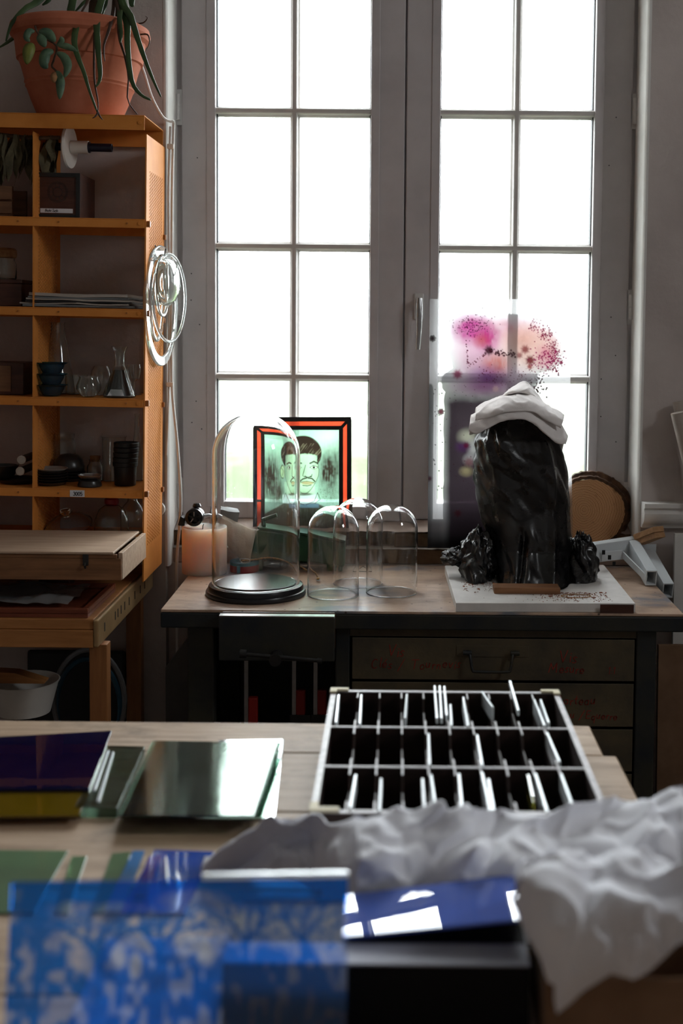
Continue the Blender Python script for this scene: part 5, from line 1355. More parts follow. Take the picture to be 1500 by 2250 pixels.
# ------------------------------------------------------------------ painted glass: helpers
def smooth01(x): return np.clip(x, 0, 1)
def seg_d(X, Y, pts):
    d = np.full(X.shape, 1e9)
    for (ax, ay), (bx_, by_) in zip(pts[:-1], pts[1:]):
        vx, vy = bx_-ax, by_-ay; L2 = vx*vx+vy*vy+1e-9
        t = np.clip(((X-ax)*vx+(Y-ay)*vy)/L2, 0, 1)
        d = np.minimum(d, np.hypot(X-ax-t*vx, Y-ay-t*vy))
    return d
def vnoise(X, Y, sx, sy, seed):
    r = np.random.RandomState(seed); T_ = r.rand(64, 64)
    x = X/sx; y = Y/sy
    xi = np.floor(x).astype(int); yi = np.floor(y).astype(int); fx = x-xi; fy = y-yi
    fx = fx*fx*(3-2*fx); fy = fy*fy*(3-2*fy)
    g_ = lambda a, b: T_[a % 64, b % 64]
    return (g_(xi, yi)*(1-fx)+g_(xi+1, yi)*fx)*(1-fy)+(g_(xi, yi+1)*(1-fx)+g_(xi+1, yi+1)*fx)*fy
def mixc(img, col, a): 
    c_ = np.array(lin(col)[:3]); return img*(1-a[..., None])+c_*a[..., None]
def soft(d, r, e): return smooth01((r-d)/e+0.5)
def paint_grid(nu, nv, x0_, x1_, y0_, y1_):
    X, Y = np.meshgrid(np.linspace(x0_, x1_, nu), np.linspace(y0_, y1_, nv)); return X, Y
def painted(name, img, corners, mat_, parent, th, org, alpha=None):
    """grid through four corners TL, TR, BR, BL carrying paint as a colour attribute"""
    nv, nu = img.shape[:2]
    TL, TR, BR, BL = [Vector(c)-org for c in corners]
    def fn(u, v): return (TL.lerp(TR, u)).lerp(BL.lerp(BR, u), v)
    o = obj(name, MB().grid(fn, nu, nv), mat_, parent, solid=th, smooth=False)
    at_ = o.data.color_attributes.new('paint', 'FLOAT_COLOR', 'POINT')
    buf = np.ones((nv, nu, 4), dtype=np.float32); buf[..., :3] = np.sqrt(np.clip(img, 0, 1))
    if alpha is not None: buf[..., 3] = np.sqrt(alpha)
    at_.data.foreach_set('color', buf.ravel())
    return o

# ------------------------------------------------------------------ leaded glass portrait
YP0, YP1 = 4.155, 4.195                          # foot and head of the leaning panel
xL, xR_, yT, yB_ = 556.0, 771.0, 917.0, 1184.0
def PP(px, py, off=0.0):
    t = (py-yT)/(yB_-yT); return W(px, py, YP1+(YP0-YP1)*t+off)
po = PP((xL+xR_)/2, yB_)
pn = thing('stained_glass', 'leaded stained glass portrait of a moustached man bordered in red glass', 'stained glass', po)
X, Y = paint_grid(240, 300, 578, 750, 938, 1160)
img = np.ones(X.shape+(3,))*np.array(lin((172, 222, 198))[:3])
img = mixc(img, (214, 240, 226), soft(np.hypot((X-720)/30, (Y-965)/30), 0.6, 1.2)*0.7)
strk = vnoise(X, Y, 2.2, 14, 1)*0.6+vnoise(X, Y, 5, 5, 2)*0.4
for (cx, cy2, sx, sy, al) in ((722, 1036, 26, 46, 1.1), (598, 1046, 28, 54, 1.15), (618, 1080, 26, 26, 1.0), (738, 1012, 16, 34, .6), (728, 1086, 24, 22, .5)):
    g_ = np.exp(-((X-cx)/sx)**2-((Y-cy2)/sy)**2)
    img = mixc(img, (52, 46, 38), smooth01(g_*al*(0.55+0.8*strk)))
spk = (vnoise(X, Y, 1.3, 1.3, 9) > 0.78)*np.exp(-((X-718)/30)**2-((Y-1085)/24)**2)
img = mixc(img, (40, 36, 30), spk*0.7)
skin = (190, 236, 200); ink = (40, 34, 28)
neck = soft(np.abs(X-664-((Y-1075)*0.05)), 27, 3)*soft(np.abs(Y-1085), 28, 4); img = mixc(img, skin, neck)
img = mixc(img, (150, 190, 160), neck*soft(np.abs(Y-1086-((X-668)/40)**2*-14), 5, 8)*0.5)
sh = smooth01((Y-(1096+np.abs(X-664)**1.35*0.085))/3+0.5)
img = mixc(img, (64, 56, 42), sh*(0.86+0.14*strk)); img = mixc(img, (34, 28, 22), sh*smooth01((Y-1120)/40)*0.6)
col = soft(np.abs(X-(664)), 33, 2)*smooth01((Y-1084)/3)*smooth01((1108-Y+np.abs(X-664)*-0.1)/3); img = mixc(img, (198, 226, 218), col*0.95)
img = mixc(img, (96, 132, 146), soft(np.abs(Y-1110), 4.5, 2)*soft(np.abs(X-676), 24, 3))
for ln in ([(640, 1082), (656, 1104), (668, 1108)], [(697, 1082), (690, 1100), (672, 1108)], [(697, 1082), (703, 1096), (692, 1104)], [(640, 1082), (632, 1098)]):
    img = mixc(img, ink, soft(seg_d(X, Y, ln), 0.8, 1.2)*0.8)
ear = soft(np.hypot((X-631)/6.5, (Y-1036)/14), 1, .2); img = mixc(img, (178, 216, 170), ear)
img = mixc(img, ink, soft(np.abs(np.hypot((X-631)/6.5, (Y-1036)/14)-1), .12, .12)*(X < 634)*0.8)
img = mixc(img, (80, 84, 60), soft(seg_d(X, Y, [(628, 1028), (633, 1034), (630, 1044)]), 1.0, 1.5)*0.7)
fr_ = np.where(Y < 1030, np.hypot((X-667)/31.5, (Y-1026)/46), np.hypot((X-668.5)/(31.5-np.clip((Y-1046)*0.22, 0, 9)), (Y-1030)/54))
face = soft(fr_, 1, .05); img = mixc(img, skin, face)
img = mixc(img, (128, 160, 128), face*smooth01((658-X)/20)*0.8); img = mixc(img, (150, 186, 150), face*smooth01((X-684)/12)*0.5); img = mixc(img, (140, 172, 140), face*np.exp(-((X-667)/7)**2-((Y-1036)/14)**2)*0.45); img = mixc(img, (138, 170, 138), face*smooth01((Y-1066)/14)*0.6)
img = mixc(img, ink, soft(np.abs(fr_-1), .022, .02)*(Y > 1010)*0.75)
img = mixc(img, (60, 56, 44), soft(np.hypot((X-668)/18, (Y-1085)/3), 1, .5)*0.75)
hair = soft(np.hypot((X-666)/40, (Y-996)/38), 1, .06)
fore = smooth01((Y-(997+0.004*(X-668)**2-2*vnoise(X, Y, 3, 3, 5)))/3)*soft(np.abs(X-668), 28, 3)
hair = hair*(1-fore)*(Y < 1024)
hs = vnoise(X*0.8+Y*0.6, Y*0.8-X*0.6, 2.0, 16, 7)
img = mixc(img, (44, 34, 27), hair); img = mixc(img, (130, 128, 104), hair*smooth01((hs-0.62)*4)*(Y > 975)*0.7)
for ln, wd in (([(645, 1019), (653, 1016), (662, 1018)], 1.6), ([(681, 1018), (689, 1014), (697, 1018)], 1.7), ([(671, 1022), (666, 1040), (665, 1045), (670, 1048)], .7), ([(676, 1048), (684, 1047), (685, 1042)], .8), ([(670, 1046), (675, 1049)], 1.3), ([(681, 1047), (683, 1046)], 1.2),
               ([(673, 1050), (665, 1052), (659, 1057)], 1.5), ([(677, 1050), (685, 1051), (691, 1057)], 1.5), ([(660, 1059), (674, 1057), (690, 1060)], .8), ([(665, 1066), (675, 1067), (683, 1065)], .9),
               ([(646, 1027), (653, 1023), (662, 1027)], .9), ([(681, 1027), (688, 1023), (697, 1026)], .9), ([(648, 1029), (655, 1031), (661, 1029)], .5), ([(683, 1029), (690, 1031), (696, 1028)], .5)):
    img = mixc(img, ink, soft(seg_d(X, Y, ln), wd, 1.0)*0.92)
img = mixc(img, (176, 156, 108), soft(np.hypot((X-675)/13, (Y-1061)/3.6), 1, .3)*0.8)
for ex_ in (654.5, 689):
    img = mixc(img, (225, 245, 228), soft(np.hypot((X-ex_)/6.5, (Y-1027)/2.8), 1, .2)*0.7)
    img = mixc(img, (26, 22, 20), soft(np.hypot(X-ex_, Y-1027), 2.5, 1))
M['portrait'] = sheet_glass('painted_glass', (200, 235, 215), trans=0.62, attr='paint')
painted('painted_pane', img, [PP(577, 937), PP(751, 937), PP(751, 1162), PP(577, 1162)], M['portrait'], pn, 0.003, po)
M['red_glass'] = sheet_glass('red_glass', (232, 136, 108), trans=0.5)
M['lead'] = pm('lead_came', (26, 27, 28), (40, 41, 42), scale=14, rough=0.55, spec=0.4)
def quadprism(nm, c4, mt, o1, o2, bev=0):
    m = MB().hexa([PP(*c4[3], o1)-po, PP(*c4[2], o1)-po, PP(*c4[2], o2)-po, PP(*c4[3], o2)-po, PP(*c4[0], o1)-po, PP(*c4[1], o1)-po, PP(*c4[1], o2)-po, PP(*c4[0], o2)-po])
    return obj(nm, m, M[mt], pn, bevel=bev)
i1 = (562, 923, 765, 1178)                       # red glass, outer edge
i2 = (577, 938, 750, 1162)                       # inner edge
quadprism('red_strip', [(i1[0], i1[1]), (i1[2], i1[1]), (i2[2], i2[1]), (i2[0], i2[1])], 'red_glass', -0.0015, 0.0015)
quadprism('red_strip', [(i2[0], i2[3]), (i2[2], i2[3]), (i1[2], i1[3]), (i1[0], i1[3])], 'red_glass', -0.0015, 0.0015)
for (ya_, yb3) in ((i1[1], 1098), (1101, i1[3])):
    f0 = (ya_-i1[1])/(i1[3]-i1[1])
    quadprism('red_strip', [(i1[0], ya_), (i2[0], max(ya_, i2[1]) if ya_ == i1[1] else ya_), (i2[0], min(yb3, i2[3]) if yb3 == i1[3] else yb3), (i1[0], yb3)], 'red_glass', -0.0015, 0.0015)
quadprism('red_strip', [(i2[2], i2[1]), (i1[2], i1[1]), (i1[2], i1[3]), (i2[2], i2[3])], 'red_glass', -0.0015, 0.0015)
def came(a, b, w_):
    p0, p1 = PP(*a)-po, PP(*b)-po
    obj('lead_came', MB().bar(p0, p1, px2m(w_, 4.17), 0.008, up=(0, 1, 0)), M['lead'], pn, bevel=0.0012)
for w_, (a, b, c, d) in ((10, (560, 921, 767, 1180)), (9, (579, 940, 749, 1161))):
    came((a-4, b), (c+4, b), w_); came((a-4, d), (c+4, d), w_); came((a, b), (a, d), w_); came((c, b), (c, d), w_)
for a, b in (((560, 921), (579, 940)), ((767, 921), (749, 940)), ((560, 1180), (579, 1161)), ((767, 1180), (749, 1161))): came(a, b, 7)
came((560, 1099.5), (579, 1099.5), 5)

# ------------------------------------------------------------------ frosted sheet with pigment bursts
YS0, YS1 = 4.108, 4.176
sT, sB = 657.0, 1204.0
def PS(px, py):
    t = (py-sT)/(sB-sT); return W(px, py, YS1+(YS0-YS1)*t)
X, Y = paint_grid(330, 560, 941, 1255, sT, sB)
img = np.ones(X.shape+(3,))*np.array((0.93, 0.93, 0.945))
def blob(cx, cy2, rx, ry, e, pw=1.0):
    d = np.hypot((X-cx)/rx, (Y-cy2)/ry); return smooth01((1-d)/e)**pw
n1 = vnoise(X, Y, 9, 9, 3); n2 = vnoise(X, Y, 3.2, 10, 4); n3 = vnoise(X, Y, 22, 22, 5)
def put(col, a): 
    global img
    img = mixc(img, col, smooth01(a))
put((250, 216, 222), blob(1110, 766, 126, 82, .8)*0.95)
put((248, 196, 224), blob(1050, 760, 74, 74, .9)*0.9)
put((220, 160, 206), blob(1075, 838, 112, 46, .9)*0.8)
put((232, 104, 180), blob(1036, 724, 54, 40, .7)*(0.65+0.6*n1))
put((240, 150, 150), blob(1190, 768, 58, 52, .8)*(0.35+0.6*n1))
put((238, 150, 176), blob(1120, 724, 84, 34, .9)*(0.3+0.5*n1))
put((222, 70, 158), blob(1070, 742, 34, 42, .8)*(0.45+0.7*n2))
put((230, 96, 96), blob(1058, 748, 26, 22, .9)*0.7)
put((252, 214, 204), blob(1160, 762, 72, 58, .6)*0.9)
put((246, 176, 160), blob(1150, 745, 54, 40, .9)*0.6)
put((238, 140, 132), blob(1088, 802, 42, 34, .7)*(0.6+0.4*n2))
put((232, 110, 150), blob(1200, 782, 30, 30, .8)*(0.5*n1+0.25))
put((222, 150, 190), blob(1040, 800, 50, 40, 1.0)*0.5)
put((150, 84, 166), blob(1072, 832, 52, 36, .9)*0.9)
put((176, 110, 166), blob(1060, 852, 92, 26, .9)*0.75)
drk = smooth01((Y-(858+6*n1))/26)*smooth01((X-972-4*n3)/16)*smooth01((1190-X)/60)  # reflection of a dark standing object, painted into the sheet's colour
put((72, 44, 66), drk*0.93)
put((44, 34, 36), smooth01((Y-1060)/70)*smooth01((X-978)/16)*smooth01((1180-X)/60)*0.45)  # the painted reflection deepens towards the foot
put((128, 108, 118), smooth01((Y-1140)/12)*smooth01((985-X)/20)*0.5)
put((90, 84, 92), smooth01((952-X)/7)*smooth01((Y-840)/60)*0.35)
for (cx, cy2, rx, ry, cl_) in ((1026, 960, 26, 22, (250, 246, 226)), (1030, 1010, 16, 16, (238, 232, 240)), (1024, 1036, 18, 14, (226, 208, 160)), (1040, 985, 18, 26, (240, 236, 240))):
    d_ = np.hypot((X-cx)/rx, (Y-cy2)/ry)
    a_ = smooth01((1.05-d_)/0.8)*0.85
    img = img*(1-a_[..., None])+np.array(lin(cl_)[:3])*a_[..., None]
put((112, 62, 130), blob(1016, 982, 22, 16, .7)*0.8)
for (cx, cy2, r_, cl_, al) in ((1004, 823, 9, (176, 44, 100), .85), (968, 905, 5, (206, 90, 120), .9), (1024, 979, 6, (130, 24, 70), .9), (1030, 1015, 9, (150, 60, 70), .7), (944, 1052, 5, (110, 20, 60), .9), (948, 744, 5, (80, 16, 44), .9), (1155, 768, 8, (150, 30, 40), .8), (1166, 792, 9, (140, 24, 36), .9), (1142, 781, 6, (150, 30, 44), .7), (1074, 770, 9, (66, 24, 36), .95), (1165, 806, 5, (180, 60, 60), .8), (1006, 1128, 7, (90, 16, 34), .8), (1235, 797, 4, (190, 40, 110), .9), (1089, 855, 6, (250, 200, 206), .8)):
    a_ = np.arctan2(Y-cy2, X-cx)
    put(cl_, soft(np.hypot(X-cx, Y-cy2)*(1+0.10*np.sin(a_*7)+0.08*np.sin(a_*11+cx)), r_, r_*0.9)*al)
rs = np.random.RandomState(6)
dots = []
for k in range(170): dots.append((rs.normal(1040, 22), rs.normal(714, 13), rs.uniform(.5, 1.5), (90, 16, 60)))
for k in range(60):
    t = rs.rand(); dots.append((1066+t*66+rs.normal(0, 3), 771+t*9+rs.normal(0, 3.5), rs.uniform(.8, 2.4), (70, 14, 34)))
for k in range(26):
    t = rs.rand(); dots.append((1026+t*40+rs.normal(0, 1.5), 806-t*27+rs.normal(0, 2), rs.uniform(.7, 1.6), (110, 20, 50)))
for k in range(20):
    t = rs.rand(); dots.append((1022+t*6+rs.normal(0, 1.2), 742+t*58, rs.uniform(.8, 1.8), (110, 16, 60)))
for k in range(330):
    a_ = rs.uniform(-1.15, 0.35); r_ = rs.normal(1, .1); dots.append((1130+92*math.cos(a_)*r_, 792+88*math.sin(a_)*r_, rs.uniform(.5, 1.7), (150, 24, 70)))
for k in range(130): dots.append((rs.normal(1200, 16), rs.normal(790, 14), rs.uniform(.6, 1.9), (176, 30, 100)))
for k in range(120): dots.append((rs.uniform(1050, 1195), rs.normal(826, 12), rs.uniform(.5, 1.3), (120, 24, 60)))
for k in range(40): dots.append((1180+rs.normal(0, 12), 850+rs.normal(0, 13), rs.uniform(.8, 2.0), (90, 14, 44)))
for k in range(90): dots.append((rs.uniform(950, 1060), rs.uniform(830, 1100), rs.uniform(.5, 1.2), (80, 24, 50)))
for (dx, dy, dr, cl_) in dots:
    i0 = int((dx-941)/(314)*329); j0 = int((dy-sT)/(sB-sT)*559)
    i_a, i_b, j_a, j_b = max(0, i0-5), min(330, i0+6), max(0, j0-5), min(560, j0+6)
    if i_a >= i_b or j_a >= j_b: continue
    a_ = soft(np.hypot(X[j_a:j_b, i_a:i_b]-dx, Y[j_a:j_b, i_a:i_b]-dy), dr, 1.2)*0.9
    img[j_a:j_b, i_a:i_b] = img[j_a:j_b, i_a:i_b]*(1-a_[..., None])+np.array(lin(cl_)[:3])*a_[..., None]
wgt = np.clip((img.min(axis=2)-0.895)/0.03, 0, 1); wgt = wgt*wgt*(3-2*wgt)
hold = 0.048+0.06*img.min(axis=2)**2+0.80*wgt                             # dense pigment holds the direct view of the sky back
def frosted():
    m, t, out = newmat('frosted_sheet')
    a = N(t, 'ShaderNodeVertexColor', layer_name='paint')
    g_ = N(t, 'ShaderNodeBsdfRefraction'); setin(g_, Roughness=0.22, IOR=1.3)
    tl = N(t, 'ShaderNodeBsdfTranslucent'); df = N(t, 'ShaderNodeBsdfTransparent')
    hm_ = N(t, 'ShaderNodeVectorMath', operation='SCALE'); t.links.new(a.outputs[0], hm_.inputs[0]); t.links.new(a.outputs[1], hm_.inputs['Scale'])
    for n_ in (g_, tl, df): t.links.new((a.outputs[0] if n_ is tl else hm_.outputs[0]), n_.inputs[0])
    m1 = N(t, 'ShaderNodeMixShader'); m1.inputs[0].default_value = 0.16
    m2 = N(t, 'ShaderNodeMixShader'); m2.inputs[0].default_value = 0.10
    gl = N(t, 'ShaderNodeBsdfGlossy'); setin(gl, Roughness=0.25); fr = N(t, 'ShaderNodeFresnel')
    m3 = N(t, 'ShaderNodeMixShader'); md = N(t, 'ShaderNodeMath', operation='MULTIPLY'); md.inputs[1].default_value = 0.5
    t.links.new(g_.outputs[0], m1.inputs[1]); t.links.new(tl.outputs[0], m1.inputs[2])
    t.links.new(m1.outputs[0], m2.inputs[1]); t.links.new(df.outputs[0], m2.inputs[2])
    t.links.new(fr.outputs[0], md.inputs[0]); t.links.new(md.outputs[0], m3.inputs[0])
    t.links.new(m2.outputs[0], m3.inputs[1]); t.links.new(gl.outputs[0], m3.inputs[2]); t.links.new(m3.outputs[0], out.inputs[0])
    return m
M['frosted'] = frosted()
so_ = PS(1098, sB)
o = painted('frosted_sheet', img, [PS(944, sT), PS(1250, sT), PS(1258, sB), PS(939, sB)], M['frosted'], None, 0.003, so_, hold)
o.location = so_
tag(o, 'frosted translucent sheet with pink and purple pigment bursts leaning at the window', 'sheet')

# ------------------------------------------------------------------ log slice
def rings():
    m, t, out = newmat('end_grain')
    p = N(t, 'ShaderNodeBsdfPrincipled')
    tc = N(t, 'ShaderNodeTexCoord'); sp = N(t, 'ShaderNodeSeparateXYZ'); t.links.new(tc.outputs['Object'], sp.inputs[0])
    cb_ = N(t, 'ShaderNodeCombineXYZ'); t.links.new(sp.outputs['X'], cb_.inputs[0]); t.links.new(sp.outputs['Z'], cb_.inputs[1])
    nz = N(t, 'ShaderNodeTexNoise'); setin(nz, Scale=10.0, Detail=3.0); t.links.new(cb_.outputs[0], nz.inputs['Vector'])
    ln = N(t, 'ShaderNodeVectorMath', operation='LENGTH')
    of = N(t, 'ShaderNodeVectorMath', operation='ADD'); of.inputs[1].default_value = (0.020, -LOGZ-0.008, 0); t.links.new(cb_.outputs[0], of.inputs[0]); t.links.new(of.outputs[0], ln.inputs[0])
    ma = N(t, 'ShaderNodeMath', operation='MULTIPLY_ADD'); ma.inputs[1].default_value = 0.030; t.links.new(nz.outputs['Fac'], ma.inputs[0]); t.links.new(ln.outputs['Value'], ma.inputs[2])
    sc_ = N(t, 'ShaderNodeMath', operation='MULTIPLY'); sc_.inputs[1].default_value = 820.0; t.links.new(ma.outputs[0], sc_.inputs[0])
    sn = N(t, 'ShaderNodeMath', operation='SINE'); t.links.new(sc_.outputs[0], sn.inputs[0])
    mr = N(t, 'ShaderNodeMapRange'); mr.inputs['From Min'].default_value = -1; t.links.new(sn.outputs[0], mr.inputs['Value'])
    c1 = ramp(t, mr.outputs[0], [(0.0, lin((112, 74, 48))), (0.35, lin((206, 154, 108))), (0.8, lin((222, 170, 122))), (1.0, lin((92, 60, 40)))])
    n2_ = N(t, 'ShaderNodeTexNoise'); setin(n2_, Scale=16.0, Detail=5.0); t.links.new(cb_.outputs[0], n2_.inputs['Vector'])
    mk = ramp(t, n2_.outputs['Fac'], [(0.60, (0, 0, 0)), (0.70, (0.8, 0.8, 0.8))])
    mx = N(t, 'ShaderNodeMix', data_type='RGBA'); mx.inputs['B'].default_value = lin((84, 54, 36)); t.links.new(mk, mx.inputs['Factor']); t.links.new(c1, mx.inputs['A'])
    t.links.new(mx.outputs['Result'], p.inputs['Base Color']); setin(p, Roughness=0.8); p.inputs['Specular IOR Level'].default_value = 0.2
    t.links.new(p.outputs[0], out.inputs[0])
    return m
lc = W(1297, 1126, 4.125); LOGZ = lc.z-0.9045
M['rings'] = rings()
M['bark'] = pm('bark', (52, 36, 26), (92, 64, 44), scale=30, rough=1, bump=0.8, bscale=50)
lg = thing('log_slice', 'thick round log slice with bark leaning at right corner of window', 'log', (lc.x, 4.131, 0.9045))
hz_ = lc.z-0.9045
def lr(a, s_): return s_*(1+0.035*noise.noise(Vector((math.cos(a)*1.5, math.sin(a)*1.5, 2)))+0.018*noise.noise(Vector((math.cos(a)*7, math.sin(a)*7, 4)))+0.014*noise.noise(Vector((math.cos(a)*22, math.sin(a)*22, 1))))
tl_ang = 0.14
def tilt(x, y, z): return (x, y*math.cos(tl_ang)+z*math.sin(tl_ang), z*math.cos(tl_ang)-y*math.sin(tl_ang)+hz_)
m = MB()
n = 120
vs = [tilt(0, 0, 0)]+[tilt(lr(2*PI*k/n, 0.107)*1.07*math.cos(2*PI*k/n), -0.0006, lr(2*PI*k/n, 0.107)*math.sin(2*PI*k/n)) for k in range(n)]
vs2 = [tilt(lr(2*PI*k/n, 0.107)*1.07*math.cos(2*PI*k/n), 0.030, lr(2*PI*k/n, 0.107)*math.sin(2*PI*k/n)) for k in range(n)]+[tilt(0, 0.030, 0)]
fs = [(0, 1+k, 1+(k+1) % n) for k in range(n)]+[(1+k, 1+n+k, 1+n+(k+1) % n, 1+(k+1) % n) for k in range(n)]+[(1+2*n, 1+n+(k+1) % n, 1+n+k) for k in range(n)]
fc_ = obj('cut_face', m.add(vs+vs2, fs), M['rings'], lg)
vs = []
for (s_, yy, wob) in ((0.1075, -0.0003, 0), (0.118, -0.001, 1), (0.121, 0.012, 1), (0.118, 0.017, 1), (0.126, 0.021, 1), (0.129, 0.034, 1), (0.120, 0.046, 1), (0.108, 0.044, 0)):
    for k in range(n):
        a = 2*PI*k/n; r_ = lr(a, s_)*(1+wob*(0.022*noise.noise(Vector((math.cos(a)*16, math.sin(a)*16, yy*90)))))
        ox = 0.010 if yy > 0.018 else 0.0
        vs.append(tilt(r_*1.05*math.cos(a)+ox, yy, max(r_*math.sin(a)+ox*0.8, -hz_/math.cos(tl_ang)+0.0005+yy*0.15)))
fs = [(j*n+k, j*n+(k+1) % n, ((j+1) % 8)*n+(k+1) % n, ((j+1) % 8)*n+k) for j in range(8) for k in range(n)]
obj('bark', MB().add(vs, fs), M['bark'], lg)

# ------------------------------------------------------------------ white brackets, offcuts, ledge at the right
bk0 = W(1388, 1200, 4.0)
bk = thing('metal_bracket', 'white enamelled metal shelf bracket lying on the right end of bench', 'bracket', (bk0.x, 4.0, ZB))
def K(p_): return Vector(p_)-bk.location
a0, a1 = W(1300, 1213, 3.93), W(1393, 1200, 4.03)
m = MB().hexa([K(W(1300, 1238, 3.90)), K(W(1393, 1225, 4.02)), K(W(1393, 1225, 4.02))+Vector((0, 0.004, 0)), K(W(1300, 1238, 3.90))+Vector((0, 0.004, 0)), K(W(1300, 1198, 3.90)), K(W(1393, 1184, 4.02)), K(W(1393, 1184, 4.02))+Vector((0, 0.034, 0.004)), K(W(1300, 1198, 3.90))+Vector((0, 0.034, 0.004))])
obj('back_plate', m, M['white_metal'], bk, bevel=0.002)
e_b = G(1430, 1289, ZB+0.001)
zc2 = ZB+0.001+px2m(19, e_b.y)
p0 = Vector((W(1390, 1205, 4.02).x, 4.02, W(1390, 1202, 4.02).z)); p1 = Vector((e_b.x, e_b.y, zc2))
wT, hT = px2m(24, 3.83), px2m(36, 3.83)
def tube_sq(p0, p1, w_, h_, t_):
    m = MB(); d = (p1-p0).normalized(); s_ = d.cross(Vector((0, 0, 1))).normalized(); u_ = s_.cross(d)
    ring_ = []
    for p_ in (p0, p1):
        for k in (1.0, 1-2*t_/min(w_, h_)):
            ring_ += [p_-s_*w_/2*k-u_*h_/2*k, p_+s_*w_/2*k-u_*h_/2*k, p_+s_*w_/2*k+u_*h_/2*k, p_-s_*w_/2*k+u_*h_/2*k]
    fs = []
    for k in range(4):
        k2 = (k+1) % 4
        fs += [(k, k2, 8+k2, 8+k), (4+k2, 4+k, 12+k, 12+k2), (k2, k, 4+k, 4+k2), (8+k, 8+k2, 12+k2, 12+k)]
    return m.add(ring_, fs)
obj('square_tube', tube_sq(K(p0), K(p1), wT, hT, 0.003), M['white_metal'], bk, bevel=0.001)
br0, br1, br2 = W(1322, 1223, 3.915), W(1368, 1219, 3.94), W(1420, 1272, 3.80)
m = MB().bar(K(br0), K(br1), 0.003, 0.030); m.bar(K(br1), K(br2), 0.004, 0.022)
obj('brace', m, M['white_metal'], bk, bevel=0.001)
for (a, b, Y_) in ((1325, 1213, 3.915), (1338, 1224, 3.905), (1348, 1238, 3.90)):
    q = K(W(a, b, Y_)); obj('screw_slot', MB().box(q.x-0.005, q.y-0.006, q.z-0.007, q.x+0.005, q.y-0.004, q.z+0.007), M['dark_hole'], bk)
e2 = W(1467, 1298, 3.80)
b2 = thing('metal_bracket', 'white square metal tube overhanging the bench corner beside the bracket', 'bracket', (W(1420, 1215, 4.0).x, 4.0, ZB))
K2 = lambda p_: Vector(p_)-b2.location
obj('square_tube', tube_sq(K2(W(1424, 1222, 4.03)), K2(e2), px2m(24, 3.8), px2m(36, 3.8), 0.003), M['white_metal'], b2, bevel=0.001)
obj('end_plate', MB().bar(K2(W(1424, 1216, 4.035)), K2(W(1424, 1216, 4.035))+Vector((0, 0.004, 0)), 0.05, 0.06), M['white_metal'], b2)
s0, s1 = W(1402, 1192, 4.03), W(1447, 1168, 3.94)
for k, (dz, dx, lb2) in enumerate(((0.0, 0.004, 'lower wooden stick of the crossed pair on the white bracket'), (0.0185, 0.0, 'upper wooden stick of the crossed pair on the white bracket'))):
    a_, b_ = s0+Vector((dx, 0, dz)), s1+Vector((dx, 0, dz-0.010))
    mid = (a_+b_)/2
    o = obj('wood_stick', MB().bar(a_-mid, b_-mid, 0.040, 0.0175), M['stick_wood'], loc=mid, bevel=0.001)
    tag(o, lb2, 'wood', 'wooden sticks on the bracket')
zl1, zl0 = W(1450, 1106, 4.0).z, W(1450, 1163, 4.0).z
hL = zl1-zl0
pf = [(0, 0), (0.022, 0), (0.026, hL*0.12), (0.040, hL*0.2), (0.055, hL*0.36), (0.060, hL*0.6), (0.052, hL*0.78), (0.064, hL*0.84), (0.064, hL), (0, hL)]
xl0 = W(1414, 1135, 4.0).x
m = MB().prism(pf, lambda u, v, a: (a, YW-0.0005-u, zl0+v), xl0, 1.9)
tag(obj('trim_5', m, M['reveal'], smooth=True, ang=0.6), kind='structure')
q = W(1496, 1100, 4.0)
for k, (xx, lb2) in enumerate(((0.0, 'white paper roll leaning on the moulded ledge at right edge'), )):
    pr2 = thing('paper_roll', lb2, 'paper roll', (W(1530, 1105, 3.99).x, 3.985, zl1+0.001))
    top = W(1492, 882, 4.0)-pr2.location
    m = MB().tube([(0, 0, 0.02), top], [0.022, 0.022], 20)
    obj('roll', m, M['paper'], pr2, smooth=True, ang=0.6)
    top2 = W(1486, 905, 3.97)-pr2.location
    obj('outer_sheet', MB().tube([(0.0, -0.028, 0.022), top2+Vector((0.004, -0.012, 0))], [0.026, 0.026], 20), M['paper'], pr2, smooth=True, ang=0.6)
q = W(1484, 1200, 3.98)
o = obj('white_plank', MB().box(-0.02, 0, 0, 0.10, 0.018, 0.985), M['reveal'], loc=(q.x+0.015, 3.955, 0.0), rot=(-0.02, -0.0, 0.0), bevel=0.002)
tag(o, 'white plank standing against wall below the moulded ledge', 'plank')
q = W(1475, 1500, 3.75)
o = obj('brown_board', MB().box(-0.025, 0, 0, 0.12, 0.02, 0.66), M['cardboard'], loc=(q.x, 3.80, 0.0), rot=(-0.05, 0, 0), bevel=0.002)
tag(o, 'brown board standing on the floor right of the workbench', 'board')
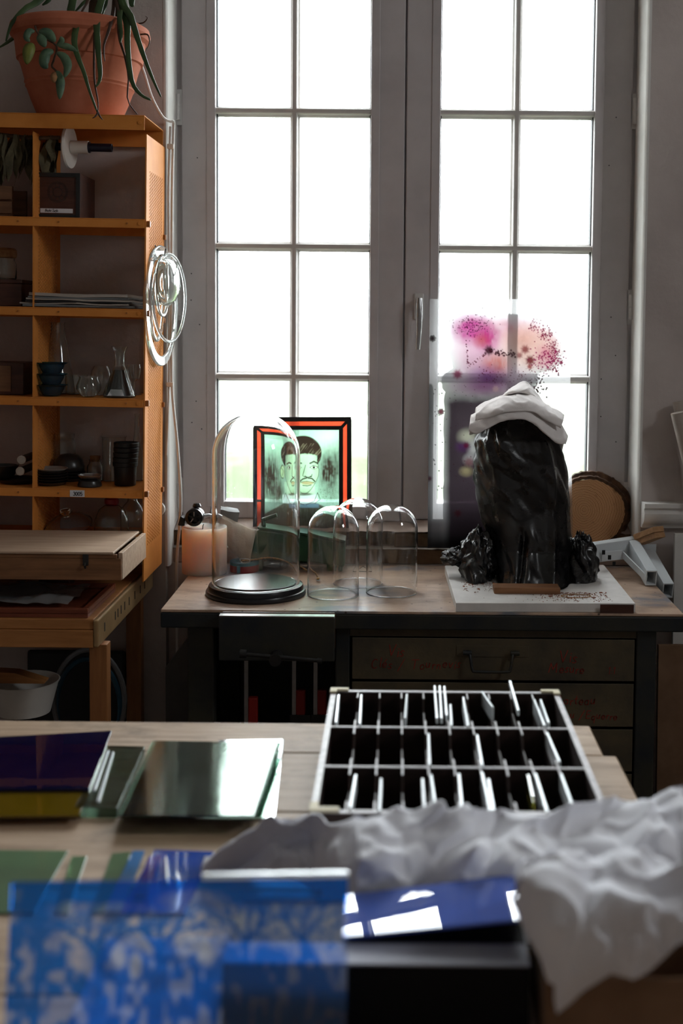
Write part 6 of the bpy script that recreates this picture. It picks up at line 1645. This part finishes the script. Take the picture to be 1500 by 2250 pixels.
# ------------------------------------------------------------------ plank table in the foreground
ZTB = 0.80
def tabletop_material():
    m, t, out = newmat('plank_top')
    p = N(t, 'ShaderNodeBsdfPrincipled')
    f = noise_fac(t, 5, (0.5, 6, 4), 8, 0.65)
    c1 = ramp(t, f, [(0.3, lin((146, 122, 100))), (0.5, lin((176, 150, 124))), (0.72, lin((194, 170, 146)))])
    st = noise_fac(t, 6, (1, 1.6, 1), 6, 0.65)
    mk = ramp(t, st, [(0.55, (0, 0, 0)), (0.70, (0.6, 0.6, 0.6))])
    mx = N(t, 'ShaderNodeMix', data_type='RGBA'); mx.inputs['B'].default_value = lin((112, 94, 78)); t.links.new(mk, mx.inputs['Factor']); t.links.new(c1, mx.inputs['A'])
    t.links.new(mx.outputs['Result'], p.inputs['Base Color']); setin(p, Roughness=0.55); p.inputs['Specular IOR Level'].default_value = 0.35
    b = N(t, 'ShaderNodeBump'); setin(b, Strength=0.2, Distance=0.003)
    t.links.new(noise_fac(t, 14, (0.6, 8, 1), 5), b.inputs['Height']); t.links.new(b.outputs[0], p.inputs['Normal'])
    t.links.new(p.outputs[0], out.inputs[0])
    return m
M['planks'] = tabletop_material()
gb = G(640, 1588, ZTB)
yE = gb.y
xe1 = G(1290, 1592, ZTB).x
g2 = G(1345, 1660, ZTB)
tb_ = thing('plank_table', 'heavy worn plank table covered with glass sheets in the foreground', 'table', (-0.1, 1.9, 0))
def TB(mb): mb.v = [(a+0.1, b-1.9, c) for a, b, c in mb.v]; return mb
ys = [yE, g2.y, g2.y-0.30, g2.y-0.60, g2.y-0.90, 1.02]
xr_ = [xe1+0.004, g2.x+0.008, g2.x+0.004, g2.x+0.010, g2.x+0.006]
for k in range(5):
    obj('plank', TB(MB().box(-1.25, ys[k+1]+0.0015, ZTB-0.045, xr_[k], ys[k]-0.0005, ZTB)), M['planks'], tb_, bevel=0.004)
obj('apron', TB(MB().box(-1.2, yE-0.09, ZTB-0.15, xe1-0.04, yE-0.065, ZTB-0.0455)), M['leg_wood'], tb_)
obj('apron', TB(MB().box(xe1-0.075, 1.08, ZTB-0.15, xe1-0.05, yE-0.0905, ZTB-0.0455)), M['leg_wood'], tb_)
for lx_, ly_ in ((xe1-0.10, yE-0.16), (xe1-0.10, 1.12), (-1.18, yE-0.16), (-1.18, 1.12)):
    obj('leg', TB(MB().box(lx_-0.035, ly_-0.035, 0, lx_+0.024, ly_+0.035, ZTB-0.0455)), M['leg_wood'], tb_, bevel=0.003)

# ------------------------------------------------------------------ compartment case with glass strips
ZC = ZTB+0.095
cb1, cb2 = G(728, 1517, ZC), G(1233, 1519, ZC)
cf1, cf2 = G(680, 1786, ZC), G(1330, 1789, ZC)
Yb_, Yf_ = (cb1.y+cb2.y)/2, (cf1.y+cf2.y)/2
xA, xB = (cb1.x+cf1.x)/2, (cb2.x+cf2.x)/2
cx0 = (xA+xB)/2
tc_ = thing('compartment_case', 'shallow dark wooden case of thirty compartments holding glass strips', 'case', (cx0, Yf_, ZTB+0.0005))
def TC(mb): mb.v = [(a-cx0, b-Yf_, c-ZTB-0.0005) for a, b, c in mb.v]; return mb
t_ = 0.011
zb_ = ZTB+0.0005
obj('floor_board', TC(MB().box(xA+t_, Yf_+t_, zb_, xB-t_, Yb_-t_, zb_+0.005)), M['case_wood'], tc_)
for (a, b, c, d) in ((xA, Yf_, xA+t_-0.0003, Yb_), (xB-t_+0.0003, Yf_, xB, Yb_)):
    obj('side', TC(MB().box(a, b, zb_, c, d, ZC-0.002)), M['case_wood'], tc_); obj('rim', TC(MB().box(a, b, ZC-0.0018, c, d, ZC)), M['case_rim'], tc_)
for (b, d) in ((Yf_, Yf_+t_-0.0003), (Yb_-t_+0.0003, Yb_)):
    obj('side', TC(MB().box(xA+t_, b, zb_, xB-t_, d, ZC-0.002)), M['case_wood'], tc_); obj('rim', TC(MB().box(xA+t_, b, ZC-0.0018, xB-t_, d, ZC)), M['case_rim'], tc_)
yr = [Yf_+t_, G(980, 1684, ZC).y, G(980, 1597, ZC).y, Yb_-t_]
for k in (1, 2):
    obj('row_divider', TC(MB().box(xA+t_, yr[k]-0.003, zb_+0.0055, xB-t_, yr[k]+0.003, ZC-0.003)), M['case_wood'], tc_)
    obj('rim', TC(MB().box(xA+t_, yr[k]-0.003, ZC-0.0028, xB-t_, yr[k]+0.003, ZC-0.001)), M['case_rim'], tc_)
nc = 10
for r_ in range(3):
    for c_ in range(1, nc):
        xx = xA+t_+(xB-xA-2*t_)*c_/nc
        y0_, y1_ = yr[r_]+0.0035, yr[r_+1]-0.0035
        m = MB()                                   # thin partition, lower in the middle of its run
        hz1 = ZC-0.002
        poly = [(y0_, zb_+0.0055), (y1_, zb_+0.0055), (y1_, hz1), (y1_-0.035, hz1), (y1_-0.055, hz1-0.022), (y0_+0.055, hz1-0.022), (y0_+0.035, hz1), (y0_, hz1)]
        m.prism(poly, lambda u, v, a: (a, u, v), xx-0.0015, xx+0.0015)
        pt = obj('partition', TC(m), M['case_wood'], tc_)
        m = MB().box(xx-0.0015, y0_, hz1+0.0001, xx+0.0015, y0_+0.035, hz1+0.001); m.box(xx-0.0015, y1_-0.035, hz1+0.0001, xx+0.0015, y1_, hz1+0.001)
        e = obj('worn_edge', TC(m), M['case_rim'], pt); e['kind'] = 'stuff'
for (a, b, sx, sy) in ((xA, Yf_, 1, 1), (xB, Yf_, -1, 1), (xA, Yb_, 1, -1), (xB, Yb_, -1, -1)):
    L_ = 0.045 if sy > 0 else 0.036
    poly = [(-0.002*sx, -0.002*sy), (L_*sx, -0.002*sy), (L_*sx, 0.012*sy), (0.012*sx, 0.012*sy), (0.012*sx, L_*0.7*sy), (-0.002*sx, L_*0.7*sy)]
    obj('corner_piece', TC(MB().prism(poly, lambda u, v, q: (a+u, b+v, q), ZC+0.0003, ZC+0.005)), M['cream'], tc_, bevel=0.001)
def strip_mat():
    m, t, out = newmat('strip_glass')
    g_ = N(t, 'ShaderNodeBsdfGlossy'); setin(g_, Roughness=0.3, Color=(0.9, 0.93, 0.95, 1))
    d_ = N(t, 'ShaderNodeBsdfTranslucent'); setin(d_, Color=(0.85, 0.9, 0.9, 1)); d2 = N(t, 'ShaderNodeBsdfDiffuse'); setin(d2, Color=(0.8, 0.84, 0.86, 1))
    tr = N(t, 'ShaderNodeBsdfTransparent')
    a_ = N(t, 'ShaderNodeMixShader'); t.links.new(d2.outputs[0], a_.inputs[1]); t.links.new(g_.outputs[0], a_.inputs[2])
    t.links.new(noise_fac(t, 60, (1, 1, 1), 3), a_.inputs[0])
    b_ = N(t, 'ShaderNodeMixShader'); b_.inputs[0].default_value = 0.25; t.links.new(a_.outputs[0], b_.inputs[1]); t.links.new(d_.outputs[0], b_.inputs[2])
    c_ = N(t, 'ShaderNodeMixShader'); c_.inputs[0].default_value = 0.2; t.links.new(b_.outputs[0], c_.inputs[1]); t.links.new(tr.outputs[0], c_.inputs[2])
    t.links.new(c_.outputs[0], out.inputs[0])
    return m
M['strip'] = strip_mat()
M['strip_olive'] = sheet_glass('olive_strip_glass', (120, 118, 70), trans=0.5)
strips = [(0, 195, 85, 183, 200), (0, 288, 85, 281, 205), (0, 476, 82, 468, 182), (0, 590, 48, 600, 182), (0, 611, 48, 619, 182), (0, 630, 50, 640, 170), (0, 655, 125, 660, 212), (0, 708, 95, 728, 213), (0, 785, 72, 830, 138), (0, 900, 28, 935, 150), (0, 1000, 105, 1043, 213), (0, 1026, 105, 1060, 202),
          (1, 565, 245, 570, 372), (1, 765, 250, 786, 376), (1, 1052, 240, 1104, 362),
          (2, 265, 415, 242, 552), (2, 370, 430, 362, 562), (2, 540, 430, 549, 560), (2, 575, 415, 596, 562), (2, 690, 410, 704, 562), (2, 785, 405, 820, 562), (2, 812, 432, 834, 562), (2, 1005, 410, 1054, 566), (2, 1110, 410, 1168, 570), (2, 975, 415, 1000, 530)]
rowname = ['back', 'middle', 'front']; cnt = [0, 0, 0]
ordn = ['first', 'second', 'third', 'fourth', 'fifth', 'sixth', 'seventh', 'eighth', 'ninth', 'tenth', 'eleventh', 'twelfth']
for k, (r_, ax, ay, bx_, by_) in enumerate(strips):
    sc_ = 0.5333
    a_ = (640+ax*sc_, 1480+ay*sc_); b_ = (640+bx_*sc_, 1480+by_*sc_)
    p0 = G(b_[0], b_[1], ZC+0.004)
    if a_[1] < 1519: p1 = W(a_[0], a_[1], Yb_-0.006)
    else: p1 = G(a_[0], a_[1], ZC+0.006)
    mid = (p0+p1)/2
    d = p1-p0; h_ = 0.030 if ay > 60 else 0.012
    m = MB().bar((p0-mid)-Vector((0, 0, h_/2)), (p1-mid)-Vector((0, 0, h_/2)), 0.0042, h_)
    o = obj('glass_strip', m, M['strip_olive'] if k == len(strips)-1 else M['strip'], loc=mid, bevel=0.0008)
    lb2 = ordn[cnt[r_]]+' glass strip from the left in the '+rowname[r_]+' row of the compartment case'
    if k == len(strips)-1: lb2 = 'olive glass strip in the front row of the compartment case'
    cnt[r_] += 1
    tag(o, lb2, 'glass strip', 'glass strips in the compartment case')

# ------------------------------------------------------------------ stacks of sheet glass
def flat_sheet(nm, c4, z, th, mt, label, group=None, cat='glass sheet', jit=0.0, bev=0.0006):
    P_ = [Vector((p_.x, p_.y, 0)) for p_ in c4]
    cen = sum(P_, Vector())/4
    P_ = [(p_-cen)+Vector((random.uniform(-jit, jit), random.uniform(-jit, jit), 0)) for p_ in P_]
    m = MB().hexa([Vector((p_.x, p_.y, 0)) for p_ in P_]+[Vector((p_.x, p_.y, th)) for p_ in P_])
    o = obj(nm, m, M[mt], loc=(cen.x, cen.y, z), bevel=bev)
    return tag(o, label, cat, group)
M['green_glass'] = glass('greenish_glass', (0.52, 0.68, 0.60), dirt=0.02)
def wavy(m):
    t = m.node_tree
    g_ = [n for n in t.nodes if n.type == 'BSDF_GLASS'][0]
    b = N(t, 'ShaderNodeBump'); setin(b, Strength=0.15, Distance=0.002)
    t.links.new(noise_fac(t, 10, (1.2, 14, 1), 4), b.inputs['Height']); t.links.new(b.outputs[0], g_.inputs['Normal'])
M['sheet_clear'] = glass('sheet_clear', (0.62, 0.69, 0.64), dirt=0.015); wavy(M['sheet_clear'])
M['navy_glass'] = sheet_glass('navy_glass', (20, 22, 74), trans=0.35, rough=0.02)
M['amber_glass'] = sheet_glass('amber_glass', (170, 138, 30), trans=0.55, rough=0.02)
M['sage_glass'] = sheet_glass('sage_glass', (150, 180, 146), trans=0.35, rough=0.08)
M['blue_sheet'] = sheet_glass('royal_blue_glass', (24, 110, 225), trans=0.35, rough=0.05)
M['pale_blue_sheet'] = sheet_glass('pale_blue_glass', (130, 190, 250), trans=0.5, rough=0.05)
M['violet_sheet'] = sheet_glass('violet_glass', (110, 104, 205), trans=0.5, rough=0.05)
M['mirror'] = pm('mirror_glass', (188, 190, 192), scale=4, rough=0.06, metal=1.0)
z = ZTB+0.0006
g4 = lambda a, zz: [G(px_, py_, zz) for px_, py_ in a]
# the mirror offcut at the bottom right of the clear stack, then the sheets
flat_sheet('mirror_sheet', g4([(430, 1802), (604, 1802), (624, 1628), (480, 1630)], z), z, 0.004, 'mirror', 'mirror offcut showing at right edge under the clear glass stack')
z += 0.0046
bx4 = [(262, 1795), (556, 1797), (612, 1636), (340, 1632)]
for k in range(7):
    th = 0.004
    dx = [0, 4, -3, 5, 1, -4, 2][k]
    c4 = g4([(px_+dx, py_) for px_, py_ in bx4], z)
    flat_sheet('glass_sheet', c4, z, th, 'green_glass' if k < 5 else 'sheet_clear', ['bottom', 'second', 'third', 'fourth', 'fifth', 'sixth', 'topmost'][k]+' clear glass sheet of the stack left of the case', 'clear glass sheets stacked left of the case', jit=0.002)
    z += th+0.0005
z = ZTB+0.0006
lx4 = [(-170, 1800), (170, 1796), (236, 1650), (-90, 1655)]
for k in range(4):
    th = 0.004
    flat_sheet('glass_sheet', g4([(px_+[0, 5, -4, 3][k], py_) for px_, py_ in lx4], z), z, th, 'amber_glass', ['bottom', 'second', 'third', 'top'][k]+' amber glass sheet under the navy sheet at left', 'amber glass sheets at the left edge', jit=0.002)
    z += th+0.0005
nv4 = [(-140, 1736), (196, 1735), (246, 1607), (-70, 1625)]
flat_sheet('glass_sheet', g4(nv4, z+0.004), z, 0.006, 'navy_glass', 'dark navy glass sheet lying on top of the amber sheets')
z += 0.0066
z1_ = ZTB+0.0006
for k, (a, lb2) in enumerate((([(212, 1762), (219, 1763), (251, 1655), (246, 1654)], 'clear glass strip on the table beside the navy sheet, nearer one'), ([(203, 1738), (210, 1738), (240, 1652), (234, 1652)], 'clear glass strip on the table beside the navy sheet, further one'))):
    flat_sheet('glass_strip', g4(a, ZTB+0.020), ZTB+0.0192, 0.004, 'strip', lb2, 'clear strips beside the navy sheet', 'glass strip')
flat_sheet('glass_sheet', g4([(165, 1797), (258, 1798), (318, 1660), (232, 1658)], z1_), z1_, 0.0185, 'sheet_clear', 'thick clear glass offcut between the navy and clear stacks')
# sage and blue sheets
za = ZTB+0.0006
for k, (a, mt, th, lb2) in enumerate((
    ([(-120, 2010), (75, 2010), (150, 1874), (-60, 1872)], 'sage_glass', 0.004, 'large sage green glass sheet at the left front of table'),
    ([(120, 2010), (150, 2010), (192, 1886), (158, 1886)], 'sage_glass', 0.004, 'narrow sage green glass strip right of the large sage sheet'),
    ([(200, 2010), (255, 2010), (288, 1876), (246, 1880)], 'sage_glass', 0.004, 'sage green glass piece beside the pale blue glass strip'))):
    flat_sheet('glass_sheet', g4(a, za), za, th, mt, lb2, 'sage green glass pieces')
flat_sheet('glass_sheet', g4([(262, 2010), (405, 2010), (470, 1876), (340, 1872)], za), za, 0.004, 'blue_sheet', 'royal blue glass sheet on the table behind tree panel')
flat_sheet('glass_sheet', g4([(228, 2006), (266, 2006), (318, 1874), (292, 1874)], za+0.0045), za+0.0045, 0.004, 'pale_blue_sheet', 'pale blue glass strip leaning along the royal blue sheet')
flat_sheet('glass_sheet', g4([(296, 1972), (322, 1968), (352, 1884), (326, 1886)], za+0.009), za+0.009, 0.003, 'violet_sheet', 'violet glass piece lying on the royal blue sheet')
flat_sheet('glass_strip', g4([(366, 1940), (372, 1940), (366, 1880), (362, 1880)], za+0.009), za+0.0045, 0.004, 'strip', 'thin clear glass strip lying on the royal blue sheet', None, 'glass strip')

# ------------------------------------------------------------------ black box with blue sheet on it
ZBX = ZTB+0.092
fb = G(487, 2119, ZBX); fbr = G(1166, 2126, ZBX)
Yb0 = (fb.y+fbr.y)/2
Ybk = G(900, 1968, ZBX+0.004).y
bxo = thing('black_box', 'matt black flat box at the front of the table under blue glass', 'box', ((fb.x+fbr.x)/2, Yb0, ZTB+0.0005))
hw2 = (fbr.x-fb.x)/2; hb = ZBX-ZTB-0.0005; dpt = Ybk-Yb0
obj('front', MB().box(-hw2, 0, 0, hw2, 0.006, hb), M['black_card'], bxo, bevel=0.001)
obj('back', MB().box(-hw2, dpt-0.006, 0, hw2, dpt, hb), M['black_card'], bxo)
obj('side', MB().box(-hw2, 0.0065, 0, -hw2+0.006, dpt-0.0065, hb), M['black_card'], bxo); obj('side', MB().box(hw2-0.006, 0.0065, 0, hw2, dpt-0.0065, hb), M['black_card'], bxo)
obj('lid_board', MB().box(-hw2+0.0065, 0.0065, hb-0.010, hw2-0.0065, dpt-0.0065, hb-0.004), M['black_card'], bxo)
M['grey_rim'] = pm('pale_card', (150, 152, 164), (164, 166, 178), scale=8, rough=0.6)
obj('pale_rim', MB().box(-hw2+0.001, 0.0005, hb+0.0003, hw2-0.001, 0.050, hb+0.0028), M['grey_rim'], bxo)
M['blue_mirror'] = sheet_glass('mottled_blue_glass', (84, 112, 200), trans=0.1, rough=0.0, back=0.2)
zq = ZBX+0.0034
bc = g4([(752, 2074), (1146, 2078), (1128, 1966), (758, 1972)], zq)
def bz(p_): return zq+0.112*(p_.x-bc[0].x)+0.045*(bc[3].y-p_.y)
cen = sum(bc, Vector())/4
m = MB().hexa([Vector((p_.x-cen.x, p_.y-cen.y, bz(p_)-zq)) for p_ in bc]+[Vector((p_.x-cen.x, p_.y-cen.y, bz(p_)-zq+0.004)) for p_ in bc])
tag(obj('glass_sheet', m, M['blue_mirror'], loc=(cen.x, cen.y, zq), bevel=0.0006), 'mottled blue glass sheet propped on the black box mirroring the window', 'glass sheet')
# blue tree panel standing in front, leaning back on the box
TLp, TRp = W(27, 1938, Yb0-0.012), W(765, 1927, Yb0-0.012)
zb2 = ZTB+0.001
hgt = TLp.z-zb2
yfoot = Yb0-0.055
BLp = Vector((TLp.x, yfoot, zb2)); BRp = Vector((TRp.x, yfoot, zb2))
nxp, nyp = 300, 210
X, Y = paint_grid(nxp, nyp, 20, 765, 1930, 2460)
clear = np.zeros(X.shape)
na = vnoise(X, Y, 9, 13, 21); nb_ = vnoise(X, Y, 34, 40, 22); nd = vnoise(X, Y, 5, 7, 23); nl = vnoise(X, Y, 14, 34, 24)
band = smooth01((Y-1988-14*nb_)/18)*smooth01((2125-Y+70*nb_)/60)*smooth01((X-95)/60)
crown = smooth01((na*0.55+nd*0.45-0.30)*4.5)*band
pocket = np.zeros(X.shape)
for (px_, py_, rx_, ry_) in ((190, 2075, 22, 55), (175, 2160, 20, 45), (262, 2150, 22, 50), (300, 2060, 24, 45), (400, 2080, 26, 60), (300, 2180, 18, 50), (150, 2010, 30, 24), (250, 2010, 36, 20), (430, 2010, 44, 30), (520, 2055, 40, 26), (620, 2060, 46, 22), (700, 2050, 40, 24), (455, 2140, 26, 50)):
    pocket = np.maximum(pocket, smooth01((1-np.hypot((X-px_)/rx_, (Y-py_)/ry_))*2.2)*(0.55+0.6*na))
low = smooth01((nl*0.7+nb_*0.3-0.56)*7)*smooth01((Y-2050)/80)
topb = smooth01((nb_-0.70)*6)*smooth01((250-X)/60)*0.5
fan = smooth01((1-np.hypot((X-420)/90, (Y-1995)/42))*2)*0.7
clear = np.clip(np.maximum.reduce([crown*0.9, pocket, low*0.5, topb, fan]), 0, 1)
br = np.full(X.shape, 1e9)
rb_ = random.Random(17)
def branch(x, y, ang, ln, wd, dep):
    global br
    x2 = x+ln*math.cos(ang); y2 = y-ln*math.sin(ang)
    br = np.minimum(br, seg_d(X, Y, [(x, y), (x2, y2)])-wd)
    if dep == 0: return
    for k in range(2 if dep < 3 else 3):
        branch(x2, y2, ang+rb_.uniform(-0.75, 0.75), ln*rb_.uniform(0.55, 0.85), wd*0.55, dep-1)
for (x, w_, tp) in ((222, 13, 2150), (352, 12, 2130), (80, 10, 2120), (545, 9, 2110), (665, 8, 2105)):
    branch(x, 2460, PI/2+rb_.uniform(-0.04, 0.04), 2460-tp, w_, 0)
    branch(x, tp+6, PI/2+0.55, 62, w_*0.6, 5); branch(x, tp+4, PI/2-0.55, 62, w_*0.6, 5); branch(x, tp, PI/2, 50, w_*0.5, 4)
clear *= 1-soft(br, 0.3, 3)
clear = np.clip(clear, 0, 1)
img = np.ones(X.shape+(3,))*np.array(lin((14, 128, 244))[:3])
img = mixc(img, (70, 130, 214), vnoise(X, Y, 50, 60, 31)*smooth01((Y-1990)/60)*0.5)
img = mixc(img, (236, 238, 244), clear)
M['tree_glass'] = sheet_glass('tree_panel_glass', (8, 104, 206), trans=0.88, attr='paint', back=0.6)
tp_ = thing('painted_panel', 'upright blue glass panel painted with bare trees in the near foreground', 'glass panel', ((TLp.x+TRp.x)/2, yfoot, zb2))
painted('painted_glass', img, [TLp, TRp, BRp, BLp], M['tree_glass'], tp_, 0.004, tp_.location.copy())
obj('edge_highlight', MB().bar((W(445, 1932, Yb0-0.012)+Vector((0, 0, 0.0035)))-tp_.location, TRp+Vector((0, 0, 0.0035))-tp_.location, 0.0055, 0.006), M['strip'], tp_)  # pale bar along the top edge, its highlight put into the colour

# ------------------------------------------------------------------ tissue paper
M['white_sheet'] = pm('white_tissue', (172, 173, 180), (186, 187, 194), scale=6, rough=0.9, spec=0.1)
wq = [W(120, 2020, Yb0+0.20), W(455, 2000, Yb0+0.20)]
xw0, xw1 = TLp.x+0.055, -hw2+bxo.location.x-0.012
def wsh(u, v):
    n = 0.012*abs(noise.noise(Vector((u*4, v*4, 9))))+0.006*noise.noise(Vector((u*9, v*9, 3)))
    return (xw0+(xw1-xw0)*u, yfoot+0.02+0.27*v, ZTB+0.004+max(0, n))
tag(obj('tissue_paper', MB().grid(wsh, 40, 40), M['white_sheet'], smooth=True), 'flat white tissue sheet on the table seen through the blue tree panel', 'tissue paper')
def crumple(p_, s_=1.0):
    w_ = noise.noise_vector(p_*7*s_)
    q = p_*s_+w_*0.03
    a = noise.noise(q*7, noise_basis='PERLIN_ORIGINAL')
    r1 = 1-min(1, abs(noise.noise(q*10+Vector((3, 1, 2)), noise_basis='PERLIN_ORIGINAL'))*2.4)
    r2 = 1-min(1, abs(noise.noise(q*21+Vector((7, 5, 1)), noise_basis='PERLIN_ORIGINAL'))*2.2)
    f = noise.noise(q*17, noise_basis='VORONOI_F1')
    return 0.75*a+0.55*r1*r1+0.22*r2*r2+0.55*(0.42-f)-0.2
def heap(outline, seed, nu, nv, amp):
    """crumpled sheet through a list of cross-sections (front to back curves)"""
    def fn(u, v):
        k = u*(len(outline)-1); i = min(int(k), len(outline)-2); f = k-i
        f = f*f*(3-2*f)
        sec = [outline[i][j].lerp(outline[i+1][j], f) for j in range(len(outline[0]))]
        kk = v*(len(sec)-1); j = min(int(kk), len(sec)-2); g_ = kk-j
        p0 = sec[max(j-1, 0)]; p1 = sec[j]; p2 = sec[j+1]; p3 = sec[min(j+2, len(sec)-1)]
        q = 0.5*((2*p1)+(p2-p0)*g_+(2*p0-5*p1+4*p2-p3)*g_*g_+(3*p1-p0-3*p2+p3)*g_**3)
        n = crumple(Vector((q.x, q.y, q.z))+Vector((seed, 0, 0)))
        return (q.x+amp*0.3*n, q.y-amp*0.55*n, max(ZTB+0.0015, q.z+amp*0.9*n))
    return MB().grid(fn, nu, nv)
def sec(px, ys_, Ys_):
    return [W(px, y, Yq) for y, Yq in zip(ys_, Ys_)]
YH = Ybk+0.012
def g_at(px, py, z=ZTB+0.003): return G(px, py, z)
out1 = []
for (px_, ytop, ybot) in ((440, 1912, 1922), (520, 1862, 1930), (600, 1812, 1938), (680, 1792, 1950), (780, 1798, 1972), (880, 1790, 1975), (980, 1794, 1975), (1080, 1806, 1975), (1160, 1812, 1970), (1250, 1800, 1965), (1340, 1790, 1950), (1440, 1776, 1940), (1560, 1770, 1940)):
    if px_ < 700:
        lo_ = g_at(px_, ybot); y0_ = max(lo_.y, YH)
    else: y0_ = YH
    yt_ = min(y0_+0.125, Yf_-0.05)
    b0 = W(px_, ybot, y0_); b0.z = max(b0.z, ZTB+0.003)
    t1 = W(px_, ytop, yt_); t1.z = max(t1.z, ZTB+0.01)
    m1 = W(px_, ybot+(ytop-ybot)*0.45, y0_+0.018); m2 = W(px_, ybot+(ytop-ybot)*0.8, y0_+0.07)
    bk1 = t1+Vector((0, 0.02, -0.02)); bk1.z = max(ZTB+0.003, bk1.z)
    bk2 = Vector((t1.x, min(t1.y+0.045, Yf_-0.012), ZTB+0.004))
    out1.append([Vector((b0.x, b0.y-0.004, ZTB+0.003)), b0, m1, m2, t1, bk1, bk2])
tag(obj('tissue_paper', heap(out1, 0.0, 260, 90, 0.034), M['tissue'], smooth=True, ang=1.4), 'long crumpled heap of grey tissue paper in front of the compartment case', 'tissue paper')
# cardboard box at the right front with tissue spilling from it
cxl = W(1172, 2160, Yb0).x+0.006
cbx = thing('cardboard_box', 'brown open cardboard box at right front corner with tissue in it', 'box', (cxl+0.14, Yb0+0.05, ZTB+0.0005))
ch_ = W(1300, 2150, Yb0-0.03).z-ZTB
hw3, d3 = 0.125, 0.10
cbx.location.x = cxl+hw3+0.004
obj('front', MB().box(-hw3, -d3+0.02, 0, hw3, -d3+0.024, ch_), M['cardboard'], cbx); obj('back', MB().box(-hw3, d3-0.024, 0, hw3, d3-0.02, ch_), M['cardboard'], cbx)
obj('side', MB().box(-hw3, -d3+0.0245, 0, -hw3+0.004, d3-0.0245, ch_), M['cardboard'], cbx); obj('side', MB().box(hw3-0.004, -d3+0.0245, 0, hw3, d3-0.0245, ch_), M['cardboard'], cbx)
obj('bottom', MB().box(-hw3+0.0045, -d3+0.0245, 0, hw3-0.0045, d3-0.0245, 0.004), M['cardboard'], cbx)
M['flap'] = pm('cardboard_lit_flap', (170, 140, 112), (186, 156, 128), scale=6, rough=0.85)  # lighter copy of the cardboard: the lit side is put into the colour
obj('flap', MB().hexa([Vector(p_) for p_ in ((hw3+0.0005, -d3+0.03, ch_-0.004), (hw3+0.0045, -d3+0.03, ch_-0.004), (hw3+0.0045, d3-0.03, ch_-0.004), (hw3+0.0005, d3-0.03, ch_-0.004), (hw3+0.055, -d3+0.03, ch_+0.050), (hw3+0.059, -d3+0.03, ch_+0.048), (hw3+0.059, d3-0.03, ch_+0.048), (hw3+0.055, d3-0.03, ch_+0.050))]), M['flap'], cbx)
YT = Yb0-0.04
out2 = []
for (px_, ytop, ybot, dy) in ((1128, 1930, 1990, 0.02), (1160, 1905, 2060, 0.0), (1200, 1890, 2160, -0.018), (1240, 1886, 2200, -0.025), (1290, 1884, 2165, -0.022), (1340, 1880, 2140, -0.018), (1390, 1885, 2150, -0.018), (1440, 1900, 2120, -0.01), (1500, 1905, 2080, 0.0), (1580, 1915, 2060, 0.01)):
    b0 = W(px_, ybot, YT+dy); m0 = W(px_, ybot+(ytop-ybot)*0.4, YT-0.012+dy); m1 = W(px_, ybot+(ytop-ybot)*0.75, YT+0.005); t1 = W(px_, ytop, YT+0.07)
    bk = t1+Vector((0, 0.05, -0.03)); bk2 = t1+Vector((0, 0.09, -0.08)); bk2.z = max(bk2.z, ZTB+0.02)
    out2.append([b0+Vector((0, 0.012, 0.004)), b0, m0, m1, t1, bk, bk2])
tag(obj('tissue_paper', heap(out2, 3.0, 190, 110, 0.036), M['tissue'], smooth=True, ang=1.4), 'crumpled tissue paper bunch spilling over the cardboard box at right', 'tissue paper')
